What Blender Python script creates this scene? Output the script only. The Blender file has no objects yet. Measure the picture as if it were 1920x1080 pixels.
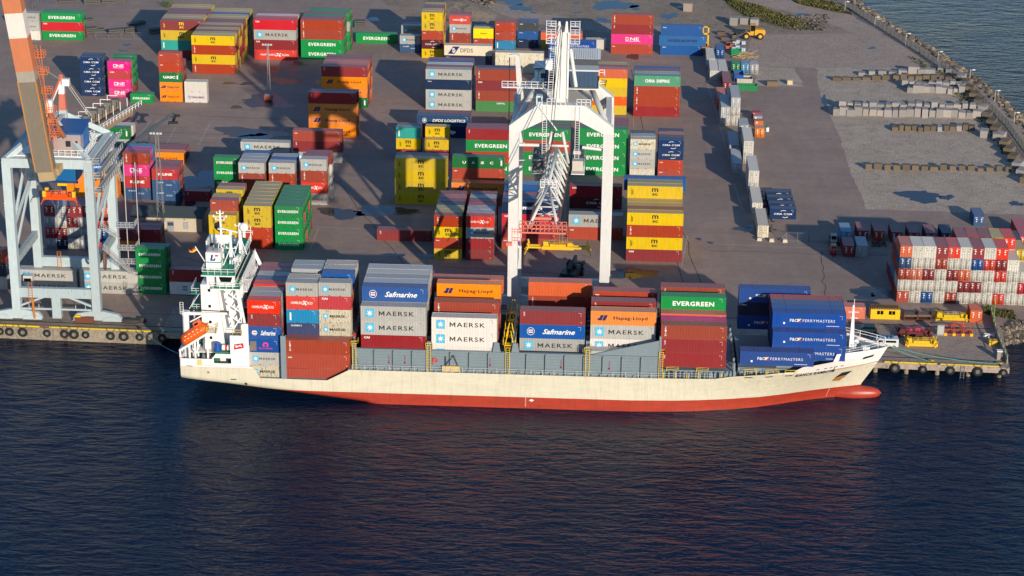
import bpy, math, random
import numpy as np
from mathutils import Vector, Matrix
from mathutils.bvhtree import BVHTree
random.seed(7)
SC = bpy.context.scene
COL = SC.collection
R_ = math.radians
# ------------------------------------------------------------------ camera
FPX, PITCH, YAW, ROLL, CAMZ = 4098.5, R_(21.0347), R_(-2.5326), R_(0.6698), 166.168
_f = Vector((math.sin(YAW)*math.cos(PITCH), math.cos(YAW)*math.cos(PITCH), -math.sin(PITCH)))
_r = Vector((math.cos(YAW), -math.sin(YAW), 0)); _u = _r.cross(_f)
CR = math.cos(ROLL)*_r + math.sin(ROLL)*_u; CU = -math.sin(ROLL)*_r + math.cos(ROLL)*_u; CF = _f
CP = Vector((0, 0, CAMZ))
cam = bpy.data.cameras.new('camera'); cam.lens = FPX/1920*36; cam.sensor_width = 36
cam.clip_end = 6000; cam.clip_start = 1
co = bpy.data.objects.new('camera', cam); COL.objects.link(co)
m = Matrix((( CR.x, CU.x, -CF.x, 0), (CR.y, CU.y, -CF.y, 0), (CR.z, CU.z, -CF.z, CAMZ), (0, 0, 0, 1)))
co.matrix_world = m
SC.camera = co
# ------------------------------------------------------------------ light
SUN_EL = R_(15.2); SUN_AZ = math.atan2(0.43, -0.902)      # azimuth from +Y towards +X
w = bpy.data.worlds.new('World'); SC.world = w; w.use_nodes = True
nt = w.node_tree; bg = nt.nodes['Background']
sky = nt.nodes.new('ShaderNodeTexSky'); sky.sky_type = 'NISHITA'; sky.sun_disc = False
sky.sun_elevation = SUN_EL; sky.sun_rotation = SUN_AZ; sky.altitude = 50; sky.dust_density = 0.2; sky.ozone_density = 5.0
nt.links.new(sky.outputs[0], bg.inputs[0]); bg.inputs[1].default_value = 0.14
sl = bpy.data.lights.new('sun', 'SUN'); sl.energy = 4.8; sl.angle = R_(0.5); sl.color = (1.0, 0.88, 0.73)
so = bpy.data.objects.new('sun', sl); COL.objects.link(so)
tos = Vector((math.sin(SUN_AZ)*math.cos(SUN_EL), math.cos(SUN_AZ)*math.cos(SUN_EL), math.sin(SUN_EL)))
so.rotation_euler = tos.to_track_quat('Z', 'Y').to_euler()
SC.view_settings.view_transform = 'Standard'; SC.view_settings.look = 'None'
SC.view_settings.exposure = 0.0; SC.view_settings.gamma = 1
SC.cycles.max_bounces = 5; SC.cycles.diffuse_bounces = 2; SC.cycles.glossy_bounces = 3

# ------------------------------------------------------------------ pixel helpers (1920x1080 photo)
def ray(a, b): return CF + CR*((a-960)/FPX) + CU*((540-b)/FPX)
def G(a, b, z=0.0):                       # point of the plane at height z
    d = ray(a, b); t = (z-CAMZ)/d.z; p = CP+d*t; return Vector((p.x, p.y, z))
def V(a, b, Y):                           # point of the vertical plane at depth Y
    d = ray(a, b); t = Y/d.y; return CP+d*t
# ------------------------------------------------------------------ materials
def s2l(c): return tuple(((x/255)/12.92 if x <= 10 else ((x/255+0.055)/1.055)**2.4) for x in c)
def newmat(name):
    m = bpy.data.materials.new(name); m.use_nodes = True
    return m, m.node_tree, m.node_tree.nodes['Principled BSDF']
def N(nt, t, **kw):
    n = nt.nodes.new(t)
    for k, v in kw.items():
        if k.startswith('i_'): n.inputs[k[2:].replace('_', ' ')].default_value = v
        else: setattr(n, k, v)
    return n
def mixc(nt, fac, a, b, blend='MIX'):
    n = nt.nodes.new('ShaderNodeMix'); n.data_type = 'RGBA'; n.blend_type = blend
    for i, v in ((0, fac), (6, a), (7, b)):
        if hasattr(v, 'links'): nt.links.new(v, n.inputs[i])
        elif i == 0: n.inputs[0].default_value = v
        else: n.inputs[i].default_value = (*v, 1) if len(v) == 3 else v
    return n.outputs[2]
def maprange(nt, v, a, b, c=0., d=1.):
    n = nt.nodes.new('ShaderNodeMapRange'); nt.links.new(v, n.inputs[0])
    for i, x in enumerate((a, b, c, d)): n.inputs[i+1].default_value = x
    return n.outputs[0]
def mth(nt, op, a, b=None):
    n = nt.nodes.new('ShaderNodeMath'); n.operation = op
    for i, v in enumerate((a, b)):
        if v is None: continue
        if hasattr(v, 'links'): nt.links.new(v, n.inputs[i])
        else: n.inputs[i].default_value = v
    return n.outputs[0]
_pc = {}
def paint(rgb, rust=0.15, rough=0.45, metal=0.0, dust_sheen=0.0, name='paint'):
    key = (rgb, rust, rough, metal, dust_sheen)
    if key in _pc: return _pc[key]
    m, nt, bs = newmat(name)
    tc = N(nt, 'ShaderNodeTexCoord'); oi = N(nt, 'ShaderNodeObjectInfo')
    add = N(nt, 'ShaderNodeVectorMath', operation='ADD'); nt.links.new(tc.outputs['Object'], add.inputs[0])
    sc = N(nt, 'ShaderNodeVectorMath', operation='SCALE'); nt.links.new(oi.outputs['Location'], sc.inputs[0]); sc.inputs['Scale'].default_value = 0.37
    nt.links.new(sc.outputs[0], add.inputs[1])
    mp = N(nt, 'ShaderNodeMapping'); mp.inputs['Scale'].default_value = (1.6, 1.6, 0.45); nt.links.new(add.outputs[0], mp.inputs[0])
    n1 = N(nt, 'ShaderNodeTexNoise', i_Scale=1.1, i_Detail=6.0, i_Roughness=0.65); nt.links.new(mp.outputs[0], n1.inputs[0])
    n2 = N(nt, 'ShaderNodeTexNoise', i_Scale=0.35, i_Detail=3.0); nt.links.new(add.outputs[0], n2.inputs[0])
    base = s2l(rgb)
    hsv = N(nt, 'ShaderNodeHueSaturation'); hsv.inputs['Color'].default_value = (*base, 1)
    nt.links.new(maprange(nt, oi.outputs['Random'], 0, 1, 0.82, 1.12), hsv.inputs['Value'])
    nt.links.new(maprange(nt, oi.outputs['Random'], 0, 1, 0.92, 1.06), hsv.inputs['Saturation'])
    c = mixc(nt, maprange(nt, n1.outputs[0], 0.35, 0.7, 0.0, 0.34), hsv.outputs[0], tuple(x*0.6+0.008 for x in base))
    c = mixc(nt, maprange(nt, n2.outputs[0], 0.4, 0.7, 0.0, 0.22), c, tuple(x*0.85+0.03 for x in base))
    if rust > 0:
        n3 = N(nt, 'ShaderNodeTexNoise', i_Scale=2.6, i_Detail=8.0, i_Roughness=0.75); nt.links.new(mp.outputs[0], n3.inputs[0])
        t = 0.72-0.22*rust
        c = mixc(nt, maprange(nt, n3.outputs[0], t, t+0.06, 0.0, 0.85), c, (0.10, 0.038, 0.014))
    if dust_sheen > 0:                       # dusty fade and washed-out sky sheen painted into upward faces
        ge = N(nt, 'ShaderNodeNewGeometry'); sx = N(nt, 'ShaderNodeSeparateXYZ'); nt.links.new(ge.outputs['Normal'], sx.inputs[0])
        c = mixc(nt, maprange(nt, sx.outputs[2], 0.6, 0.95, 0.0, dust_sheen), c, (0.34, 0.31, 0.30))
    nt.links.new(c, bs.inputs['Base Color'])
    bs.inputs['Roughness'].default_value = rough; bs.inputs['Metallic'].default_value = metal
    bs.inputs['Specular IOR Level'].default_value = 0.35
    _pc[key] = m; return m
def flat(rgb, rough=0.6, name='plain_paint', metal=0.0):
    key = ('f', rgb, rough, metal)
    if key in _pc: return _pc[key]
    m, nt, bs = newmat(name); base = s2l(rgb)
    tc = N(nt, 'ShaderNodeTexCoord'); n1 = N(nt, 'ShaderNodeTexNoise', i_Scale=2.5, i_Detail=4.0); nt.links.new(tc.outputs['Object'], n1.inputs[0])
    c = mixc(nt, maprange(nt, n1.outputs[0], 0.3, 0.75, 0.0, 0.3), base, tuple(x*0.65 for x in base))
    nt.links.new(c, bs.inputs['Base Color']); bs.inputs['Roughness'].default_value = rough; bs.inputs['Metallic'].default_value = metal
    _pc[key] = m; return m
DARK = flat((28, 29, 31), 0.7); STEEL = flat((120, 124, 126), 0.4); WHITE = flat((243, 240, 234), 0.4)
YEL = paint((238, 196, 10), 0.25); CRANEW = paint((216, 215, 210), 0.22, 0.45); CRANEG = paint((184, 198, 200), 0.42, 0.5)
RUST = flat((112, 62, 38), 0.85); TYRE = flat((30, 30, 31), 0.85); GREEND = paint((26, 150, 116), 0.05, 0.6); GREY = paint((130, 146, 152), 0.2)
GLASS = flat((18, 30, 34), 0.08, metal=0.3); ORANGE = paint((240, 96, 22), 0.05); REDP = paint((205, 62, 38), 0.2); BLUEP = paint((30, 96, 160), 0.2)
CONC = flat((150, 143, 132), 0.85)

# ------------------------------------------------------------------ mesh collector
class MB:
    def __init__(s): s.v = []; s.f = []; s.m = []
    def face(s, pts, m=0):
        i = len(s.v); s.v += [tuple(p) for p in pts]; s.f.append(tuple(range(i, i+len(pts)))); s.m.append(m)
    def box(s, x0, y0, z0, x1, y1, z1, m=0):
        i = len(s.v)
        s.v += [(x0,y0,z0),(x1,y0,z0),(x1,y1,z0),(x0,y1,z0),(x0,y0,z1),(x1,y0,z1),(x1,y1,z1),(x0,y1,z1)]
        for q in ((0,3,2,1),(4,5,6,7),(0,1,5,4),(1,2,6,5),(2,3,7,6),(3,0,4,7)):
            s.f.append(tuple(i+k for k in q)); s.m.append(m)
        return s
    def bar(s, p, q, w, h=None, m=0, up=(0, 0, 1), w2=None, h2=None):
        p = Vector(p); q = Vector(q); h = h or w; d = (q-p).normalized(); up = Vector(up)
        if abs(d.dot(up)) > 0.98: up = Vector((0, 1, 0))
        a = d.cross(up).normalized(); b = a.cross(d).normalized(); i = len(s.v)
        for c, ww, hh in ((p, w, h), (q, w2 or w, h2 or h)):
            for sa, sb in ((-1,-1),(1,-1),(1,1),(-1,1)): s.v.append(tuple(c+a*(sa*ww/2)+b*(sb*hh/2)))
        for k in range(4): s.f.append((i+k, i+(k+1)%4, i+4+(k+1)%4, i+4+k)); s.m.append(m)
        s.f.append((i+3, i+2, i+1, i)); s.m.append(m); s.f.append((i+4, i+5, i+6, i+7)); s.m.append(m)
        return s
    def tube(s, p, q, r, n=8, m=0, r2=None):
        p = Vector(p); q = Vector(q); d = (q-p).normalized(); up = Vector((0, 0, 1)) if abs(d.z) < 0.9 else Vector((0, 1, 0))
        a = d.cross(up).normalized(); b = a.cross(d).normalized(); i = len(s.v); r2 = r if r2 is None else r2
        for c, rr in ((p, r), (q, r2)):
            for k in range(n):
                t = 2*math.pi*k/n; s.v.append(tuple(c+a*(math.cos(t)*rr)+b*(math.sin(t)*rr)))
        for k in range(n): s.f.append((i+k, i+(k+1)%n, i+n+(k+1)%n, i+n+k)); s.m.append(m)
        s.f.append(tuple(i+n-1-k for k in range(n))); s.m.append(m); s.f.append(tuple(i+n+k for k in range(n))); s.m.append(m)
        return s
    def prism(s, poly, axis, a, b, m=0):      # poly of 2-D points extruded along axis from a to b
        def P(u, v, t): return (t, u, v) if axis == 'x' else (u, t, v) if axis == 'y' else (u, v, t)
        n = len(poly); i = len(s.v)
        s.v += [P(u, v, a) for u, v in poly]+[P(u, v, b) for u, v in poly]
        for k in range(n): s.f.append((i+k, i+(k+1)%n, i+n+(k+1)%n, i+n+k)); s.m.append(m)
        s.f.append(tuple(i+n-1-k for k in range(n))); s.m.append(m); s.f.append(tuple(i+n+k for k in range(n))); s.m.append(m)
        return s
    def torus(s, c, ax, R, r, n=20, k=8, m=0):
        c = Vector(c); ax = Vector(ax).normalized(); up = Vector((0, 0, 1)) if abs(ax.z) < 0.9 else Vector((1, 0, 0))
        a = ax.cross(up).normalized(); b = a.cross(ax).normalized(); i = len(s.v)
        for j in range(n):
            t = 2*math.pi*j/n; d = a*math.cos(t)+b*math.sin(t)
            for l in range(k):
                u = 2*math.pi*l/k; s.v.append(tuple(c+d*(R+r*math.cos(u))+ax*(r*math.sin(u))))
        for j in range(n):
            for l in range(k):
                s.f.append((i+j*k+l, i+((j+1)%n)*k+l, i+((j+1)%n)*k+(l+1)%k, i+j*k+(l+1)%k)); s.m.append(m)
        return s
    def sphere(s, c, r, n=12, k=8, m=0, sc=(1, 1, 1)):
        i = len(s.v); c = Vector(c)
        for j in range(k+1):
            t = math.pi*j/k
            for l in range(n):
                u = 2*math.pi*l/n; s.v.append((c.x+r*sc[0]*math.sin(t)*math.cos(u), c.y+r*sc[1]*math.sin(t)*math.sin(u), c.z+r*sc[2]*math.cos(t)))
        for j in range(k):
            for l in range(n): s.f.append((i+j*n+l, i+(j+1)*n+l, i+(j+1)*n+(l+1)%n, i+j*n+(l+1)%n)); s.m.append(m)
        return s
    def rail(s, pts, h=1.05, r=0.045, step=1.6, m=0, mid=True):
        for p, q in zip(pts, pts[1:]):
            p = Vector(p); q = Vector(q); L = (q-p).length; n = max(1, int(round(L/step)))
            for k in range(n+1):
                c = p.lerp(q, k/n); s.bar(c, c+Vector((0, 0, h)), r*1.6, m=m)
            for z in ((h, h*0.55) if mid else (h,)): s.bar(p+Vector((0, 0, z)), q+Vector((0, 0, z)), r*1.6, m=m)
        return s
    def ladder(s, p, q, side=(1, 0, 0), w=0.5, m=0):
        p = Vector(p); q = Vector(q); a = Vector(side).normalized()*(w/2)
        s.bar(p-a, q-a, 0.08, m=m); s.bar(p+a, q+a, 0.08, m=m); n = max(2, int((q-p).length/0.45))
        for k in range(n+1):
            c = p.lerp(q, k/n); s.bar(c-a, c+a, 0.05, m=m)
        return s
    def mesh(s, name, mats):
        me = bpy.data.meshes.new(name); me.from_pydata(s.v, [], s.f); me.polygons.foreach_set('material_index', s.m)
        for x in (mats if isinstance(mats, (list, tuple)) else [mats]): me.materials.append(x)
        me.update(); return me
    def build(s, name, mats, parent=None, smooth=False, **tags):
        me = s.mesh(name, mats); o = bpy.data.objects.new(name, me); COL.objects.link(o)
        if smooth: me.polygons.foreach_set('use_smooth', [True]*len(me.polygons))
        if parent is not None: o.parent = parent
        for k, v in tags.items(): o[k] = v
        return o
def thing(name, label, cat, loc=(0, 0, 0), rz=0.0, group=None):
    o = bpy.data.objects.new(name, None); COL.objects.link(o); o.location = loc; o.rotation_euler = (0, 0, rz); o.empty_display_size = 0.5
    o['label'] = label; o['category'] = cat
    if group: o['group'] = group
    return o
def tag(o, label, cat, group=None):
    o['label'] = label; o['category'] = cat
    if group: o['group'] = group
    return o
def link_mesh(name, me, parent, loc=(0, 0, 0), rz=0):
    o = bpy.data.objects.new(name, me); COL.objects.link(o); o.parent = parent; o.location = loc; o.rotation_euler = (0, 0, rz); return o
def tree_copy(root, loc, rz=None, label=None):
    r = root.copy(); COL.objects.link(r); r.location = loc
    if rz is not None: r.rotation_euler = (0, 0, rz)
    if label: r['label'] = label
    for ch in list(root.children):
        c = ch.copy(); COL.objects.link(c); c.parent = r
        for g in ch.children:
            d = g.copy(); COL.objects.link(d); d.parent = c
    return r
# ------------------------------------------------------------------ ground, water, setting
WATER = -2.6
def ground_mat():
    m, nt, bs = newmat('asphalt_yard')
    tc = N(nt, 'ShaderNodeTexCoord'); O = tc.outputs['Object']
    def noise(s, d=5., r=.6, vec=O, dist=0.0):
        n = N(nt, 'ShaderNodeTexNoise', i_Scale=s, i_Detail=d, i_Roughness=r, i_Distortion=dist); nt.links.new(vec, n.inputs[0]); return n.outputs[0]
    mp = N(nt, 'ShaderNodeMapping'); mp.inputs['Scale'].default_value = (0.25, 1.5, 1); mp.inputs['Rotation'].default_value = (0, 0, 0.03); nt.links.new(O, mp.inputs[0])
    mp2 = N(nt, 'ShaderNodeMapping'); mp2.inputs['Scale'].default_value = (1.3, 0.3, 1); mp2.inputs['Rotation'].default_value = (0, 0, -0.3); nt.links.new(O, mp2.inputs[0])
    c = mixc(nt, maprange(nt, noise(0.035, 4), 0.35, 0.65), (0.308, 0.222, 0.177), (0.422, 0.303, 0.235))
    c = mixc(nt, maprange(nt, noise(0.16, 6, .65, mp.outputs[0]), 0.42, 0.62, 0, 0.55), c, (0.246, 0.183, 0.153))
    c = mixc(nt, maprange(nt, noise(0.20, 6, .7, mp2.outputs[0]), 0.50, 0.66, 0, 0.45), c, (0.493, 0.361, 0.271))
    c = mixc(nt, maprange(nt, noise(0.12, 8, .7, O, 0.6), 0.60, 0.68, 0, 0.6), c, (0.126, 0.098, 0.087))
    c = mixc(nt, maprange(nt, noise(3.0, 3, .7), 0.30, 0.75, 0, 0.45), c, (0.205, 0.155, 0.126))
    c = mixc(nt, maprange(nt, noise(9.0, 3, .8), 0.35, 0.7, 0, 0.35), c, (0.423, 0.312, 0.242))
    c = mixc(nt, maprange(nt, noise(0.45, 6, .75), 0.5, 0.62, 0, 0.35), c, (0.199, 0.146, 0.120))
    v = N(nt, 'ShaderNodeTexVoronoi', i_Scale=0.055, feature='F1'); nt.links.new(O, v.inputs[0]); v.distance = 'CHEBYCHEV'
    hs = N(nt, 'ShaderNodeSeparateColor'); nt.links.new(v.outputs['Color'], hs.inputs[0])
    c = mixc(nt, maprange(nt, hs.outputs[0], 0.0, 1.0, 0.0, 0.25), c, (0.226, 0.176, 0.158))
    sp = noise(1.1, 2, .5); c = mixc(nt, maprange(nt, sp, 0.73, 0.76, 0, 0.75), c, (0.072, 0.056, 0.051))
    nt.links.new(c, bs.inputs['Base Color'])
    nt.links.new(maprange(nt, noise(0.12, 8, .7, O, 0.6), 0.55, 0.68, 0.85, 0.55), bs.inputs['Roughness'])
    b = N(nt, 'ShaderNodeBump', i_Strength=0.35, i_Distance=0.05); nt.links.new(noise(4., 5), b.inputs['Height']); nt.links.new(b.outputs[0], bs.inputs['Normal'])
    return m
def soil_mat(name, c1, c2, c3, sc=1.0, bump=0.25, speck=(0.30, 0.28, 0.27)):
    m, nt, bs = newmat(name); tc = N(nt, 'ShaderNodeTexCoord'); O = tc.outputs['Object']
    def noise(s, d=6., r=.65, dist=0.):
        n = N(nt, 'ShaderNodeTexNoise', i_Scale=s*sc, i_Detail=d, i_Roughness=r, i_Distortion=dist); nt.links.new(O, n.inputs[0]); return n.outputs[0]
    c = mixc(nt, maprange(nt, noise(0.06), 0.38, 0.62), c1, c2)
    c = mixc(nt, maprange(nt, noise(0.25, 8, .7, .5), 0.48, 0.66, 0, .8), c, c3)
    c = mixc(nt, maprange(nt, noise(0.9, 6, .8, .3), 0.50, 0.60, 0, .5), c, tuple(x*.55 for x in c1))
    c = mixc(nt, maprange(nt, noise(1.9, 4, .8), 0.52, 0.60, 0, .85), c, speck)
    c = mixc(nt, maprange(nt, noise(2.3, 4, .8, .7), 0.54, 0.62, 0, .85), c, tuple(x*.3 for x in c1))
    nt.links.new(c, bs.inputs['Base Color']); bs.inputs['Roughness'].default_value = 0.9
    b = N(nt, 'ShaderNodeBump', i_Strength=0.8, i_Distance=bump); nt.links.new(noise(1.5, 8, .75), b.inputs['Height']); nt.links.new(b.outputs[0], bs.inputs['Normal'])
    return m
def water_mat():
    m, nt, bs = newmat('sea_water'); tc = N(nt, 'ShaderNodeTexCoord'); O = tc.outputs['Object']
    def layer(rot, sx, sy, s, d, r, dist=0.3):
        mp = N(nt, 'ShaderNodeMapping'); mp.inputs['Rotation'].default_value = (0, 0, rot); mp.inputs['Scale'].default_value = (sx, sy, 1); nt.links.new(O, mp.inputs[0])
        n = N(nt, 'ShaderNodeTexNoise', i_Scale=s, i_Detail=d, i_Roughness=r, i_Distortion=dist); nt.links.new(mp.outputs[0], n.inputs[0]); return n.outputs[0]
    h = mth(nt, 'MULTIPLY', layer(0.50, 0.6, 1.1, 0.20, 2, .45, .5), 0.9)
    h = mth(nt, 'ADD', h, mth(nt, 'MULTIPLY', layer(0.62, 0.42, 1.3, 0.50, 3, .5, .5), 0.62))
    h = mth(nt, 'ADD', h, mth(nt, 'MULTIPLY', layer(-0.62, 0.42, 1.3, 0.55, 3, .5, .5), 0.5))
    h = mth(nt, 'ADD', h, mth(nt, 'MULTIPLY', layer(0.1, 0.8, 1.1, 1.3, 4, .6, 0.8), 0.26))
    gust = layer(0.2, 1, 1, 0.02, 3, .5)
    h = mth(nt, 'MULTIPLY', h, maprange(nt, gust, .35, .65, .7, 1.25))
    b = N(nt, 'ShaderNodeBump', i_Strength=1.0, i_Distance=0.5); nt.links.new(h, b.inputs['Height']); nt.links.new(b.outputs[0], bs.inputs['Normal'])
    bs.inputs['Base Color'].default_value = (0.003, 0.0125, 0.036, 1); bs.inputs['Roughness'].default_value = 0.06; bs.inputs['IOR'].default_value = 1.33
    bs.inputs['Specular IOR Level'].default_value = 0.22
    return m
wm = MB(); wm.face([(-1500, 60, WATER), (1500, 60, WATER), (1500, 2600, WATER), (-1500, 2600, WATER)])
wm.build('water', water_mat(), kind='structure')
def QY(x): return 398.5-0.0333*(x+3.5)          # quay edge
GM = ground_mat()
SHORE = [G(1560, 0), G(1640, 45), G(1720, 97), G(1800, 150), G(1870, 205), G(1920, 262), G(1960, 330)]
coast = [(84, 419.5), (92, 424), (150, 446)] + [(140, 470)] + [(v.x, v.y) for v in reversed(SHORE)] + [(60, 760), (35, 900), (-600, 1000), (-600, 440), (-300, 409.4)]
land = [(-300, QY(-300)+.5), (-88, QY(-88)+.5), (-88, QY(-88)+5), (79.0, QY(79)+5), (80.5, 417)] + coast[0:-1]
lm = MB(); n = len(land); lm.v = [(x, y, 0) for x, y in land]+[(x, y, -5) for x, y in land]
lm.f.append(tuple(range(n))); lm.m.append(0)
for k in range(n): lm.f.append((k, n+k, n+(k+1) % n, (k+1) % n)); lm.m.append(0)
lm.build('yard_ground', GM, kind='structure')
# quay: solid concrete part (left) and deck on piles (right)
QM = soil_mat('quay_concrete', (0.33, 0.27, 0.19), (0.25, 0.20, 0.14), (0.14, 0.11, 0.08), 1.2, 0.05, (0.36, 0.32, 0.26))
DK = soil_mat('quay_deck_concrete', (0.410, 0.326, 0.258), (0.356, 0.281, 0.224), (0.285, 0.228, 0.183), 0.8, 0.01, (0.445, 0.350, 0.277))
q = MB(); q.prism([(-300, QY(-300)), (-88, QY(-88)), (-88, QY(-88)+4.98), (-300, QY(-300)+4.98)], 'z', -5, 0.012, 0)
q.build('quay_wall', QM, kind='structure')
q = MB(); q.prism([(-87.98, QY(-88)), (79.6, QY(79.6)), (81.4, 417), (-87.98, 415.5)], 'z', -1.15, 0.016, 0)
q.build('quay_deck', DK, kind='structure')
q = MB()
for x in range(-84, 80, 6):
    for dy in (1.5, 4.5): q.tube((x, QY(x)+dy, -5), (x, QY(x)+dy, -1.15), 0.45, 10)
q.build('quay_piles', QM, kind='structure')
# worn tyre tracks and tar seams on the yard
random.seed(4)
TRM = flat((74, 66, 64), .9); 
for (a, b), (c_, d_) in (((600, 300), (760, 500)), ((200, 210), (560, 225)), ((210, 245), (700, 262)), ((560, 140), (760, 150)), ((1290, 560), (1180, 130)), ((1320, 560), (1240, 300)), ((820, 500), (1160, 520)), ((330, 480), (500, 520)), ((1330, 470), (1660, 480)), ((1540, 470), (1546, 560))):
    p_ = G(a, b); q_ = G(c_, d_); n_ = 14; prev = p_; bb_ = MB()
    for k in range(1, n_+1):
        t = k/n_; cur = p_.lerp(q_, t)+Vector((random.uniform(-.5, .5), random.uniform(-.5, .5), 0)); d0 = (cur-prev).normalized()*1; nn = Vector((-d0.y, d0.x, 0))*.09
        bb_.face([tuple(prev-nn+Vector((0, 0, .004))), tuple(cur-nn+Vector((0, 0, .004))), tuple(cur+nn+Vector((0, 0, .004))), tuple(prev+nn+Vector((0, 0, .004)))]); prev = cur
    bb_.build('tar_seam', TRM, kind='structure')
# quay furniture: rails, yellow edge strips, expansion lines
def strip(name, pts, w, mat, z=0.02, kind='structure'):
    b = MB()
    for p, r in zip(pts, pts[1:]):
        p = Vector((p[0], p[1], 0)); r = Vector((r[0], r[1], 0)); a = Vector((-(r-p).y, (r-p).x, 0)).normalized()*w/2
        b.face([p-a+Vector((0, 0, z)), r-a+Vector((0, 0, z)), r+a+Vector((0, 0, z)), p+a+Vector((0, 0, z))])
    return b.build(name, mat, kind=kind)
LINEW = flat((180, 178, 170), .7); LINEY = flat((196, 176, 70), .7)
strip('crane_rail', [(-300, QY(-300)+3.1), (79, QY(79)+3.1)], 0.35, DARK, 0.026)
strip('crane_rail', [(-300, QY(-300)+22.0), (79, QY(79)+20.2)], 0.35, DARK, 0.026)
for i in range(14):
    p = G(1183+i*0, 500); 
strip('road_marking', [G(1640, 470), G(1330, 457)], 0.18, LINEW, 0.006)
for x in (-80.4, -55, -20, 12, 44): strip('deck_joint', [(x-2.2, QY(x)+.6), (x+2.8, QY(x)+21)], 0.12, DARK, 0.022)
strip('deck_joint', [(-103, 411.6), (-74, 411.0)], 0.12, DARK, 0.022)
strip('road_marking', [(-93, 418.9), (47, 415.9), ], 0.15, LINEY, 0.022)
for k in range(26):
    x = -92+k*2.0
    if k < 14 or 0: strip('road_marking', [(x, 419.0), (x+1.2, 421.8)], 0.12, LINEY, 0.010)
for a, b in (((1278, 500), (1289, 442)), ((1187, 222), (1191, 262)), ((1180, 102), (1188, 116)), ((1325, 150), (1367, 297)), ((1376, 345), (1393, 395)), ((582, 468), (597, 428)), ((250, 268), (283, 226)), ((312, 270), (330, 238)), ((372, 272), (392, 235)), ((430, 272), (452, 238)), ((518, 262), (534, 234)), ((385, 130), (402, 110)), ((730, 105), (745, 92)), ((240, 255), (560, 262)), ((290, 262), (390, 263)), ((1000, 503), (1170, 506)), ((1190, 445), (1290, 448)), ((280, 520), (370, 522)), ((590, 425), (700, 430))):
    strip('road_marking', [G(*a), G(*b)], 0.16, LINEW, 0.006)
# ground sheets
def sheet(name, px, mat, z, kind='structure', jag=0.0):
    pts = [G(a, b) for a, b in px]; out = []
    for p, r in zip(pts, pts[1:]+pts[:1]):
        n = max(1, int((r-p).length/2.5)) if jag else 1
        for k in range(n):
            c = p.lerp(r, k/n); out.append((c.x+random.uniform(-jag, jag), c.y+random.uniform(-jag, jag), z))
    b = MB(); b.face(out); return b.build(name, mat, kind=kind)
GRAV = soil_mat('gravel', (0.551, 0.436, 0.332), (0.445, 0.359, 0.264), (0.297, 0.233, 0.153), 1.3, 0.30, (0.742, 0.640, 0.527))
EARTH = soil_mat('brown_earth', (0.382, 0.291, 0.204), (0.276, 0.213, 0.153), (0.180, 0.136, 0.093), .8, 0.3, (0.509, 0.398, 0.289))
TRACK = soil_mat('dirt_track', (0.463, 0.350, 0.277), (0.401, 0.306, 0.239), (0.339, 0.260, 0.202), .8, 0.05, (0.517, 0.399, 0.314))
GRASSM = soil_mat('dry_grass', (0.2, 0.16, 0.055), (0.12, 0.12, 0.035), (0.07, 0.075, 0.025), 1.5, 0.4, (0.32, 0.25, 0.10))
sheet('gravel_field', [(1530, 127), (1752, 127), (1790, 165), (1850, 235), (1930, 330), (1960, 404), (1625, 392), (1597, 330), (1572, 250), (1556, 210), (1540, 180)], GRAV, 0.008, jag=.35)
sheet('gravel_patch', [(1415, 125), (1490, 128), (1508, 162), (1418, 161)], GRAV, 0.008, jag=.3)
sheet('earth_field', [(668, -30), (760, 30), (850, 62), (1000, 75), (1140, 72), (1230, 60), (1340, 62), (1500, 62), (1570, 60), (1590, 50), (1560, 20), (1480, -30)], EARTH, 0.008, jag=.6)
sheet('dirt_road', [(1270, -40), (1370, 0), (1440, 12), (1540, 38), (1600, 62), (1700, 127), (1752, 127), (1700, 90), (1640, 55), (1590, 25), (1540, 2), (1490, -25)], TRACK, 0.013, jag=.3)
sheet('dirt_road', [(1410, 66), (1600, 62), (1700, 127), (1530, 127), (1415, 125), (1400, 100)], TRACK, 0.011, jag=.3)
sheet('dirt_road', [(760, -20), (830, -20), (1010, 25), (1180, 50), (1330, 48), (1290, 58), (1140, 62), (990, 42), (880, 10)], TRACK, 0.012, jag=.3)
sheet('grass_ground', [(1345, -10), (1420, 10), (1475, 30), (1520, 47), (1545, 58), (1480, 55), (1400, 35), (1370, 18)], GRASSM, 0.016, jag=.5)
sheet('grass_ground', [(1450, -15), (1560, 5), (1600, 28), (1560, 22), (1500, 8)], GRASSM, 0.018, jag=.4)
# grass tufts: uncountable
def scatter_tufts(name, polys, n, hmin, hmax):
    b = MB()
    for poly in polys:
        ps = [G(*p) for p in poly]; x0 = min(p.x for p in ps); x1 = max(p.x for p in ps); y0 = min(p.y for p in ps); y1 = max(p.y for p in ps)
        def inside(x, y):
            c = False
            for p, r in zip(ps, ps[1:]+ps[:1]):
                if (p.y > y) != (r.y > y) and x < (r.x-p.x)*(y-p.y)/(r.y-p.y)+p.x: c = not c
            return c
        k = 0
        while k < n:
            x = random.uniform(x0, x1); y = random.uniform(y0, y1)
            if not inside(x, y): continue
            k += 1; h = random.uniform(hmin, hmax)
            for j in range(4):
                t = random.uniform(0, 6.28); c, s = math.cos(t)*h*.5, math.sin(t)*h*.5
                b.face([(x-c*.5, y-s*.5, 0), (x+c*.5, y+s*.5, 0), (x+c+random.uniform(-.1, .1), y+s, h), (x-c*.2, y-s*.4, h*.8)], random.choice((0, 0, 1)))
    return b.build(name, [GRASSM, flat((70, 84, 34), .8)], kind='stuff')
scatter_tufts('grass', [[(1345, -10), (1420, 10), (1475, 30), (1520, 47), (1480, 52), (1400, 32)], [(1450, -15), (1560, 5), (1600, 28), (1500, 8)]], 900, .3, .8)
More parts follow.
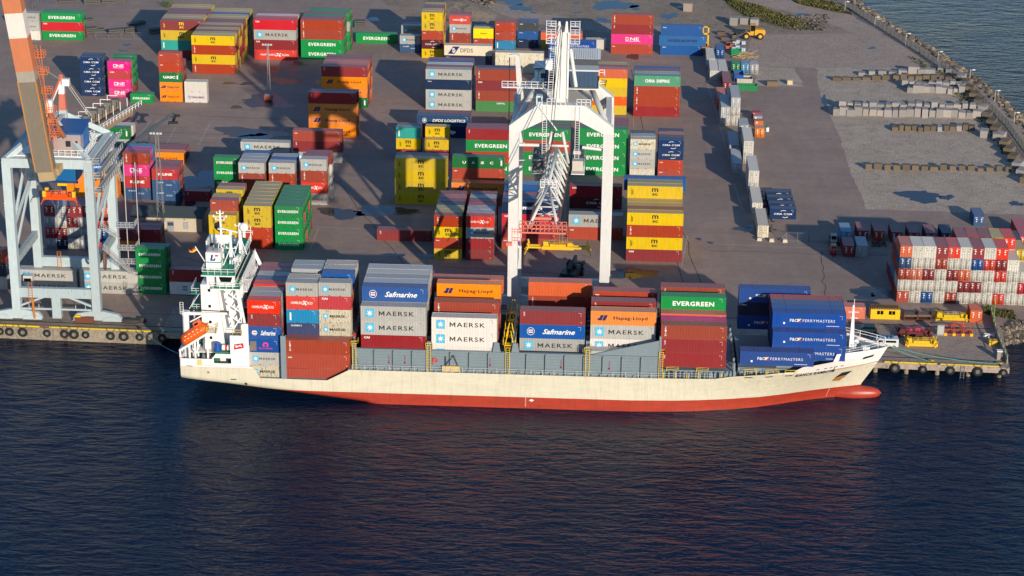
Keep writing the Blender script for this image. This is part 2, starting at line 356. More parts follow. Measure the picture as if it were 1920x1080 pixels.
scatter_tufts('weeds', [[(1700, 105), (1752, 120), (1800, 165), (1900, 290), (1880, 290), (1780, 170)], [(1905, 600), (1850, 590), (1846, 580), (1900, 585)]], 260, .3, .7)
# puddles
def puddle_mat():
    m, nt, bs = newmat('puddle_water'); bs.inputs['Base Color'].default_value = (0.03, 0.032, 0.036, 1); bs.inputs['Roughness'].default_value = 0.03; bs.inputs['IOR'].default_value = 1.33
    tc = N(nt, 'ShaderNodeTexCoord'); n = N(nt, 'ShaderNodeTexNoise', i_Scale=.5, i_Detail=3.); nt.links.new(tc.outputs['Object'], n.inputs[0])
    b = N(nt, 'ShaderNodeBump', i_Strength=.15, i_Distance=.02); nt.links.new(n.outputs[0], b.inputs['Height']); nt.links.new(b.outputs[0], bs.inputs['Normal']); return m
def damp_mat():
    m, nt, bs = newmat('damp_asphalt'); bs.inputs['Base Color'].default_value = (0.05, 0.043, 0.04, 1); bs.inputs['Roughness'].default_value = 0.35; return m
PUD, DAMP = puddle_mat(), damp_mat()
def puddle(a, b, w, h, mat=PUD, z=0.020, seed=None):       # centre and half sizes in photo pixels
    rnd = random.Random(seed if seed is not None else int(a*7+b*13)); ph = [rnd.uniform(0, 6.28) for _ in range(6)]; out = []
    for k in range(44):
        t = 2*math.pi*k/44; r = 1+0.22*math.sin(2*t+ph[0])+0.16*math.sin(3*t+ph[1])+0.10*math.sin(5*t+ph[2])+0.07*math.sin(9*t+ph[3])+.05*math.sin(14*t+ph[4])
        p = G(a+w*r*math.cos(t), b+h*r*math.sin(t)); out.append((p.x, p.y, z))
    b_ = MB(); b_.face(out); b_.build('puddle' if mat is PUD else 'damp_patch', mat, kind='structure')
for a, b, w, h in ((238, 84, 7, 2.5), (230, 95, 8, 1.5), (484, 242+14, 30, 7), (470, 252, 24, 5), (628, 398, 14, 6), (662, 402, 6, 3), (712, 394, 26, 5), (765, 396, 18, 3), (740, 478, 20, 3), (800, 479, 14, 2.5), (1150, 10, 34, 10), (1255, 30, 14, 6), (1130, 38, 14, 4.5), (1190, 14, 10, 4), (960, 2, 26, 6), (975, 15, 20, 6), (1080, 24, 7, 1.5), (1030, 43, 8, 3), (1275, 13, 8, 1.5), (1215, 64, 12, 2.5), (1000, 24, 6, 1.5), (1080, 6, 6, 1.5), (1180, 516, 18, 7), (1620, 550, 22, 6), (1645, 553, 14, 5), (1630, 528, 5, 2), (1725, 368, 38, 11), (1775, 370, 12, 5), (1905, 382, 14, 4), (1402, 429, 10, 3), (1545, 188, 6, 8), (330, 375, 40, 14), (385, 338, 46, 18), (1470, 45, 20, 3), (1405, 424, 6, 3), (1635, 90, 7, 2), (700, 36, 14, 3), (1502, 27, 12, 2)):
    puddle(a, b, w, h)
for a, b, w, h in ((430, 156, 10, 2), (462, 157, 12, 2), (443, 201, 12, 2.2), (510, 131, 14, 5), (560, 120, 14, 3), (535, 152, 26, 6), (550, 136, 8, 2), (1187, 106, 13, 4), (1185, 512, 34, 10), (1640, 550, 46, 9), (500, 190, 46, 10), (720, 396, 62, 7), (640, 400, 34, 9), (1400, 430, 18, 5), (840, 225, 5, 1.5), (470, 250, 52, 10), (220, 222, 26, 8), (860, 102, 8, 3), (900, 160, 4, 1.5), (1310, 448, 5, 2), (1332, 455, 5, 2), (598, 155, 8, 3), (300, 345, 30, 6), (1690, 560, 10, 2)):
    puddle(a, b, w*1.12, h*1.15, DAMP, 0.016, seed=int(a))
# ------------------------------------------------------------------ lettering
LM = [flat((238, 236, 230), .5), flat((22, 22, 26), .5), flat((18, 34, 92), .5), flat((74, 178, 214), .5), flat((206, 40, 44), .5), flat((92, 34, 88), .5), flat((244, 202, 20), .5), flat((232, 60, 140), .5), flat((120, 106, 96), .6)]
W_, K_, NV_, SB_, RD_, PU_, YE_, PK_, TN_ = range(9)
_tc = {}
def glyphs(s, bold=0.0, shear=0.0, space=1.0):
    key = (s, bold, shear, space)
    if key not in _tc:
        cu = bpy.data.curves.new('txt', 'FONT'); cu.body = s; cu.size = 1; cu.offset = bold; cu.shear = shear; cu.space_character = space; cu.resolution_u = 2; cu.fill_mode = 'FRONT'
        o = bpy.data.objects.new('txt', cu); COL.objects.link(o); bpy.context.view_layer.update()
        me = o.evaluated_get(bpy.context.evaluated_depsgraph_get()).to_mesh()
        vs = np.array([v.co[:2] for v in me.vertices]); fs = [tuple(p.vertices) for p in me.polygons]
        bpy.data.objects.remove(o); bpy.data.curves.remove(cu)
        vs = (vs-vs.min(0))/np.maximum(vs.max(0)-vs.min(0), 1e-6); _tc[key] = (vs, fs)
    return _tc[key]
def T(b, s, cx, cz, w, h, m=W_, bold=0.02, shear=0.0, space=1.0, y=-1.236, rot=False):
    vs, fs = glyphs(s, bold, shear, space); i = len(b.v)
    for u, v in vs:
        u -= .5; v -= .5
        b.v.append((cx+v*h, y, cz-u*w) if rot else (cx+u*w, y, cz+v*h))
    for f in fs: b.f.append(tuple(i+k for k in f)); b.m.append(m)
def Rr(b, x0, z0, x1, z1, m, y=-1.232): b.face([(x0, y, z0), (x1, y, z0), (x1, y, z1), (x0, y, z1)], m)
def Pl(b, pts, m, y=-1.236): b.face([(x, y, z) for x, z in pts], m)
def letter_m(b, x, z, w, h, m):
    s = w*.17; Rr(b, x, z, x+s, z+h, m, -1.236); Rr(b, x+w-s, z, x+w, z+h, m, -1.236)
    Pl(b, [(x+s, z+h), (x+s, z+h*.68), (x+w/2, z+h*.12), (x+w/2, z+h*.48)], m); Pl(b, [(x+w-s, z+h), (x+w/2, z+h*.48), (x+w/2, z+h*.12), (x+w-s, z+h*.68)], m)
def star(b, cx, cz, s, m=SB_):
    Rr(b, cx-s/2, cz-s/2, cx+s/2, cz+s/2, m); pts = []
    for k in range(14):
        t = math.pi*k/7+math.pi/2; r = s*.43 if k % 2 == 0 else s*.14
        pts.append((cx+r*math.cos(t), cz+r*math.sin(t)))
    for k in range(14): Pl(b, [(cx, cz), pts[k], pts[(k+1) % 14]], W_, -1.240)
def ring(b, cx, cz, R, r, m, a0=0, a1=360, n=20, sx=1.0, y=-1.236):
    for k in range(n):
        t, u = R_(a0+(a1-a0)*k/n), R_(a0+(a1-a0)*(k+1)/n)
        Pl(b, [(cx+sx*R*math.cos(t), cz+R*math.sin(t)), (cx+sx*R*math.cos(u), cz+R*math.sin(u)), (cx+sx*r*math.cos(u), cz+r*math.sin(u)), (cx+sx*r*math.cos(t), cz+r*math.sin(t))], m, y)
def idm(b, L, m=W_):
    x = L/2-.75
    for k in range(3): Rr(b, x-.04, 2.18-.24*k, x+.04, 2.26-.24*k, m)
    Rr(b, x-.5, 2.28, x-.1, 2.32, m)
def face_art(code, L):
    """lettering mesh and emblem mesh of a container side"""
    b = MB(); e = MB(); S = L < 8; c = 1.32
    if code != 'x' and code not in ('wh', 'wr'): idm(b, L, K_ if code in ('mk', 'mw', 'ms', 'ym', 'dfd', 'hl') else W_)
    if code == 'ev': T(b, 'EVERGREEN', (-.1 if S else 0), c, L*(.74 if S else .64), .62 if S else .85, W_, .03, space=1.12)
    elif code in ('mk', 'mw'):
        star(e, -L*(.29 if S else .36), c, 1.15 if S else 1.6); W = L*(.52 if S else .54); H_ = .44 if S else .80; x0 = L*(.08 if S else .05)-W/2; mw = W*.155; T(b, 'AERSK', x0+W*.6, c, W*.80, H_, K_, .008, space=1.22); letter_m(b, x0, c-H_/2, mw, H_, K_)
    elif code in ('ms', 'mm'):
        col = K_ if code == 'ms' else YE_; T(e, 'm', 0, c+.45, 1.35, .78, col, .02); T(e, 'sc', .02, c-.5, 1.25, .52, col, .02)
        for k in range(3): Rr(b, -L/2+.9+k*.16, .7, -L/2+.97+k*.16, 2.0-.2*k, col)
    elif code == 'hs': T(b, 'HAMBURG', -L*.17, c, L*.36, .5, W_, .01); T(b, 'SÜD', L*.24, c+.02, L*.17, .56, W_, .015); [Pl(e, p, W_) for p in ([(L*.02, c+.45), (L*.07, c+.4), (L*.14, c-.4), (L*.09, c-.45)], [(L*.0, c-.3), (L*.02, c-.42), (L*.15, c+.35), (L*.13, c+.45)])]
    elif code == 'hl':
        T(b, 'Hapag-Lloyd', L*.11, c-.05, L*.52, .78, K_, .016, space=1.1)
        for dx in (0, .62):
            k = .8 if S else 1.15; x0 = -L*.34+dx*k
            Pl(e, [(x0-.45*k, c-.42*k), (x0-.05*k, c+.45*k), (x0+.45*k, c+.45*k), (x0+.05*k, c-.42*k)], NV_); 
        Pl(e, [(-L*.34-.8, c-.3), (-L*.34-.45, c-.42), (-L*.34-.15, c+.1)], NV_)
    elif code == 'on':
        T(b, 'NE', L*(.07 if S else .06), c+.05, L*(.32 if S else .21), .85, W_, .015); x0 = -L*.17 if S else -L*.12; h = .45
        for q in ((x0-h, c-.38, x0+h, c-.22), (x0-h, c+.32, x0+h, c+.48), (x0-h, c-.3, x0-h+.16, c+.4), (x0+h-.16, c-.3, x0+h, c+.4)): Rr(e, *q, W_, y=-1.236)
        Rr(b, x0-h, c-.62, L*.2, c-.54, W_)
    elif code in ('cc', 'cg'):
        T(b, 'CMA CGM', L*(0 if S else .05), c, L*(.68 if S else .46), .46 if S else .55, W_, .012, space=1.1)
        ring(e, L*.02, c-.30, 1.25, 1.14, W_, 65, 125, sx=1.0); ring(e, L*.08, c+.30, 1.25, 1.14, W_, 245, 305, sx=1.0)
    elif code == 'tr': 
        for k, ch in enumerate('TRITON'): T(b, ch, -L/2+.85, 2.15-.3*k, .28, .24, W_, .03)
        Rr(b, L/2-.8, .5, L/2-.65, .65, YE_)
    elif code == 'br' or code == 'mr':
        T(b, 'tex' if code == 'br' else 'GSTC', -L/2+.8, 1.95, .8, .26, W_, .02, rot=code == 'mr'); Rr(b, L/2-.8, .5, L/2-.65, .65, YE_)
    elif code in ('ca', 'rd'): T(b, 'CAI', -L/2+1.1, 2.1, 1.1, .38, W_, .04)
    elif code == 'cp': T(b, 'CAPITAL', L*.05, 2.05, 2.3, .4, W_, .02)
    elif code == 'ua':
        if S: T(b, 'UASC', -.3, c, 3.3, .7, W_, .05); Rr(e, L*.28, c-.5, L*.34, c+.5, W_)
        else:
            for k, ch in enumerate('UASC'): T(b, ch, -L*.27+k*L*.175, c, .8, .6, W_, .03)
            Rr(e, L*.43, c-.6, L*.46, c+.6, W_)
    elif code == 'cs': T(b, 'CHINA  SHIPPING', 0, c, L*.53, .85, W_, .03)
    elif code == 'sf': T(b, 'Safmarine', L*(.12 if S else .1), c, L*(.46 if S else .5), .95, W_, .02, .4); q = -L*(.3 if S else .33); ring(e, q, c, .72 if not S else .5, .64 if not S else .43, W_); Rr(e, q-.4, c-.28, q+.4, c+.3, W_); Rr(e, q-.3, c-.08, q+.4, c+.14, RD_, -1.240); 
    elif code == 'po': T(b, 'P&O', -L*.21, c, 1.5, .55, W_, .01); T(b, 'FERRYMASTERS', L*.13, c, L*.44, .5, W_, -.004, space=1.2); q = -L*.13; Pl(e, [(q-.35, c+.3), (q+.35, c+.3), (q, c)], YE_); Pl(e, [(q-.35, c-.3), (q+.35, c-.3), (q, c)], RD_); Pl(e, [(q-.45, c+.3), (q-.45, c-.3), (q, c)], W_); Rr(b, -L/2+2.0, .6, -L/2+2.35, .95, W_); Rr(b, L/2-3.6, .35, L/2-1.2, .42, W_)
    elif code == 'kl': T(b, 'K LINE', .1, c, L*.55, .62, W_, .04)
    elif code == 'kb': T(b, 'K LINE', -1.2, 1.9, 1.6, .3, W_, .02); T(b, 'GOLD', L*.15, c, 1.4, .3, W_, .0)
    elif code == 'sh': T(b, 'FLOREN S', -1.2, 2.1, 2.0, .3, W_, .02)
    elif code == 'ym': T(b, 'YANG MING', L*(.08 if S else .1), c, L*(.6 if S else .5), .55 if S else .85, RD_ if not S else PU_, .02); q = -L*(.3 if S else .24); s = .3 if S else .45; Rr(e, q-s, c-s, q+s, c+s, NV_); Rr(e, q-s*.7, c-s*.6, q-s*.2, c+s*.6, W_, -1.240); Rr(e, q+s*.2, c-s*.6, q+s*.7, c+s*.6, W_, -1.240)
    elif code == 'dfd': T(b, 'DFDS', -L*.03, c, L*.26, 1.05, K_, .0); q = -L*.3; Pl(e, [(q-1.7, .35), (q+.2, .35), (q+1.7, 2.3), (q-.2, 2.3)], NV_); [Pl(e, p, W_, -1.240) for p in ([(q-.5, 1.2), (q+.5, 1.5), (q+.5, 1.25), (q-.5, .95)], [(q-.15, 1.9), (q+.2, 1.9), (q+.1, .6), (q-.25, .6)], [(q-.6, 1.7), (q-.4, 1.8), (q+.5, .9), (q+.3, .8)])]
    elif code == 'dl': T(b, 'DFDS LOGISTICS', L*.1, c+.1, L*.62, .65, W_, .02, .2); ring(e, -L*.36, c+.1, .55, .45, W_); ring(e, -L*.36, c+.1, .25, .0, W_)
    elif code == 'sp': T(b, 'Samskip', -L*.02, c, L*.5, 1.1, W_, .05)
    elif code == 'bk': T(b, 'BUGSIER WATCH', 0, c, L*.55, .5, W_, .04)
    elif code == 'yl': [ring(e, x, c, .17, .0, K_, n=10) for x in (-.75, -.25, .25, .75)]
    elif code == 'rm': T(b, 'HOEGLBOXTEU', 0, c, L*.62, .7, NV_, .06, space=1.2)
    elif code == 'pk': T(b, 'TEU LOGISTICS', .2, c-.5, 2.6, .25, PK_, .02); ring(e, .2, c+.2, .55, .25, PK_, -60, 240); Rr(b, -L/2+.3, .3, -L/2+1.5, 2.2, TN_)
    elif code == 'rw': T(b, 'MAERSK', .5, c, L*.5, .5, K_, .02); star(e, -L*.3, c, .9)
    elif code in ('cy', 'bl', 'nb', 'tq'): Rr(b, -L/2+.6, .5, -L/2+.9, 2.0, W_) if code in ('cy', 'tq') else T(b, 'Seaco', -L/2+1.1, 2.1, 1., .28, W_, .02)
    elif code == 'ye': T(b, 'HAPAG', 0, c, 2, .4, K_)
    elif code == 'gr': T(b, 'CARU', -L/2+1.1, 2.1, 1., .28, W_, .02)
    return b, e
#        colour words          rgb            rust  dust_sheen
KIND = {
 'ev': ('green white-lettered', (16, 138, 66), .05, .22), 'eg': ('plain green', (30, 130, 70), .2, .25), 'mk': ('grey blue-starred', (176, 174, 167), .4, .1), 'mw': ('clean white blue-starred', (226, 218, 208), .08, .4),
 'ms': ('yellow black-lettered', (214, 180, 14), .18, .55), 'mm': ('maroon yellow-lettered', (146, 52, 52), .15, .35), 'hs': ('bright red white-lettered', (214, 56, 38), .1, .3), 'hl': ('orange blue-lettered', (246, 136, 6), .08, .35),
 'on': ('magenta white-lettered', (222, 44, 128), .03, .25), 'cc': ('navy white-lettered', (22, 50, 92), .12, .2), 'cg': ('dark maroon white-lettered', (102, 30, 36), .08, .2), 'tr': ('brown vertically lettered', (160, 62, 38), .15, .25),
 'br': ('brick-brown', (172, 66, 44), .18, .28), 'mr': ('maroon', (142, 46, 48), .18, .32), 'ca': ('dark red small-lettered', (140, 40, 44), .1, .28), 'rd': ('crimson', (196, 42, 52), .1, .3), 'cp': ('faded green small-lettered', (72, 128, 74), .3, .25),
 'ua': ('dark green white-lettered', (26, 112, 56), .15, .3), 'cs': ('teal-green white-lettered', (84, 158, 120), .2, .3), 'sf': ('blue script-lettered', (24, 84, 158), .12, .25), 'po': ('royal blue white-lettered', (14, 70, 150), .06, .15),
 'bl': ('plain blue', (18, 84, 152), .15, .2), 'nb': ('plain navy', (26, 44, 74), .15, .2), 'cy': ('light blue', (30, 132, 178), .12, .25), 'tq': ('turquoise', (46, 160, 146), .12, .3), 'kl': ('red white-lettered', (190, 44, 44), .12, .3),
 'kb': ('faded blue', (52, 86, 128), .3, .25), 'sh': ('dusty blue-violet', (58, 70, 110), .3, .3), 'ym': ('pale white purple-lettered', (212, 206, 200), .12, .3), 'wh': ('plain white', (212, 207, 194), .25, .0), 'wr': ('rust-stained white', (214, 206, 182), .75, .35),
 'dfd': ('cream dark-lettered', (240, 226, 196), .2, .45), 'dl': ('slate blue white-lettered', (38, 74, 112), .2, .25), 'sp': ('deep navy white-lettered', (10, 38, 78), .08, .2), 'bk': ('mid blue white-lettered', (34, 92, 162), .2, .25),
 'yl': ('bright yellow dotted', (248, 214, 14), .03, .3), 'rm': ('grey-blue dark-lettered', (48, 98, 150), .35, .25), 'pk': ('blue pink-logoed', (24, 76, 150), .08, .25), 'rw': ('rusty cream lettered', (204, 196, 170), .8, .3), 'gr': ('charcoal', (62, 68, 72), .3, .25),
 'my': ('olive yellow', (176, 160, 50), .25, .4), 'or': ('faded orange', (212, 98, 52), .25, .35), 'pi': ('magenta', (206, 60, 140), .05, .1), 'gy': ('plain grey', (176, 178, 178), .4, .0), 'lb': ('pale blue', (84, 150, 190), .15, .3), 'op': ('faded salmon', (214, 120, 92), .3, .3), 'ob': ('open-topped blue', (40, 88, 142), .2, .25)}
_cm = {}
def corr(b, x0, x1, base, depth, per, fn, m=0):
    n = max(2, int(round((x1-x0)/per))); w = (x1-x0)/n; xs = []
    for k in range(n):
        a = x0+k*w; xs += [(a, 1), (a+w*.28, 1), (a+w*.5, 0), (a+w*.78, 0)]
    xs.append((x1, 1))
    for (a, p), (c, q) in zip(xs, xs[1:]): b.face(fn(a, c, base-depth*(1-p), base-depth*(1-q)), m)
def body_mesh(L, code):
    key = (L, code)
    if key in _cm: return _cm[key]
    desc, rgb, rust, dust_sheen = KIND[code]; H = 2.59; hw = 1.219; hl = L/2; b = MB(); P = .09
    for sx in (-1, 1):
        for sy in (-1, 1): b.box(min(sx*hl, sx*(hl-.14)), min(sy*hw, sy*(hw-.1)), 0, max(sx*hl, sx*(hl-.14)), max(sy*hw, sy*(hw-.1)), H)
    for sy in (-1, 1):
        y0, y1 = sorted((sy*hw, sy*(hw-.07)))
        b.box(-hl+.14, y0, 0, hl-.14, y1, .15); b.box(-hl+.14, y0, H-.09, hl-.14, y1, H)
    for sx in (-1, 1):
        x0, x1 = sorted((sx*hl, sx*(hl-.08))); b.box(x0, -hw+.1, 0, x1, hw-.1, .14); b.box(x0, -hw+.1, H-.12, x1, hw-.1, H)
    z0, z1 = .15, H-.09
    corr(b, -hl+.14, hl-.14, hw-.012, .042, .29, lambda a, c, p, q: [(a, -p, z0), (c, -q, z0), (c, -q, z1), (a, -p, z1)])
    corr(b, -hl+.14, hl-.14, hw-.012, .042, .29, lambda a, c, p, q: [(c, q, z0), (a, p, z0), (a, p, z1), (c, q, z1)])
    corr(b, -hl+.08, hl-.08, H-.015, .02, .42, lambda a, c, p, q: [(a, -hw+.07, p), (c, -hw+.07, q), (c, hw-.07, q), (a, hw-.07, p)])
    corr(b, -hw+.1, hw-.1, hl-.02, .045, .25, lambda a, c, p, q: [(-p, c, z0), (-q, a, z0), (-q, a, z1), (-p, c, z1)])
    b.face([(hl-.06, -hw+.1, .14), (hl-.06, hw-.1, .14), (hl-.06, hw-.1, H-.12), (hl-.06, -hw+.1, H-.12)])
    b.face([(-hl+.01, -hw+.01, .02), (-hl+.01, hw-.01, .02), (hl-.01, hw-.01, .02), (hl-.01, -hw+.01, .02)])
    for sx in (-1, 1):                     # corner castings
        for sy in (-1, 1):
            for z in (-.003, H-.115):
                b.box(min(sx*(hl+.004), sx*(hl-.17)), min(sy*(hw+.004), sy*(hw-.16)), z, max(sx*(hl+.004), sx*(hl-.17)), max(sy*(hw+.004), sy*(hw-.16)), z+.121, 1)
    if L < 8:
        for x in (-1.0, 1.0): b.box(x-.18, -hw-.003, .02, x+.18, -hw+.05, .13, 2)
    else:
        for x in (-L*.31, L*.31): b.box(x-.03, -hw+.06, H-.02, x+.03, hw-.06, H+.004, 1) if L > 13 else None
    me = b.mesh('shipping_container', [paint(rgb, rust, .42, 0, dust_sheen, 'container_paint'), paint(tuple(int(x*.8+30) for x in rgb), .6, .6, name='casting'), DARK])
    _cm[key] = me; return me
def door_mesh(code):
    key = ('d', code)
    if key in _cm: return _cm[key]
    desc, rgb, rust, dust_sheen = KIND[code]; b = MB(); H = 2.59
    b.box(0, .012, .16, .035, 1.1, H-.14, 0)
    for z in (.75, 1.35, 1.95): b.box(.035, .05, z-.05, .055, 1.06, z+.05, 0)
    for y in (.28, .78):
        b.box(.057, y-.025, .05, .10, y+.025, H-.05, 1)
        for z in (.12, .8, 1.8, H-.2): b.box(.036, y-.07, z-.05, .115, y+.07, z+.05, 1)
        b.box(.101, y-.03, 1.0, .13, y+.22, 1.06, 1)
    white = code not in ('wh', 'mk', 'mw', 'wr', 'ym', 'dfd')
    if white: b.box(.036, .42, 1.55, .045, .70, 1.85, 2); b.box(.036, .46, 2.05, .045, .95, 2.2, 2); b.box(.036, .5, 1.05, .045, .72, 1.3, 2)
    else: b.box(.036, .48, 2.05, .045, .9, 2.17, 3); b.box(.036, .42, 1.5, .045, .62, 1.72, 3)
    me = b.mesh('door', [paint(rgb, rust, .42, 0, 0, 'container_paint'), flat(tuple(int(x*.55+50) for x in rgb), .5, metal=.3), LM[0], flat((90, 92, 96), .6)]); _cm[key] = me; return me
_art = {}
def art(code, L):
    k = (code, L)
    if k not in _art:
        b, e = face_art(code, L); _art[k] = (b.mesh('lettering', LM) if b.f else None, e.mesh('emblem', LM) if e.f else None)
    return _art[k]
# ------------------------------------------------------------------ container register
CON = []        # dict: c(centre x,y,z of the base) L h code rz label group
ORD = ['bottom', 'second', 'third', 'fourth', 'fifth', 'sixth', 'seventh', 'eighth', 'ninth', 'tenth']
def reg(x, y, z, L, h, code, rz, label, group): CON.append(dict(x=x, y=y, z=z, L=L, h=h, code=code, rz=rz, label=label, group=group))
def words_for(code, tier, ntier, row, nrow, where):
    t = '' if ntier == 1 else 'top tier, ' if tier == ntier-1 else 'bottom tier, ' if tier == 0 else ORD[tier]+' tier, '
    r = '' if nrow == 1 else 'front row, ' if row == 0 else 'row %d back, ' % (row+1)
    return '%s container, %s%s%s' % (KIND[code][0], t, r, where)
def block(where, X0, Y0, z0, L, h, rows, dy=2.52, group='stacked shipping containers in the yard', rz=0):
    """rows front to back; a row is tiers bottom->top ('.' leaves a gap), or (tiers, dx, dz)"""
    for j, row in enumerate(rows):
        dx = dz = 0
        if isinstance(row, tuple): row, dx, dz = row
        ts = row.split()
        for k, code in enumerate(ts):
            if code == '.': continue
            reg(X0+L/2+dx, Y0+1.22+j*dy, z0+dz+k*h, L, h-.012, code, rz, words_for(code, k, len(ts), j, len(rows), where), group)
def yb(where, a, b, top, L, rows, group='stacked shipping containers in the yard', n=None, dy=2.52):
    p = G(a, b); n = n or len((rows[0] if isinstance(rows[0], str) else rows[0][0]).split()); zt = V(a, top, p.y).z
    h = min(2.95, max(2.5, zt/n)); block(where, p.x, p.y, 0.02, L, h, rows, dy, group)
def endon(where, a, b, top, n, L, codes, group='containers parked end-on in the yard', z=0.02):
    """end faces the camera; a,b = lower left corner of its visible end"""
    p = G(a, b); zt = V(a, top, p.y).z; h = min(2.95, max(2.45, zt/n))
    for k, code in enumerate(codes.split()):
        reg(p.x+1.22, p.y+L/2, z+k*h, L, h-.012, code, -math.pi/2, words_for(code, k, n, 0, 1, where), group)
L20, L40, L45 = 6.06, 12.19, 13.72
# ------------------------------------------------------------------ yard stacks
yb('beside the raised striped boom', 38, 74.5, 24, L20, ['wh mk mk'])
yb('green-and-red stack at far left', 80, 74.5, 24, L40, ['ev rd ev', 'mr ev ev'])
yb('navy stack behind left crane', 153.3, 180, 107.5, L20, ['cc cc cc cc', 'cc cc nb cc'])
yb('magenta stack behind left crane', 205, 182, 116, L20, ['on on rd on', ('mr ev ev ev', .4, 0), ('mr ev ev ev', .4, .3)])
yb('lone and small beside the magenta stack', 245, 192.5, 176, L20, ['ev'])
yb('five-high mixed stack', 300.8, 190, 99, L20, ['hl hl ua br br', ('mr mr mr mr', .4, 0)])
yb('white pair beside the five-high stack', 347, 192, 153, L20, ['ym wh'])
yb('shaded block behind five-high stack', 303.7, 111.5, 38, L40, ['mr tq ms mm', 'ms mr ms ms', 'mr mr ms ms', 'ms ms mr mr', 'br ms ms mr', 'ms mr mr mr', 'ms ms ms ms', 'ms ms mr ms'])
random.seed(11)
rr = lambda n, pool: ' '.join(random.choice(pool) for _ in range(n))
P1 = ['ms', 'mr', 'ms', 'br', 'mr', 'ms', 'rd']
yb('long yellow-and-brown block', 361.3, 137.5, 66.3, L40, ['tr ms tr ms', 'ms ms mr ms', 'mr ms br mr', 'my mr ms ms', 'mr rd ms mr', 'ms mr br ms', 'ms rd mr mr', 'my ms ms mr', 'mr ms ms ms', 'ms mr ms ms', 'ms ms mr bl', 'ms mr ms ms', 'br ms ms ms'])
yb('stack with bright red bottom', 477.5, 111.3, 34.5, L40, ['hs ca mk rd', 'mr br mk hs', 'br mr mr wh', 'mr mr br br'])
yb('brown-over-green block', 565, 110, 37, L40, ['ev ev tr tr', 'ev eg br mr', 'ev ev mr ev', 'mr ev ev mr', ('ev ev mk ev', .8, 0), ('ev mr ev ev', .8, 0), ('mr eg ev br', .8, -.4)])
yb('lone long one beside piled racks', 667.5, 80.5, 61.5, L40, ['ev'])
yb('brown-topped orange block', 604, 200.8, 124, L40, ['ua hl hl mr', 'mr nb hl or', 'br or hl or', 'hl mr br mr', 'or hl or mr'])
yb('nearer maroon-topped orange stack', 579.5, 256, 173, L40, ['hl hl hl mr', ('hl hl hl mr', .3, -.3)])
yb('brown stack over grey one', 550.5, 304, 244.5, L40, ['mk mr br'])
yb('grey one behind small stacks', 452, 302, 267.5, L40, ['mk mk'])
yb('green stack left of grey row', 403, 371, 295.8, L20, ['mr ev ev ev'])
yb('first small grey-topped stack', 449.5, 384, 304.7, L20, ['br br tr mk', 'mk mr br gy', 'mk br mr gy', 'kb mr br bl'])
yb('second small grey-topped stack', 506, 384.5, 305, L20, ['br br tr mk', 'gy mr br bl', 'wh mk br gy'])
yb('third small grey-topped stack', 565.5, 383.5, 298.3, L20, ['mk hs tr mk', 'wh wh mk mr', ('wh mk wh mr', .6, 0)])
yb('brown-topped stack behind ship bridge', 393.5, 465, 403, L20, ['br ms ms', 'br ms ms br', 'ms ms ms ms', '.', 'ms br ms ms', 'br ms ms br'], n=3)
yb('yellow-topped stack behind ship bridge', 459, 466, 386, L20, ['br br ms ms', 'ms br ms ms', 'br ms ms ms', 'ms ms ms ms', 'br ms ms ms', 'ms ms ms ms', 'ms br ms ms'])
yb('all-green stack', 517, 468, 386.3, L20, ['ev ev ev ev', 'ev ev or ev', 'or ev ev ev', 'ev eg ev ev', 'ev ev or ev', 'mr ev ev ev'])
yb('stack beside the blue-roofed crane house', 154, 280.5, 234, L40, ['mk ua', ('mr wh', .5, 0)])
yb('blue-topped orange stack behind crane leg', 126, 368, 290, L40, ['hl hl bk', 'hl mr gy', 'hl mr gy'][:2])
yb('magenta-and-red stack by the mast', 234.5, 373, 286.5, L20, ['kb kl on tr', 'kb mr on pi', 'bl mr cy cy'])
yb('red-topped small stack by the mast', 287, 376, 316.7, L20, ['kb kb kl', 'kb br mr', 'br mr br'])
yb('under the reach stacker boom', 253, 306, 282, L40, ['hl', 'mr', 'mr'])
yb('lone dark one beside the hut', 346.5, 377, 360, L20, ['mr'])
yb('low pair below the hut', 250.5, 470, 430, L20, ['mr ca', 'mr mr'])
yb('pair behind the crane cable reel', 210, 472, 430, L20, ['hl mr'], n=2)
yb('four-high green stack on quay', 258, 550.5, 467, L20, ['ev ev ev ev', ('ev ev ev eg', .3, -.4)])
yb('low long pair beside green quay stack', 319, 551.6, 505, L40, ['ym mr'])
yb('low pair behind crane wheels, western', 37, 547, 510, L40, ['mk mk'])
yb('low pair behind crane wheels, eastern', 151.6, 549, 511, L40, ['mk mk'])
yb('stack cut by the photo edge', -93, 541, 462, L40, ['mk nb br'])
yb('small grey stack in shadow', 749.8, 98.4, 66.6, L20, ['kb mk'])
yb('rear small grey stack', 752.5, 84, 43, L20, ['mk mk', 'mk mr'])
yb('five-high yellow stack', 791, 108.4, 23, L20, ['ms cg br ms ms', 'ms or ms ms ms', 'ms ms mr or mr', 'ms ms or ms mr', 'or ms ms ms ms'])
yb('bright-red-topped small stack', 843, 94, 29, L20, ['br tr mk hs', 'wh mk mk mr'])
yb('pair in front of the rubble', 887.5, 90, 51, L20, ['br yl', 'bl bl'])
yb('maroon small stack', 928, 92.8, 42, L20, ['cy br br', 'mr mr br'])
yb('navy-and-blue small stack', 970, 90, 42, L20, ['nb bl gr', 'nb bl bl'])
yb('low pair behind the white pylon', 1013.8, 91.5, 62, L40, ['my or', 'sh sh'])
yb('long pair behind the pylon', 1028.5, 113.5, 73, L45, ['bl po'])
yb('small pale one beside the long blue pair', 1098, 92, 74, L20, ['wh'])
yb('long pair above the grey-starred stack', 833, 122, 84, L45, ['nb dfd'])
yb('rusty long pair', 928.5, 136, 98, L45, ['wr wr'])
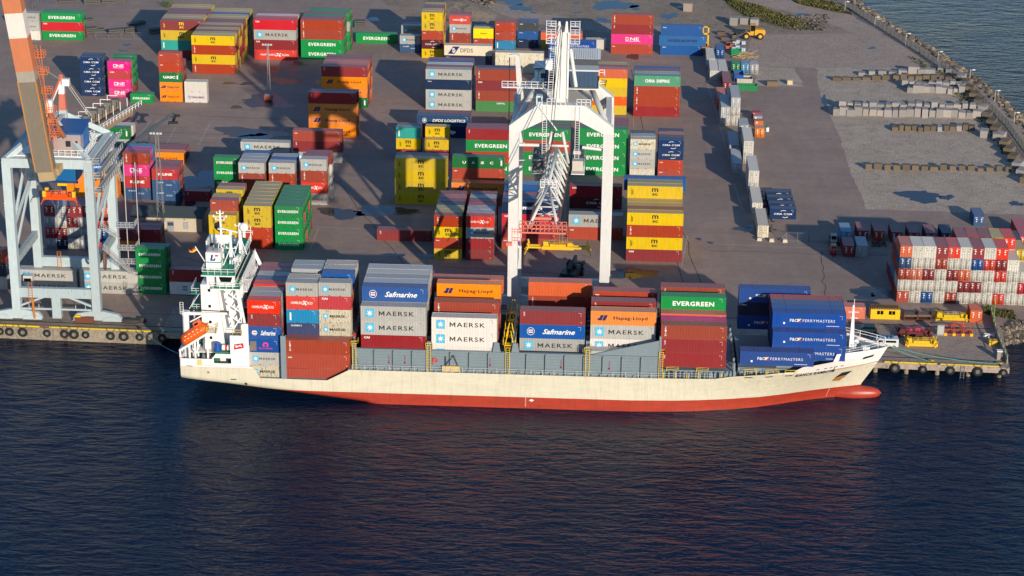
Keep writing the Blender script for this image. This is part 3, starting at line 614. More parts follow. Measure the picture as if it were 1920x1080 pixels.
yb('grey-starred four-high stack', 798.4, 205.3, 129.4, L40, ['mk mk nb mk', 'mr br mk mr', 'wh mr mk wh', 'br mk mr bl', 'mr br br mr'])
yb('brown stack with faded green base', 892, 208.5, 130.5, L40, ['cp tr ca tr', 'br mr tr nb'])
yb('long pair with strapped roof', 782, 257, 214, L45, ['sp dl', 'nb mr'])
yb('small turquoise-topped stack', 743, 299, 239.5, L20, ['br ms tq', 'mr mr mr'])
yb('small yellow stack', 796, 299, 261.6, L20, ['br ms', 'mr ms ms'])
yb('four-high yellow wall', 740.9, 382.4, 296, L40, ['ms ms ms ms', 'mr ms mr mr', 'br br mr br'][:2])
yb('maroon-topped green stack', 873.5, 325.5, 241, L40, ['ev br ev mr', 'mr ev mr mr'])
yb('stack behind the lattice boom', 846.5, 384, 342, L40, ['br hl', 'br br br ua'])
yb('green block left of the lattice boom', 974.5, 326.5, 241, L40, ['ev ev br ev', 'mr ev ev mr', 'ev br ev ev', 'mr ev br mr'])
yb('green block right of the lattice boom', 1082, 327.3, 241, L40, ['ev ev ev ev', 'ev mr ev mr', 'mr ev mr mr', 'ev mr br mr'])
yb('small grey-starred stack', 1180, 334.7, 260.6, L20, ['wr mk mk rw', 'mk gy mk gy', 'mk mk gy gr'])
yb('small navy-topped stack', 1232.5, 336.6, 262.5, L20, ['br br cc cc', 'mr br nb gr', 'br mr nb or', 'mr nb br nb'])
yb('tall stack behind the gantry', 1088.5, 213.5, 129.4, L40, ['ms or ms ms or', 'ms mr ms ms mr', 'mr ms br ms ms'])
yb('teal-topped stack', 1187.1, 217.9, 141.6, L40, ['mr tr tr cs', 'mr br tr gy', 'br mr br mr', 'br mr mr bl'])
yb('tall stack with magenta middle', 1145.3, 100.3, 23.4, L40, ['br on mr tr'])
p = G(1237.8, 102.8)
yb('three-high blue stack', 1237.8, 102.8, 45, L40, ['bl . bl'])
reg(p.x+6.4, p.y+.9, CON[-1]['h']+.03, L45, CON[-1]['h'], 'rm', 0, 'grey-blue dark-lettered container between two plain blue ones', 'stacked shipping containers in the yard')
yb('stack beneath the lattice boom', 940.5, 467.5, 378, L40, ['br mr rd sp', 'br bl bl bl', 'br mr br br', 'bl mr bl .', 'nb bl bl bl', 'br bl bl lb'])
yb('dark pair behind gantry leg', 1067.5, 390.5, 347.8, L40, ['cg ca'])
yb('pair beside gantry leg', 1065.5, 448, 402, L40, ['br mk'])
yb('banded yellow stack right of gantry', 1173.4, 489.4, 398.4, L40, ['ca ms tr ms', 'br ms mr mr', 'ms ms ms ms', 'br ms ms ms', 'ms mr br ms ms', 'mr ms ms br my'])
q = G(1173.4, 489.4); reg(q.x+6.1, q.y+1.2+6*2.52, .02+4*2.83, L45, 2.83, 'bl', 0, 'long plain blue container topping the rear of the banded yellow stack', 'stacked shipping containers in the yard')
for k, c in enumerate(('ms', 'br', 'ms', 'mr')): reg(q.x+6.1, q.y+1.2+6*2.52, .02+k*2.83, L40, 2.82, c, 0, words_for(c, k, 5, 6, 7, 'banded yellow stack right of gantry'), 'stacked shipping containers in the yard')
yb('seven-deep stack, yellow bottom', 814, 486.3, 404.4, L20, ['ms br ms tr', 'ms br mr ms', 'br ms br ms', 'mr ms mr nb', 'br mr ms mr', 'ms mr br or', 'mr br br mr'])
yb('seven-deep stack, red top', 873.4, 487.8, 405.3, L20, ['mr mr mk hs', 'br mk gy gy', 'mk br mk gy', 'gy mr br rd', 'mk mk br mr', 'br gy mr gy', 'mr mk br mr'])
yb('lone long one by the puddles', 707, 450.7, 430.6, L40, ['mr'])
# ---- end-on containers down the middle lane
g1 = 'containers lined up end-on down the lane'
endon('single near the wheel loader', 1341.7, 109.7, 92, 1, L20, 'bl', g1)
endon('farthest of the pale lane', 1324.5, 128, 110, 1, L40, 'wh', g1)
endon('second farthest of the pale lane', 1330.8, 150, 132.5, 1, L40, 'wh', g1)
endon('lane, right of a pale twin', 1347.8, 150.3, 132.5, 1, L40, 'wh', g1)
endon('lane, between pale ones', 1355, 172, 154, 1, L40, 'mr', g1)
endon('lane, behind a tall white stack', 1362, 196, 173, 1, L20, 'nb', g1)
endon('lane, behind a white pair', 1344.5, 206, 186, 1, L40, 'or', g1)
endon('two-high pair at lane centre', 1350.8, 235, 200.5, 2, L40, 'wh gy', g1)
endon('three-high stack at lane centre', 1369, 235, 182.7, 3, L40, 'wh wh gy', g1)
endon('two-high, just below the three-high stack', 1384.5, 271, 234, 2, L20, 'wh gy', g1)
endon('two-high, nearer lane', 1393, 307, 262.6, 2, L40, 'wh wh', g1)
endon('grey-roofed single in shade of nearer lane', 1367, 293, 272, 1, L40, 'gy', g1)
endon('nearer grey-roofed single in shade', 1372.7, 325.8, 306.2, 1, L40, 'gy', g1)
endon('two-high, second nearest of lane', 1402.2, 364, 319.8, 2, L40, 'wh wh', g1)
endon('single, behind the nearest of lane', 1409.5, 401.5, 380, 1, L40, 'wh', g1)
endon('nearest single of the lane', 1420, 446, 423, 1, L40, 'wr', g1)
g2 = 'small navy containers in a spaced row'
for i, (a, b) in enumerate(((1444.0, 391.0), (1441.5, 381), (1438.5, 369.5), (1435.8, 359))):
    pt = G(a, b, 2.55); reg(pt.x+3.03, pt.y+1.22, 0.02, L20, 2.5, 'cc', 0, 'small navy container, %s of the spaced row of four' % ('nearest', 'second nearest', 'third nearest', 'farthest')[i], g2)
endon('between the tank and the scrap pile', 1371, 137, 117, 1, 3.6, 'eg', 'small storage containers')
endon('beside a green one by scrap timber', 1389, 138, 118, 1, 3.6, 'lb', 'small storage containers')
endon('grey end, rusty roof, by timber', 1405.5, 139, 119, 1, 3.6, 'gy', 'small storage containers')
endon('lone beside the gravel lane, small', 1415, 257.5, 241, 1, 2.9, 'hl', 'small storage containers')
# ---- right-hand side
g3 = 'containers standing singly behind the big block'
for i, (a, b, c) in enumerate(((1575.5, 454, 'lb'), (1606.5, 452, 'mr'), (1637.5, 453, 'br'), (1670, 455, 'mr'), (1702.5, 456, 'mr'), (1734, 457, 'mr'), (1764, 457, 'nb'))):
    endon('%s of the spaced line' % ('first', 'second', 'third', 'fourth', 'fifth', 'sixth', 'seventh')[i], a, b, b-20, 1, L20, c, g3)
endon('single with wide maroon end', 1580.5, 481.3, 461, 1, L20, 'mr', g3)
endon('open-doored single beside maroon one', 1605.5, 481.3, 460, 1, L20, 'gy', g3)
endon('behind the spaced line, on asphalt', 1825, 424, 405, 1, L20, 'kb', g3)
endon('at the photo edge behind the block', 1911, 462, 445, 1, L40, 'rd', g3)
p0 = G(1680.6, 566.4); hh = V(1680.6, 460.5, p0.y).z/5
cols = ['br wh br kb or', 'wh wh op wh wh', 'bl wh mr wh wh', 'wh wh wh br mr', 'br wh mr wh hs', 'wh mr or wh wh', 'wh mr wh bl mr', 'wh wh wh hs wh', 'hs wh hs mr hs', 'wh wh wh wh', 'wh rd wh']
back = ['mr cy br mr', 'wh mr wh wh', 'br mr wh', 'mr wh br', 'wh br mr mr', 'mr wh br wh mr', 'br mr wh mr br', 'mr wh mr wh mr', 'wh mr wh wh ms', 'br wh ms wh hs', 'wh ms wh ms']
back2 = ['mr', 'mr mr', '', '', 'mr', 'mr br', 'br mr wh', 'wh br', 'ms wh', 'br ms nb', 'bl nb ms nb']
for s, cc in enumerate((cols, back, back2)):
    for i, st in enumerate(cc):
        ts = st.split()
        for k, c in enumerate(ts):
            reg(p0.x+1.22+i*2.475, p0.y+3.03+s*6.2+(.3 if s else 0), .02+k*hh, L20, hh-.012, c, -math.pi/2,
                '%s container end, %s tier, %s column, %s of the big block' % (KIND[c][0], 'top' if k == len(ts)-1 else ORD[k], ['first', 'second', 'third', 'fourth', 'fifth', 'sixth', 'seventh', 'eighth', 'ninth', 'tenth', 'eleventh'][i], ('front', 'middle', 'back')[s]), 'containers of the big end-on block')
# end-on stack under the left crane
p1 = G(86.8, 467); h1 = V(86.8, 385, p1.y).z/4
for i, st in enumerate(('gy rd gy mr', 'nb mr wh gy', 'wh gy mr mr', 'gy gy gy mr', 'rd wh rd rd', 'bl bl br or')):
    for k, c in enumerate(st.split()): reg(p1.x+1.22+i*2.475, p1.y+3.03, .02+k*h1, L20, h1-.012, c, -math.pi/2, '%s container end, %s tier, %s column, stack inside left crane' % (KIND[c][0], ORD[k], ['first', 'second', 'third', 'fourth', 'fifth', 'sixth'][i]), 'end-on containers inside the left crane')
# containers standing on the pier
p = G(1566, 597); reg(p.x+3.03, p.y+1.22, .03, L20, 2.6, 'op', 0, 'faded salmon container standing on pier behind the ship bow', 'containers on the pier')
p = G(1818, 604.5); reg(p.x+1.22, p.y+2, .03, 4.0, 2.6, 'or', -math.pi/2, 'faded orange container end-on at the pier head', 'containers on the pier')
# ------------------------------------------------------------------ containers on the ship
gs = 'containers stacked on the ship'
def sb(where, a, top, Y, L, n, h, rows, dy=2.5):      # top-left pixel of the front row
    p = V(a, top, Y); block(where, p.x, Y, p.z-n*h, L, h, rows, dy, gs)
sb('ship bay beside the bridge', 463, 562.7, 377, L20, 6, 2.62, ['rw mk pk sf mr hs', 'mk mk mk br gy gy', 'br mr mk br mr gy', ('br br mr br mr hs', 0, .3), ('br br br mk mr kb', 0, .3), ('br br br mk mr gy', 0, .3), ('br mr br mr br mr', 0, .3), ('br mr br mr br br', 0, .3)])
sb('ship recess beside the bridge', 535, 636.5, 377, L40, 3, 2.86, ['br br tr'])
sb('second ship bay, aft side', 535.5, 529.5, 379.5, L20, 4, 2.7, ['sh cy hs mk', 'mk br mk wr', '. . br', 'br mk br gy', 'mr br mk gy'])
sb('second ship bay, forward side', 597, 529.5, 379.5, L20, 4, 2.7, ['rw rw rd mk', 'mk br br', 'br mr mk sf', 'mr wr wr wr', 'mr wr br wr'])
block('lower hold of second bay', -58.2, 379.6, 1.6, L40, 2.8, ['mr br br', 'br br mr', 'mr br br', 'br br br', 'br mr br', 'br mr br'], 2.5, gs)
sb('third ship bay', 676, 573.3, 377, L40, 3, 2.88, ['ca mk mk', 'br mk mk sf', 'mr br mk gy', 'mr br mk gy', 'mr mk br wh', 'mk mr br gy', 'mr br mk', 'br mr mr'])
B4 = V(809, 594.2, 377)
block('fourth ship bay', B4.x, 377, B4.z-8.7, L40, 2.9, ['mw mw mw', 'br mr', ('mr br tr', .1, 1.1), 'mr br br', ('mr br mr hl', .2, 0), 'br br mr', 'mr br br', ('br sf or', -.5, 1.1)], 2.5, gs)
CON[-1]['L'] = L45
B5 = V(975, 581.6, 379.5)
block('fifth ship bay', B5.x, 377, B5.z-4*2.8, L40, 2.8, [('gy', .1, .1), 'br mk sf mr', 'br mr', 'mr br', 'br mr', 'mr br', 'br mr', ('br mr tr or', 1.0, 0)], 2.5, gs)
B6 = V(1108, 582.5, 379.5)
block('sixth ship bay', B6.x, 377, B6.z-4*2.8, L40, 2.8, [('br mk', 0, -1.5), 'br mw mk hl', 'mr br', 'br mr br mr', 'br mr', ('mr br mr br', .3, .1), 'br mr', 'mr br'], 2.5, gs)
for c in CON[-20:]:
    pass
B7 = V(1240, 609, 377)
block('seventh ship bay', B7.x, 377, B7.z-3*2.8, L40, 2.8, ['mr mr tr', 'br mr pi', ('mr br or', 0, .3), 'mr br mr ev', 'mr br', ('br mr br tr', 0, 0)], 2.5, gs)
B8 = V(1387, 684, 377.8); 
block('bow bay, near side', B8.x, 377.8, B8.z, L45, 2.75, ['po'], 2.5, gs)
B9 = V(1448, 648, 380.3)
block('bow bay, forward stack', B9.x, 380.3, B9.z-2.8, L45, 2.8, ['po po', 'bl po po', 'po bl bl', 'nb bl ob', 'bl nb br'], 2.5, gs)
BA = V(1386, 549, 395.2)
block('bow bay, far side', BA.x, 395.2, B9.z-2.8, L45, 2.8, ['po nb po'], 2.5, gs)
# ------------------------------------------------------------------ which of them the camera sees
def build_containers():
    vs = []; fs = []
    for c in CON:
        hx, hy = (c['L']/2, 1.219) if abs(c['rz']) < .1 else (1.219, c['L']/2); x, y, z, h = c['x'], c['y'], c['z'], c['h']; i = len(vs)
        vs += [(x-hx, y-hy, z), (x+hx, y-hy, z), (x+hx, y+hy, z), (x-hx, y+hy, z), (x-hx, y-hy, z+h), (x+hx, y-hy, z+h), (x+hx, y+hy, z+h), (x-hx, y+hy, z+h)]
        fs += [tuple(i+k for k in q) for q in ((0,3,2,1),(4,5,6,7),(0,1,5,4),(1,2,6,5),(2,3,7,6),(3,0,4,7))]
    # the solid parts of the setting that hide containers
    for (x0, y0, z0, x1, y1, z1) in ((-79, 375.7, -2, 44, 376.2, 4.2), (-46.5, 376.2, 4, 11, 376.5, 8.2)):
        i = len(vs); vs += [(x0,y0,z0),(x1,y0,z0),(x1,y1,z0),(x0,y1,z0),(x0,y0,z1),(x1,y0,z1),(x1,y1,z1),(x0,y1,z1)]
        fs += [tuple(i+k for k in q) for q in ((0,3,2,1),(4,5,6,7),(0,1,5,4),(1,2,6,5),(2,3,7,6),(3,0,4,7))]
    tree = BVHTree.FromPolygons(vs, fs); hits = [0]*(len(CON)+2)
    for py in range(2, 760, 4):
        for px in range(2, 1920, 3):
            r = tree.ray_cast(CP, ray(px, py).normalized())
            if r[2] is not None: hits[r[2]//6] += 1
    order = sorted(range(len(CON)), key=lambda i: -hits[i]); seen = [i for i in order if hits[i] >= 3]
    keep = set(seen[:300])
    print('CONTAINERS', len(CON), 'seen', len(seen), 'kept', len(keep), 'hits at 300', hits[order[min(299, len(order)-1)]])
    used = {}
    for i, c in enumerate(CON):
        if i not in keep: continue
        lab = c['label']; lab = lab[0].upper()+lab[1:] if False else lab
        used[lab] = used.get(lab, 0)+1
        if used[lab] > 1: print('DUP', lab)
        o = bpy.data.objects.new('shipping_container', body_mesh(c['L'], c['code'])); COL.objects.link(o)
        o.location = (c['x'], c['y'], c['z']); o.rotation_euler = (0, 0, c['rz']); o.scale = (1, 1, c['h']/2.59)
        tag(o, lab, 'container', c['group'])
        ax = abs(c['rz']) > .1
        if hits[i] >= 12:
            if not ax:
                t, e = art(c['code'], c['L'])
                if t: link_mesh('lettering', t, o)
                if e: link_mesh('emblem', e, o)
            if ax or (c['x'] < 18 and hits[i] >= 30):
                dm = door_mesh(c['code']); d1 = link_mesh('door', dm, o, (c['L']/2-.055, 0, 0))
                d2 = link_mesh('door', dm, o, (c['L']/2-.055, 0, 0)); d2.scale = (1, -1, 1)
                if 'open-doored' in lab: d1.location = (c['L']/2-.02, -1.15, 0); d1.rotation_euler = (0, 0, -1.9)
    # every container past the three hundred that show largest: one object
    V_, F_, M_ = [], [], []; off = 0; mats = []; mi = {}
    def add(me, mtx, flip=False):
        nonlocal off
        n = len(me.vertices); co_ = np.empty(n*3); me.vertices.foreach_get('co', co_); co_ = co_.reshape(-1, 3)
        m4 = np.array(mtx); V_.append(co_@m4[:3, :3].T+m4[:3, 3])
        mp_ = []
        for x in me.materials:
            if x.name not in mi: mi[x.name] = len(mats); mats.append(x)
            mp_.append(mi[x.name])
        key = me.name
        if key not in cache:
            ms_ = np.empty(len(me.polygons), dtype=int); me.polygons.foreach_get('material_index', ms_)
            ls = np.empty(len(me.polygons), dtype=int); me.polygons.foreach_get('loop_total', ls); lv = np.empty(len(me.loops), dtype=int); me.loops.foreach_get('vertex_index', lv); cache[key] = (ms_, ls, lv)
        ms_, ls, lv = cache[key]; F_.append((ls, lv+off)); M_.append(np.array(mp_)[ms_]); off += n
    cache = {}
    for i, c in enumerate(CON):
        if i in keep: continue
        mtx = Matrix.Translation((c['x'], c['y'], c['z']))@Matrix.Rotation(c['rz'], 4, 'Z')@Matrix.Diagonal((1, 1, c['h']/2.59, 1))
        add(body_mesh(c['L'], c['code']), mtx)
        if hits[i] >= 6:
            if abs(c['rz']) < .1:
                for t in art(c['code'], c['L']):
                    if t: add(t, mtx)
            if abs(c['rz']) > .1 or c['x'] < 18:
                dm = door_mesh(c['code'])
                for s_ in (1, -1): add(dm, mtx@Matrix.Translation((c['L']/2-.055, 0, 0))@Matrix.Diagonal((1, s_, 1, 1)))
    if V_:
        me = bpy.data.meshes.new('container_stacks'); vv = np.concatenate(V_); ls = np.concatenate([f[0] for f in F_]); lv = np.concatenate([f[1] for f in F_]); ms_ = np.concatenate(M_)
        me.vertices.add(len(vv)); me.vertices.foreach_set('co', vv.ravel()); me.loops.add(len(lv)); me.loops.foreach_set('vertex_index', lv)
        me.polygons.add(len(ls)); me.polygons.foreach_set('loop_start', np.concatenate([[0], np.cumsum(ls)[:-1]])); me.polygons.foreach_set('loop_total', ls)
        for x in mats: me.materials.append(x)
        me.polygons.foreach_set('material_index', ms_); me.update(calc_edges=True)
        o = bpy.data.objects.new('container_stacks', me); COL.objects.link(o); o['kind'] = 'stuff'; o['label'] = 'remaining containers behind and inside the stacks'
build_containers()
# ------------------------------------------------------------------ ship
YC = 386.4
def lerp_tab(tab, x):
    if x <= tab[0][0]: return tab[0][1]
    for (a, p), (b, q) in zip(tab, tab[1:]):
        if x <= b: return p+(q-p)*(x-a)/(b-a)
    return tab[-1][1]
HDK = [(-79, 10.5), (-76, 10.8), (22, 10.8), (30, 10.5), (36, 9.7), (40, 8.4), (44, 6.6), (47, 5.0), (50, 3.3), (52.5, 1.7), (54.6, 0.08)]
HWL = [(-79, 10.3), (-60, 10.8), (6, 10.8), (16, 10.1), (24, 8.6), (32, 6.4), (38, 4.3), (43, 2.4), (47, 1.0), (49.2, 0.08), (54.6, .05)]
ZTOP = [(-79, 4.25), (-65.2, 4.25), (-63.9, 2.05), (-51.2, 1.95), (-47, 4.25), (21.4, 4.3), (24.4, 4.8), (36.4, 5.5), (38.0, 6.6), (43.9, 6.9), (44.2, 8.4), (54.6, 7.7)]
ZK = [(-79, 1.0), (-70, .2), (-60, -.9), (-50, -2.0), (-44, -2.75), (-38, -5.0), (60, -5.0)]
def hb(x, z):
    d, wl = lerp_tab(HDK, x), lerp_tab(HWL, x); t = max(0., min(1.15, (z-WATER)/9.0)); p = 1.5 if x > 6 else 1
    v = wl+(d-wl)*min(1, (t**p))if x > 6 else d
    if z < WATER: v = wl
    return v
def stemx(z):      # forward end of the hull at height z
    return lerp_tab([(-5, 48.5), (-2.6, 48.9), (0, 50.0), (3, 51.9), (6, 53.6), (8, 54.6)], z)
def hull_pt(u, z, side):
    # u in [-79, 54.6] station, squeezed so that it ends at the stem
    xs = u if u < 30 else 30+(u-30)*(stemx(z)-30)/(54.6-30)
    zk = lerp_tab(ZK, u); h = hb(u, z) if u < 30 else None
    if h is None:
        d, wl = lerp_tab(HDK, u), lerp_tab([(30, 6.9), (36, 5.0), (42, 3.0), (48, 1.4), (54.6, .05)], u); t = max(0, min(1, (z-WATER)/9.5)); h = wl+(d-wl)*t**1.3
    if z < zk+1.3:
        t = max(0, (z-zk)/1.3); h = h-1.7*(1-math.sqrt(max(0, 1-(1-t)**2)))
    return Vector((xs, YC+side*h, z))
hm, nt, bs = newmat('hull_paint')
tc = N(nt, 'ShaderNodeTexCoord'); sx = N(nt, 'ShaderNodeSeparateXYZ'); nt.links.new(tc.outputs['Object'], sx.inputs[0])
Z = sx.outputs[2]; X = sx.outputs[0]
mp = N(nt, 'ShaderNodeMapping'); mp.inputs['Scale'].default_value = (.25, .25, 1.0); nt.links.new(tc.outputs['Object'], mp.inputs[0])
nz = N(nt, 'ShaderNodeTexNoise', i_Scale=1.2, i_Detail=8., i_Roughness=.7); nt.links.new(mp.outputs[0], nz.inputs[0])
mp2 = N(nt, 'ShaderNodeMapping'); mp2.inputs['Scale'].default_value = (1.6, 1.6, .12); nt.links.new(tc.outputs['Object'], mp2.inputs[0])
nz2 = N(nt, 'ShaderNodeTexNoise', i_Scale=1.4, i_Detail=5., i_Roughness=.6); nt.links.new(mp2.outputs[0], nz2.inputs[0])
cream = mixc(nt, maprange(nt, nz.outputs[0], .45, .75, 0, .5), s2l((214, 207, 182)), s2l((186, 181, 166)))
cream = mixc(nt, maprange(nt, nz2.outputs[0], .5, .75, 0, .35), cream, s2l((170, 152, 118)))
red = mixc(nt, maprange(nt, nz.outputs[0], .4, .7, 0, .7), s2l((178, 62, 42)), s2l((150, 52, 36)))
red = mixc(nt, maprange(nt, nz2.outputs[0], .5, .7, 0, .5), red, s2l((120, 62, 44)))
whi = mixc(nt, maprange(nt, nz2.outputs[0], .5, .8, 0, .4), s2l((246, 240, 232)), s2l((222, 212, 196)))
wv = N(nt, 'ShaderNodeTexBrick'); wv.inputs['Scale'].default_value = 1.0; wv.inputs['Mortar Size'].default_value = .012; wv.inputs['Brick Width'].default_value = 6.0; wv.inputs['Row Height'].default_value = 1.9; wv.inputs['Color1'].default_value = (1, 1, 1, 1); wv.inputs['Color2'].default_value = (.93, .93, .93, 1); wv.inputs['Mortar'].default_value = (.72, .70, .66, 1)
cx_ = N(nt, 'ShaderNodeCombineXYZ'); nt.links.new(X, cx_.inputs[0]); nt.links.new(Z, cx_.inputs[1]); nt.links.new(cx_.outputs[0], wv.inputs[0])
cream = mixc(nt, .55, cream, wv.outputs[0], 'MULTIPLY'); red = mixc(nt, .8, red, wv.outputs[0], 'MULTIPLY')
nz3 = N(nt, 'ShaderNodeTexNoise', i_Scale=3., i_Detail=6., i_Roughness=.7); nt.links.new(mp2.outputs[0], nz3.inputs[0])
cream = mixc(nt, maprange(nt, nz3.outputs[0], .62, .70, 0, .5), cream, s2l((150, 112, 76)))
c = mixc(nt, maprange(nt, mth(nt, 'ADD', Z, mth(nt, 'MULTIPLY', nz.outputs[0], .02)), -.32, -.30), red, cream)
c = mixc(nt, mth(nt, 'MULTIPLY', maprange(nt, X, -65.6, -65.5, 1, 0), maprange(nt, Z, 4.0, 4.02)), c, whi)
bl = mth(nt, 'SUBTRACT', Z, mth(nt, 'MULTIPLY', mth(nt, 'SUBTRACT', 36., X), .045))
c = mixc(nt, mth(nt, 'MULTIPLY', maprange(nt, X, 31.9, 32), maprange(nt, bl, 4.95, 4.97)), c, whi)
for z0, z1, rgb in ((4.62, 4.68, (90, 60, 50)), (4.48, 4.60, (214, 140, 50)), (4.36, 4.42, (110, 70, 60))):
    c = mixc(nt, mth(nt, 'MULTIPLY', maprange(nt, X, 42, 44), mth(nt, 'MULTIPLY', maprange(nt, Z, z0, z0+.02), maprange(nt, Z, z1, z1+.02, 1, 0))), c, s2l(rgb))
nt.links.new(c, bs.inputs['Base Color']); bs.inputs['Roughness'].default_value = .38
ship = thing('container_ship', 'cream and red container ship moored along the quay, loaded with stacked containers', 'ship', (-12, YC, WATER))
SO = Vector((12, -YC, -WATER))
def spart(b, name, mats, parent=ship, smooth=False, **k):
    """part given in world coordinates"""
    o = b.build(name, mats, parent, smooth, **k)
    off = Vector((0, 0, 0)); p = parent
    if p is ship: o.location = SO
    return o
hb_ = MB(); us = [-79, -77, -74, -70, -66, -65.2, -63.9, -60, -56, -51.2, -49, -47, -44, -40, -34, -24, -14, -4, 6, 10, 14, 18, 21.4, 24.4, 27, 30, 33, 36.4, 38, 40, 42, 43.9, 44.2, 46, 48, 49.5, 51, 52.5, 53.5, 54.6]
NZ = 16
for side in (-1, 1):
    i0 = len(hb_.v)
    for u in us:
        zt, zk = lerp_tab(ZTOP, u), lerp_tab(ZK, u)
        for k in range(NZ+1):
            t = k/NZ; z = zk+(zt-zk)*(t**1.6); hb_.v.append(tuple(hull_pt(u, z, side)))
    for a in range(len(us)-1):
        for k in range(NZ):
            q = (i0+a*(NZ+1)+k, i0+(a+1)*(NZ+1)+k, i0+(a+1)*(NZ+1)+k+1, i0+a*(NZ+1)+k+1)
            hb_.f.append(q if side < 0 else q[::-1]); hb_.m.append(0)
n1 = len(us)*(NZ+1)
for k in range(NZ): hb_.f.append((k, k+1, n1+k+1, n1+k)); hb_.m.append(0)       # transom
for a in range(len(us)-1): hb_.f.append((a*(NZ+1), n1+a*(NZ+1), n1+(a+1)*(NZ+1), (a+1)*(NZ+1))); hb_.m.append(0)
hull = spart(hb_, 'hull', hm, smooth=False); hull.location = SO
tmp = hull.data
tc.object = None
# object coords are shifted by SO: bake the vertices into world-like values by moving the shader origin with the mesh (mesh keeps world numbers)
bb = MB(); prof = []
for k in range(19):
    t = k/18; x = 43+10.9*t; r = (1.45*math.sqrt(max(0, 1-max(0, (t-.45)/.55)**2.2)))*(.5+.5*min(1, t/.45)); prof.append((x, r))
i = 0
for x, r in prof:
    for l in range(16):
        a = 2*math.pi*l/16; bb.v.append((x, YC-.2+r*1.0*math.cos(a), -2.15+r*1.05*math.sin(a)+.25*(x-43)/11))
for k in range(18):
    for l in range(16): bb.f.append((k*16+l, (k+1)*16+l, (k+1)*16+(l+1) % 16, k*16+(l+1) % 16)); bb.m.append(0)
spart(bb, 'bulbous_bow', hm, smooth=True)
# deck surfaces
def plan(x0, x1, z, inset=.25, n=14, b=None, m=0):
    b = b or MB(); xs = [x0+(x1-x0)*k/n for k in range(n+1)]
    L = [hull_pt(x, z, -1)+Vector((0, inset, 0)) for x in xs]; Rt = [hull_pt(x, z, 1)-Vector((0, inset, 0)) for x in xs]
    for k in range(n):
        b.face([(L[k].x, L[k].y, z), (L[k+1].x, L[k+1].y, z), (Rt[k+1].x, Rt[k+1].y, z), (Rt[k].x, Rt[k].y, z)], m)
    return b
spart(plan(-78.8, -66, 3.2), 'mooring_deck', GREEND)
spart(plan(-66, -47, 1.7, .15), 'cargo_deck', GREY)
spart(plan(-47, 44, 4.05, .05, 40), 'cargo_deck', GREY)
spart(plan(44.1, 54.2, 7.4, .12), 'forecastle_deck', GREY)
b = MB(); p0_ = hull_pt(44.05, 4, -1)
b.face([(44.1, hull_pt(44.1, 8.3, -1).y+.05, 8.4), (44.1, hull_pt(44.1, 8.3, 1).y-.05, 8.4), (44.1, hull_pt(44.1, 4.4, 1).y-.05, 4.06), (44.1, hull_pt(44.1, 4.4, -1).y+.05, 4.06)])
spart(b, 'forecastle_bulkhead', WHITE)
b = MB(); b.box(-47.3, YC-10.6, 1.7, -46.9, YC+10.6, 4.2); spart(b, 'recess_bulkhead', GREY)
# grey hatch coaming with stiffeners
b = MB(); yw = 376.55
b.box(-46.2, yw, 4.05, 11.2, yw+.25, 8.25)
for k in range(49):
    x = -45.9+k*1.19
    if k % 3 == 0: b.box(x-.09, yw-.45, 4.05, x+.09, yw, 8.1)
for z in (4.7, 5.3, 5.9, 6.5, 7.1, 7.7): b.box(-46.2, yw-.08, z, 11.2, yw, z+.07)
b.box(-46.3, yw-.3, 8.25, 11.2, yw+.3, 8.36)
for k in range(36): b.box(-45+k*1.55, yw-.36, 4.06, -44.5+k*1.55, yw-.16, 4.5)
b.prism([(-1.5, 8.36), (11.2, 8.36), (11.2, 11.6)], 'y', yw, yw+.2)
b.box(10.9, yw-.1, 4.05, 11.3, yw+.3, 12.4)
for x0 in (-19.4, -15.9): b.prism([(x0-.75, 8.36), (x0+.75, 8.36), (x0+.45, 10.2), (x0-.45, 10.2)], 'y', yw-.1, yw+.1)
spart(b, 'hatch_coaming', GREY)
b = MB(); b.box(-46.2, 396.1, 4.05, 11.2, 396.35, 8.2); spart(b, 'hatch_coaming', GREY)
b = MB(); b.box(11.4, 377.1, 4.06, 25.4, 395.6, 5.5); b.box(25.8, 378.3, 4.06, 33.0, 394.5, 5.9); b.box(33, 380.2, 4.06, 39.0, 392.6, 5.9); b.box(39, 382.4, 4.06, 44.0, 390.4, 5.9)
for k in range(22): b.box(11.8+k*.95, 376.7 if k < 14 else 377.4+.05*k, 4.06, 12.1+k*.95, 377.1 if k < 14 else 378.0, 5.3)
spart(b, 'hatch_cover', GREY)
b = MB()
for k in range(34): x = 11.8+k*.72; y = hull_pt(x, 5, -1).y+.8; b.box(x, y, 4.06, x+.22, y+.25, 5.0+.5*random.random(), k % 3 == 0)
for x in (12.4, 18, 27, 31, 34.5): b.rail([(x, 376.9, 5.2), (x+2.2, 377.2, 5.2)], .9, .05, m=1)
spart(b, 'deck_fittings', [DARK, YEL])
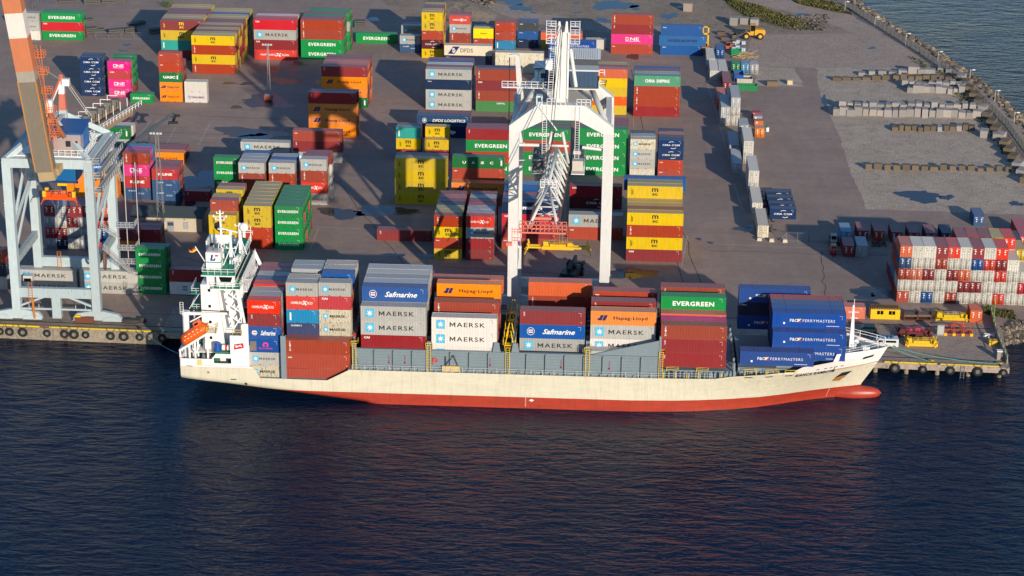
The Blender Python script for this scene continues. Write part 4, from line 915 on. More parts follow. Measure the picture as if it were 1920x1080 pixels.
# cell guides between the bays and yellow ladders/lashing platforms
b = MB(); ye = MB()
for x, zt in ((-46.4, 9.6), (-32.3, 10.0), (-31.9, 10.), (-2.6, 10.0), (-2.2, 10.), (-59.4, 9.4), (11.0, 10.3), (25.0, 7.4)):
    for y in (376.7, 379.2, 381.7, 384.2, 386.7, 389.2, 391.7, 394.2, 396.2): b.box(x-.16, y-.1, 1.7 if x < -46 else 4.1, x+.16, y+.1, zt)
    b.box(x-.16, 376.9, zt-.9, x+.16, 396.2, zt-.6)
b.box(-59.9, 375.8, 1.7, -58.9, 376.1, 10.6); b.bar((-46.3, 376.5, 9.6), (-44.9, 376.4, 4.2), .3)
b.box(-16.6, 377, 4.1, -16.1, 396, 10.5)
spart(b, 'cell_guides', GREY)
for x in (-46.1, -32.1, -17.3, -2.4, 11.3):
    ye.ladder((x, 376.15, 4.2), (x, 376.15, 9.4), w=.7); ye.rail([(x-.6, 376.6, 8.6), (x+.6, 376.6, 8.6), (x+.6, 378.5, 8.6)], 1.1, .06)
for y in range(377, 396, 4):
    ye.rail([(-18.2, y, 9.6), (-18.2, y+1.6, 9.6)], 1.1, .06); ye.rail([(-15.9, y, 9.6), (-15.9, y+1.6, 9.6)], 1.1, .06); ye.box(-18.0, y, 9.4, -16.1, y+1.4, 9.55)
    ye.bar((-17.9, y, 9.5), (-17.2, y, 12.5), .14); ye.bar((-16.3, y, 9.5), (-16.8, y, 12.5), .14)
ye.rail([(-30.0+1.2, 375.9, 4.1), (-27.5+1.2, 375.9, 4.1)], 1.2, .07)
spart(ye, 'lashing_platform', YEL)
b = MB(); b.box(-29.6, 375.95, 4.3, -26.4, 376.4, 5.4, 0); b.bar((-29, 376.1, 5.4), (-27.4, 376.0, 7.6), .12, m=1); b.bar((-27.4, 376.0, 7.6), (-26.6, 376.1, 5.5), .1, m=1); b.bar((-28.9, 376.1, 5.3), (-28.9, 376.1, 7.3), .12, m=1)
spart(b, 'gangway', [flat((196, 178, 150), .8), DARK])
b = MB(); b.torus((-30.9, 376.35, 6.4), (0, 1, 0), .38, .12, 16, 6, 0)
spart(b, 'lifebuoy', flat((214, 70, 50), .6))
b = MB()
for x in (-39.5, -36.5, -33.4+2, -20.5, -7.2, 1.8): b.sphere((x, 376.2, 5.7), .16, 8, 6); b.bar((x, 376.25, 5.7), (x, 376.25, 7.2), .05)
spart(b, 'fire_extinguisher', flat((200, 30, 40), .4))
b = MB()
for zz, m_ in ((4.3, 0),): b.rail([(x, hull_pt(x, 4.3, -1).y+.12, 4.25) for x in (-46.5, -30, -15, 0, 12, 21)], 1.0, .03, 2.2)
spart(b, 'railing', flat((210, 214, 212), .5))
# side details following the hull surface
def on_hull(b, poly, m, off=.05): b.face([tuple(hull_pt(x, z, -1)+Vector((0, -off, 0))) for x, z in poly], m)
b = MB()
vs, fs = glyphs('BIANCA RAMBOW', .03, .25, 1.15); i = len(b.v)
for u, v in vs:
    x = 36.9+u*8.0; z = 4.02+.0*u+v*.72; q = hull_pt(x+(x-30)*.03, z, -1); b.v.append((q.x, q.y-.08, q.z))
for f in fs: b.f.append(tuple(i+k for k in f)); b.m.append(0)
spart(b, 'lettering', flat((24, 34, 84), .5))
b = MB()
on_hull(b, [(46.6, 2.3), (49.0, 2.5), (49.8, 3.5), (47.6, 3.4)], 0); on_hull(b, [(46.4, 1.5), (48.2, 1.3), (49.2, 2.4), (46.7, 2.3)], 1, .06)
on_hull(b, [(50.3, 6.0), (52.4, 6.2), (52.4, 6.7), (50.3, 6.55)], 0)
for x in (41.2, 42.8, 43.9, 45.0, 46.2): on_hull(b, [(x, 5.2), (x+.55, 5.25), (x+.55, 5.45), (x, 5.4)], 0)
for x in (27, 31, 35): on_hull(b, [(x, 4.45), (x+1.5, 4.45), (x+1.5, 4.65), (x, 4.65)], 0)
on_hull(b, [(-69.5, 1.5), (-68.4, 1.5), (-68.4, 1.68), (-69.5, 1.68)], 0); on_hull(b, [(-73.9, 2.7), (-73.5, 2.7), (-73.5, 3.1), (-73.9, 3.1)], 1)
on_hull(b, [(-77.8, 4.3-.3), (-76.6, 4.0), (-76.6, 4.12), (-77.8, 4.12)], 0)
for k in range(7): on_hull(b, [(-13.9, -.35-.3*k), (-13.75, -.35-.3*k), (-13.75, -.22-.3*k), (-13.9, -.22-.3*k)], 2); on_hull(b, [(47.0, -.35-.3*k), (47.15, -.35-.3*k), (47.15, -.22-.3*k), (47.0, -.22-.3*k)], 2)
on_hull(b, [(-13.2, -.9), (-12.7, -.6), (-12.2, -.9), (-12.7, -1.2)], 2)
on_hull(b, [(-66.9, .45), (-66.4, .45), (-66.4, .95), (-66.9, .95)], 0)
spart(b, 'hull_marking', [DARK, flat((168, 106, 40), .8), flat((230, 226, 220), .5)])
b = MB()
def ridge(pts, w=.09, m=0):
    for (x0, z0), (x1, z1) in zip(pts, pts[1:]): b.bar(hull_pt(x0, z0, -1), hull_pt(x1, z1, -1), w, m=m)
ridge([(-64.2, 1.8), (-62.8, .7), (-60, .65), (-59.6, 1.9)]); ridge([(-58.2, 1.8), (-57, .55), (-52, .5), (-49.5, 1.9)]); ridge([(-79, 3.98), (-65.5, 3.98)]); ridge([(-44, .25), (-10, .25), (20, .2)], .06)
for x in (22.5, 26.5, 30.5): ridge([(x, 4.1), (x+3, 1.9)])
ridge([(25, 1.9), (35.5, 1.7)])
spart(b, 'rubbing_strake', hm)
# forecastle: bulwark rail, mast, winch
b = MB(); b.rail([hull_pt(x, 8, 1)+Vector((0, 0, .1)) for x in (44.3, 48, 51, 54)], 1.2, .06, 1.5); b.rail([hull_pt(x, 8, -1)+Vector((0, .2, -.1)) for x in (45.3, 48, 51, 53.8)], 1.0, .035, 1.5)
spart(b, 'railing', WHITE)
b = MB(); mb_ = V(1597, 637, YC); zt = V(1599, 572, YC).z
b.bar((mb_.x, YC, 7.4), (mb_.x-.1, YC, zt), .95, .8, w2=.3, h2=.3); b.bar((mb_.x-1, YC, zt-1.4), (mb_.x+1, YC, zt-1.4), .12); b.bar((mb_.x-.6, YC, zt-2.6), (mb_.x+.9, YC, zt-2.6), .12); b.bar((mb_.x, YC, zt), (mb_.x, YC, zt+1.2), .08)
spart(b, 'foremast', WHITE)
b = MB(); b.box(49.2, YC-2.2, 7.42, 50.8, YC-1.2, 8.3); b.tube((48.6, YC+1, 8.0), (48.6, YC+2.5, 8.0), .5, 12); b.box(47.5, YC-.5, 7.42, 48.5, YC+.5, 8.2); b.bar((49.5, YC-3, 7.4), (49.9, YC-3, 9), .12); b.bar((50.1, YC-3, 7.4), (49.6, YC-3, 8.6), .12)
spart(b, 'anchor_windlass', flat((226, 226, 224), .5))
b = MB(); b.bar((mb_.x-1.4, YC+.6, 9.2), (mb_.x-1.4, YC+.6, 12), .05, m=1); b.face([(mb_.x-1.4, YC+.6, 11.1), (mb_.x-2.6, YC+.6, 11.0), (mb_.x-2.6, YC+.6, 11.8), (mb_.x-1.4, YC+.6, 12)], 0)
spart(b, 'jack_flag', [flat((222, 60, 100), .7), WHITE])
# ------------------------------------------------------------------ superstructure
b = MB()                                   # near side white casing with opening, and stern bulwark
b.prism([(-78.9, 4.24), (-78.9, 5.5), (-73.0, 5.5), (-72.2, 6.6), (-69.4, 6.6), (-69.4, 10.4), (-67.0, 10.4), (-67.0, 12.8), (-65.9, 12.8), (-65.9, 4.24), (-69.3, 4.24), (-69.3, 5.8), (-72.6, 5.8), (-72.6, 4.24)], 'y', 375.75, 376.0, 0)
b.box(-72.6, 375.74, 4.24, -69.3, 376.0, 4.7)
b.box(-79, 375.9, 4.2, -78.8, 396.9, 5.5); b.box(-78.9, 396.7, 4.24, -66, 396.95, 6.4)
b.box(-66.2, 376.0, 3.2, -65.9, 396.8, 8.0)
for k in range(5): b.box(-75.8+.2*k, 375.68, 4.25, -75.68+.2*k, 375.75, 5.4, 1)
spart(b, 'stern_bulwark', [WHITE, YEL])
b = MB(); Pl(b, [(-68.7, 7.6), (-66.8, 8.0), (-66.9, 9.0), (-68.6, 8.7)], 0, 375.70); Pl(b, [(-68.3, 8.0), (-67.6, 8.35), (-67.1, 8.2), (-67.4, 8.7), (-67.9, 8.4), (-68.4, 8.55)], 1, 375.66)
spart(b, 'house_flag_emblem', [flat((200, 40, 60), .5), WHITE])
zr = V(440, 516, 377).z; zb = zr-2.9                      # wheelhouse roof, bridge deck
xa, xb_ = V(377, 516, 377).x, V(440, 516, 377).x
b = MB()
b.box(-75.2, 380.6, 3.2, -67.6, 395.4, zb, 0)
for k, z in enumerate((7.2, 10.4, 13.6, 16.8)):
    b.box(-77.4, 380.2, z, -75.2, 386.0, z+.14, 1); b.box(-67.6, 382, z, -66.9, 395.4, z+.14, 0)
b.prism([(-75.2, 3.2), (-70.6, 3.2), (-72.2, zb), (-75.2, zb)], 'y', 379.2, 380.6, 0)
for z in (4.6, 8.2, 11.4, 14.6, 17.8):
    for x in (-73.6, -69.6)[:1 if z > 10 else 2]: b.box(x-.25, 379.13 if x < -71 else 380.54, z, x+.25, 379.2 if x < -71 else 380.6, z+.55, 2)
    b.box(-74.9, 379.13, z-.8, -74.2, 379.2, z+1.1, 3)
    for y in (383, 386, 389, 392): b.box(-67.6, y-.3, z, -67.52, y+.3, z+.55, 2)
spart(b, 'accommodation_block', [WHITE, GREEND, GLASS, flat((220, 222, 220), .5)])
b = MB()
for z in (7.34, 10.54, 13.74, 16.94): b.rail([(-75.3, 380.3, z), (-77.3, 380.3, z), (-77.3, 386, z)], 1.0, .035, 1.2); b.rail([(-67.0, 382, z), (-67.0, 395, z)], 1.0, .03, 2.2)
for z0, s in ((3.4, 1), (7.3, -1), (10.5, 1), (13.7, -1)): b.ladder((-77.2+ .6*s, 380.0, z0), (-77.2-.6*s+1.0, 380.0, z0+3.4), side=(0, 1, 0), w=.8)
spart(b, 'railing', WHITE)
b = MB()                                    # wheelhouse
b.box(xa+2.6, 378.3, zb, xb_-.3, 396, zr-.16, 0); 
for sgn in (0,):
    b.prism([(xa+3.4, zb+1.0), (xb_-1.0, zb+1.0), (xb_-.5, zr-.45), (xa+2.9, zr-.45)], 'y', 378.22, 378.3, 1)
    b.box(xb_-.3, 379.2, zb+1.1, xb_-.22, 395.2, zr-.5, 1)
b.box(xa, 376.8, zr-.34, xb_, 397, zr-.16, 0); b.box(xa+.1, 376.9, zr-.16, xb_-.1, 396.9, zr, 2)
b.box(xa+2.0, 377.2, zb-.2, xb_+.8, 396.6, zb, 0); b.box(xa+2.1, 377.3, zb, xb_+.7, 396.5, zb+.05, 2)
spart(b, 'wheelhouse', [WHITE, GLASS, GREEND])
b = MB(); b.rail([(xa+.1, 396.8, zr), (xa+.1, 377, zr), (xb_-.1, 377, zr), (xb_-.1, 396.8, zr)], 1.1, .045, 1.3)
b.rail([(xa+2.1, 377.3, zb), (xb_+.7, 377.3, zb), (xb_+.7, 396.4, zb)], 1.1, .05, 1.2); b.box(xb_+.6, 381, zb-2.4, xb_+.75, 396, zb+1.1)
for k in range(10): b.ladder((xb_+1.2, 383+k*1.2, zb-.2-k*.3), (xb_+1.2, 384.2+k*1.2, zb-.5-k*.3), side=(1, 0, 0), w=.8)
spart(b, 'bridge_railing', WHITE)
b = MB()                                    # diagonal support frame in front of the house
pA, pB, pC, pD = V(424, 546, 377.6), V(447, 544, 377.6), V(438, 617, 377.2), V(460, 611, 377.2)
b.bar(pA, pC, .38); b.bar(pB, pD, .38)
for t0, t1 in ((0, .33), (.33, .66), (.66, 1.)): b.bar(pA.lerp(pC, t0), pB.lerp(pD, t1), .24); b.bar(pB.lerp(pD, t0), pA.lerp(pC, t1), .2)
b.bar(V(476, 470, 396), V(500, 520, 396.5), .6); b.bar(pD, (pD.x, 381, pD.z-1), .3)
spart(b, 'support_frame', WHITE)
b = MB()                                    # funnel with emblem
f0, f1 = V(386, 490, 379.6), V(413, 477, 379.6); b.box(f0.x, 379.6, zr-3.0, f1.x, 382.2, f1.z+.3, 0)
b.box(f0.x-.02, 379.55, f0.z-.25, f1.x+.02, 382.25, f0.z-.05, 1)
b.box(f0.x+.4, 380.4, f1.z+.3, f0.x+1.1, 381.2, f1.z+1.1, 2); b.box(f0.x+1.5, 380.4, f1.z+.3, f0.x+2.1, 381.2, f1.z+.9, 2)
spart(b, 'funnel', [WHITE, GREEND, STEEL])
b = MB(); fw = f1.x-f0.x; fh = f1.z-f0.z
b.prism([(f0.x+fw*.30, f0.z+fh*.1), (f0.x+fw*.62, f0.z+fh*.1), (f0.x+fw*.68, f0.z+fh*.45), (f0.x+fw*.58, f0.z+fh*.45), (f0.x+fw*.54, f0.z+fh*.28), (f0.x+fw*.44, f0.z+fh*.28), (f0.x+fw*.52, f0.z+fh*.92), (f0.x+fw*.38, f0.z+fh*.92)], 'y', 379.54, 379.6, 0)
b.prism([(f0.x+fw*.60, f0.z+fh*.70), (f0.x+fw*.84, f0.z+fh*.70), (f0.x+fw*.86, f0.z+fh*.92), (f0.x+fw*.66, f0.z+fh*.92)], 'y', 379.54, 379.6, 1)
spart(b, 'funnel_emblem', [flat((24, 54, 140), .4), flat((214, 50, 44), .4)])
w0, w1 = V(393, 462, 394), V(440, 441, 394); b = MB(); b.box(w0.x, 394, zr, w1.x, 394.2, w1.z); b.box(w0.x, 390.4, zr, w0.x+.2, 394, w1.z)
spart(b, 'wind_screen', WHITE)
def mast(base, top, Y, r=.22, spread=1.3, arms=(), dark=None):
    p = V(*base, Y); q = V(*top, Y); b = MB(); p.z = zr
    b.bar(p, (p.x+(q.x-p.x), Y, q.z), r*2.2, w2=r, h2=r)
    for dx, dy in ((-spread, -.8), (spread, -.8), (0, spread)): b.bar((p.x+dx, Y+dy, zr), (q.x, Y, p.z+(q.z-p.z)*.55), .13)
    for f, L in arms: b.bar((q.x-L, Y, p.z+(q.z-p.z)*f), (q.x+L, Y, p.z+(q.z-p.z)*f), .12); b.box(q.x-L, Y-.1, p.z+(q.z-p.z)*f, q.x-L+.2, Y+.1, p.z+(q.z-p.z)*f+.4); b.box(q.x+L-.2, Y-.1, p.z+(q.z-p.z)*f, q.x+L, Y+.1, p.z+(q.z-p.z)*f+.4)
    if dark: b.face([(q.x-1.2, Y, p.z+(q.z-p.z)*.62), (q.x, Y, p.z+(q.z-p.z)*.52), (q.x, Y, p.z+(q.z-p.z)*.78), (q.x-1.2, Y, p.z+(q.z-p.z)*.72)], 1)
    return b
spart(mast((418, 478), (412, 394), 386, .25, 1.1, ((.93, .7), (.86, 1.3), (.8, .9), (.6, .5)), True), 'radar_mast', [WHITE, DARK])
b = mast((434, 490), (432, 436), 383, .3, 1.4, ((.5, .9),)); q_ = V(432, 436, 383); b.bar((q_.x-2.0, 383, q_.z+.9), (q_.x+1.4, 383, q_.z+.1), .35, .2); b.tube((q_.x, 383, q_.z-.4), (q_.x, 383, q_.z+.5), .3, 8)
spart(b, 'radar_mast', [WHITE, DARK])
b = mast((452, 460), (449, 418), 389, .35, 1.2, ((.9, .9),)); q_ = V(457, 426, 389); b.sphere(q_, .9, 14, 10); b.tube(q_-Vector((0, 0, 2)), q_-Vector((0, 0, .6)), .3, 8); b.bar(V(463, 416, 390), V(463, 432, 390), .08)
spart(b, 'satellite_mast', [WHITE, DARK])
b = MB()
for x, y in ((xa+4.3, 391), (xa+5.8, 380.5), (xa+1.6, 384)): b.tube((x, y, zr), (x, y, zr+1.6), .12, 6); b.sphere((x, y, zr+1.8), .4, 10, 8)
b.box(xa+5.4, 384.3, zr, xa+6.2, 385.4, zr+1.0); b.bar((xa+6.3, 395.8, zr), (xa+6.3, 395.8, zr+3.0), .12); b.rail([(xa+4.5, 395, zr+1.6), (xa+6.8, 395, zr+1.6)], .8, .05)
b.bar((xa+2.9, 382.8, zr), (xa+2.9, 382.8, zr+3.3), .06)
spart(b, 'deck_equipment', WHITE)
# aft deck: provision crane, ramp, winches
b = MB(); c0 = V(350, 640, 378.6); ct = V(350, 590, 378.6); ce = V(430, 587, 379)
b.tube((c0.x, 378.8, 3.2), (c0.x, 378.8, ct.z), .62, 14); b.tube((c0.x, 378.8, ct.z), (c0.x, 378.8, ct.z+.7), .8, 14)
b.bar((c0.x, 378.8, ct.z+.2), (ce.x, 378.8, ce.z), .5, .55, w2=.35, h2=.35); b.bar((c0.x+.8, 378.8, ct.z-1.5), (c0.x+3.2, 378.8, ct.z-.1), .22); b.ladder((c0.x-.6, 378.3, ct.z+.3), (c0.x-.6, 378.3, ct.z+2.6), w=.6)
spart(b, 'provision_crane', WHITE)
b = MB(); b.bar((c0.x-.2, 378.8, ct.z+1.0), (ce.x, 378.8, ce.z+.35), .14); spart(b, 'hoist_cable', DARK)
r0, r1 = V(337, 657, 376.6), V(389, 625, 376.6)
b = MB()
for y in (376.6, 379.4): b.bar((r0.x, y, r0.z), (r1.x, y, r1.z), .3, .38)
for t in (.02, .35, .55, .99):
    pt = r0.lerp(r1, t)
    for y in (376.6, 379.4): b.bar((pt.x, y, 3.2), (pt.x, y, pt.z), .32)
b.bar((r0.x, 376.6, r0.z), (r0.x, 379.4, r0.z), .3); b.bar((r1.x, 376.6, r1.z), (r1.x, 379.4, r1.z), .3); b.box(r1.x, 376.5, r1.z-.1, r1.x+1.6, 380.4, r1.z+.05)
b.bar((r0.x+2.5, 376.6, r0.z+.6), (r0.x+3.1, 376.6, r0.z-.5), .2); b.bar((r0.x+3.1, 376.6, r0.z-.5), (r0.x+3.9, 376.6, r0.z+1.4), .2)
b.box(r1.x-4.0, 377.5, 6.1, r1.x+.6, 380.5, 6.25)
spart(b, 'lifeboat_ramp', WHITE)
b = MB(); b.rail([(r1.x+.1, 376.5, r1.z+.1), (r1.x+1.6, 376.5, r1.z+.1), (r1.x+1.6, 380, r1.z+.1)], 1.1, .06); b.rail([(-68.9, 376.2, 10.4), (-67.2, 376.2, 10.4)], 1.0, .06); b.rail([(r1.x-.2, 380.4, r1.z+.1), (r1.x-.2, 376.8, r1.z+.1)], 1.1, .06)
spart(b, 'yellow_railing', YEL)
b = MB(); b.tube((-74.9, 378.6, 4.6), (-73.2, 378.6, 4.6), 1.1, 18, 0); b.tube((-75.1, 378.6, 4.6), (-74.9, 378.6, 4.6), 1.35, 18, 1); b.tube((-73.2, 378.6, 4.6), (-73.0, 378.6, 4.6), 1.35, 18, 1); b.box(-72.8, 378, 3.2, -72.0, 379.4, 4.9, 2)
b.box(-77.6, 377.6, 3.2, -76.9, 378.4, 4.2, 3); b.box(-78.2, 380.2, 3.2, -77.2, 381.6, 5.4, 3)
spart(b, 'mooring_winch', [flat((126, 124, 116), .8), STEEL, flat((40, 110, 90), .6), WHITE])
b = MB(); b.tube((-72.1, 377.4, 6.7), (-72.1, 377.4, 8.2), .62, 12, 0); b.tube((-71.2, 377.4, 7.3), (-69.6, 377.4, 7.3), .55, 12, 1); b.tube((-70.6, 377.38, 7.3), (-70.2, 377.38, 7.3), .57, 12, 2)
b.box(-72.9, 376.6, 6.5, -69.0, 379.4, 6.66, 3)
spart(b, 'deck_drum', [flat((30, 80, 170), .5), WHITE, flat((200, 50, 44), .5), GREEND])
b = MB(); ff = V(366, 462, 380); fb = V(384, 490, 380); b.bar(fb, ff, .14); spart(b, 'flag_pole', WHITE)
b = MB(); dx = Vector((-1.5, 0, -.45))
for k, (u, v_) in enumerate(((0, .33), (.33, .66), (.66, 1))):
    hoist = lambda t: ff.lerp(fb, .03+.26*t)
    cols_ = 3
    for s in range(6):
        w_ = lambda a: Vector((0, .12*math.sin(a*9), .10*math.sin(a*7)))
        a0, a1 = s/6, (s+1)/6
        b.face([hoist(u)+dx*a0+w_(a0), hoist(v_)+dx*a0+w_(a0), hoist(v_)+dx*a1+w_(a1), hoist(u)+dx*a1+w_(a1)], k)
fl = b.build('ensign_flag', [flat((26, 24, 26), .8), flat((206, 52, 40), .8), flat((244, 196, 40), .8)]); tag(fl, 'black red and gold striped flag flying at the ship stern', 'flag')
# free-fall lifeboat (rests on the ramp)
lbm = MB(); d = (r1-r0).normalized(); A = Vector((r0.x+.2, 378, r0.z+1.25)); nrm = Vector((-d.z, 0, d.x)); secs = [(0, .25), (.25, .8), (.8, 1.15), (1.8, 1.3), (3.4, 1.32), (4.8, 1.25), (5.6, 1.0), (6.0, .5)]
for t, r in secs:
    for l in range(16):
        a = 2*math.pi*l/16; lbm.v.append(tuple(A+d*t+Vector((0, r*math.cos(a), 0))+nrm*(r*.95*math.sin(a)+(-.15 if t < .5 else 0))))
for k in range(len(secs)-1):
    for l in range(16): lbm.f.append((k*16+l, k*16+(l+1) % 16, (k+1)*16+(l+1) % 16, (k+1)*16+l)); lbm.m.append(0)
lbm.f.append(tuple(range(16))); lbm.m.append(0); lbm.f.append(tuple(len(secs)*16-1-k for k in range(16))); lbm.m.append(0)
lb = thing('lifeboat', 'orange enclosed free-fall lifeboat on the ramp at the ship stern', 'lifeboat', tuple(A))
def lp(b, n, mt, sm=False): o = b.build(n, mt, lb, sm); o.location = -A; return o
lp(lbm, 'boat_hull', ORANGE, True)
b = MB(); b.bar(A+d*4.0+nrm*1.5, A+d*5.3+nrm*1.5, 1.2, 1.0); lp(b, 'conning_tower', ORANGE)
b = MB()
for k in range(6): b.bar(A+d*(1.0+.75*k)+Vector((0, -1.28, 0))+nrm*.15, A+d*(1.3+.75*k)+Vector((0, -1.3, 0))+nrm*.15, .1)
for k in range(4): b.bar(A+d*(1.4+.9*k)+Vector((0, -1.08, 0))+nrm*.75, A+d*(1.75+.9*k)+Vector((0, -1.08, 0))+nrm*.75, .12)
lp(b, 'lettering', WHITE); b = MB(); b.bar(A+d*4.2+nrm*1.55+Vector((0, -.62, 0)), A+d*5.0+nrm*1.55+Vector((0, -.62, 0)), .03, .4); lp(b, 'window', GLASS)
# ------------------------------------------------------------------ quay cranes
def root_parts(root, off):
    def add(b, name, mats, smooth=False, **k):
        o = b.build(name, mats, root, smooth, **k); o.location = off; return o
    return add
def bogie(b, x, y, m=0, n=4):
    b.prism([(x-5.0, .95), (x-4.2, 1.9), (x-1.2, 2.5), (x+1.2, 2.5), (x+4.2, 1.9), (x+5.0, .95), (x+4.6, .55), (x-4.6, .55)], 'y', y-.45, y+.45, m)
    for s in (-1, 1): b.prism([(x+s*3-2.0, .45), (x+s*3-1.6, 1.15), (x+s*3, 1.5), (x+s*3+1.6, 1.15), (x+s*3+2.0, .45)], 'y', y-.65, y+.65, m)
# ---- centre crane (white portal, lattice boom over the ship)
YF, YB = 403.2, 421.5
c1 = thing('ship_to_shore_crane', 'white portal gantry crane with lattice boom reaching over the ship', 'crane', (-9, 412, 0))
ad = root_parts(c1, Vector((9, -412, 0)))
xl, xr = -17.75, .35; zk_ = 43.4
for y in (YF, YB):
    for x, s in ((xl, 1), (xr, -1)):
        b = MB(); b.box(x-.95, y-.9, 3.0, x+.95, y+.9, zk_); b.box(x-1.0, y-.95, 13.2, x+1.0, y+.95, 13.5); b.box(x-1.0, y-.95, 8, x+1.0, y+.95, 8.25)
        if s < 0: b.box(x+.95, y-.1, 14, x+1.1, y+.2, 42)
        ad(b, 'leg', CRANEW)
b = MB()
for y in (YF,):
    b.prism([(xl-.95, zk_), (xl+.95, zk_), (xl+6.0, 46.0), (xr-6.0, 46.0), (xr-.95, zk_), (xr+.95, zk_), (xr+.95, 44.7), (xr-4.6, 49.0), (xl+4.6, 49.0), (xl-.95, 44.7)], 'y', y-.9, y+.9)
ad(b, 'portal_beam', CRANEW)
b = MB(); b.prism([(xl-.95, zk_), (xl+.95, zk_), (xl+6.2, 46.6), (xr-6.2, 46.6), (xr-.95, zk_), (xr+.95, zk_), (xr+.95, 45.4), (xr-4.4, 49.8), (xl+4.4, 49.8), (xl-.95, 45.4)], 'y', YB-.9, YB+.9)
b.box(xl+3.4, YF+.9, 46.4, xr-3.4, YB-.9, 46.9)
ad(b, 'portal_beam', CRANEW)
for x, s in ((xl, 1), (xr, -1)):
    for z0, z1 in ((44.4, 44.9), (12.3, 12.3)): b = MB(); b.bar((x, YF, z0), (x, YB, z1), 1.1, 1.6); ad(b, 'side_beam', CRANEW)
    b = MB(); b.tube((x, YF, 44.2), (x+s*4.6, YB-2, 50.0), .55, 12); ad(b, 'diagonal_brace', CRANEW, True)
    b = MB(); b.tube((x, YF+.5, 14), (x, YB-.5, 30), .4, 10); ad(b, 'diagonal_brace', CRANEW, True)
b = MB(); b.bar((xl, YF, 5.4), (xr, YF, 5.4), 1.2, 1.8); ad(b, 'sill_beam', CRANEW)
b = MB(); b.bar((xl, YB, 5.4), (xr, YB, 5.4), 1.2, 1.8); ad(b, 'sill_beam', CRANEW)
for y in (YF-.1, YB):
    for x in (xl, xr):
        b = MB(); bogie(b, x, y); b.box(x-.9, y-.8, 2.3, x+.9, y+.8, 3.2); ad(b, 'bogie', CRANEW)
b = MB(); b.tube((xl+.9, YF, 40.6), (-12.9, YF, 40.6), .32, 10); b.tube((-4.6, YF, 40.4), (xr-.9, YF, 40.0), .32, 10)
b.bar((xl+.9, YF+1.5, 37.0), (-11.8, YF+1.5, 37.2), .15); ad(b, 'cross_tube', CRANEW)
# pylon
b = MB(); pb = V(1051, 195, 407); pt = V(1056, 60, 409)
b.bar((pb.x+.1, 407, 48), (pt.x+.1, 409, pt.z), 2.7, 1.4, w2=2.3, h2=1.0); b.bar((pb.x+1.2, 406.2, 48), (pt.x+1.0, 408.3, pt.z), .18, .3, m=0)
q1, q2 = V(1049, 40, 409), V(1063, 40, 409); b.bar((pt.x-.6, 409, pt.z-1), (q1.x, 409, q1.z), .9, w2=.35, h2=.35); b.bar((pt.x+.6, 409, pt.z-1), (q2.x, 409, q2.z), .9, w2=.35, h2=.35)
b.tube((pt.x+1.5, 408, pt.z-3), (pt.x+2.7, 408, pt.z-10.5), .35, 10)
ad(b, 'pylon', CRANEW)
b = MB(); b.ladder((pb.x-2.1, 406.6, 49), (pt.x-1.7, 408.5, pt.z-.5), w=.9)
for z in np.arange(50, 64, 2.2): b.box(pb.x-2.5, 406.9, z, pb.x-1.6, 407.2, z+.08)
for sx_ in (-1, 1):
    xx = pt.x+sx_*2.3
    for zz in (q1.z-4.2, q1.z-2.4, q1.z-.8): b.rail([(xx-.9, 408.3, zz), (xx+.9, 408.3, zz)], 1.0, .05, .9); b.box(xx-.9, 408.3, zz-.08, xx+.9, 409.5, zz)
    for dx in (-.9, .9): b.bar((xx+dx, 408.4, q1.z-4.2), (xx+dx, 408.4, q1.z+.3), .1)
for x0 in (-11.9, -5.6): b.ladder((x0, YF-1.1, 38.5), (x0, YF-1.1, 48.8), w=.8)
b.ladder((-12.9, YF-1.0, 48.6), (-9.5, YF-1.0, 44.0), side=(0, 1, 0), w=.6)
ad(b, 'access_ladder', WHITE)
b = MB(); b.box(pt.x-3.2, 407.2, 54.6, pt.x-1.9, 408.6, 56.4); ad(b, 'lift_cage', [WHITE])
b = MB()
for dx in (-.3,): b.bar((pb.x+dx, 405.9, 44), (pt.x+dx*.5, 408.0, pt.z+.5), .06)
b.bar((pt.x, 408, pt.z+1.5), (-10.6, 382, 39.2), .10); b.bar((pt.x-.4, 408, pt.z+1.5), (-11.2, 382, 39.2), .10)
ad(b, 'stay_cable', flat((60, 58, 56), .6))
# machine house
m0, m1, m2 = V(1002, 160, 411), V(1120, 160, 411), V(1120, 134, 411)
b = MB(); yh0, yh1 = 411, 418.5; zh0 = m0.z; zh1 = m2.z
b.box(m0.x+4.6, yh0, zh0, m1.x, yh1, zh1, 0); b.box(m0.x, yh0+1.0, zh0, m0.x+4.4, yh1-2, zh1+.2, 1)
for k in range(9): b.box(m0.x+5.4+k*.85, yh0-.04, zh0+.1, m0.x+5.46+k*.85, yh0, zh1-.1, 2)
b.box(m0.x+1.2, yh0+.93, zh0+1.2, m0.x+2.2, yh0+1.0, zh0+2.2, 3)
b.box(m0.x+2.3, yh0, zh0-.25, m1.x+.3, yh1+.3, zh0, 2)
ad(b, 'machine_house', [paint((54, 78, 104), .05), paint((58, 88, 116), .05), flat((46, 56, 70), .5), GLASS])
b = MB(); rf = paint((196, 202, 204), .08, .35)
b.box(m0.x+4.4, yh0-.25, zh1, m1.x+.2, yh0+3.2, zh1+.3, 0); b.box(m0.x-.15, yh0+.85, zh1+.2, m0.x+4.4, yh1-1.8, zh1+.35, 0)
corr(b, m0.x+2.8, m1.x+.5, yh0+4.0, 0, .5, lambda a, c, p, q: [(a, yh0+3.0, zh1+1.6), (c, yh0+3.0, zh1+1.6), (c, yh1, zh1+2.6), (a, yh1, zh1+2.6)])
for k in range(22): b.bar((m0.x+2.9+k*.44, yh0+3.0, zh1+1.65), (m0.x+2.9+k*.44, yh1, zh1+2.65), .14, .12)
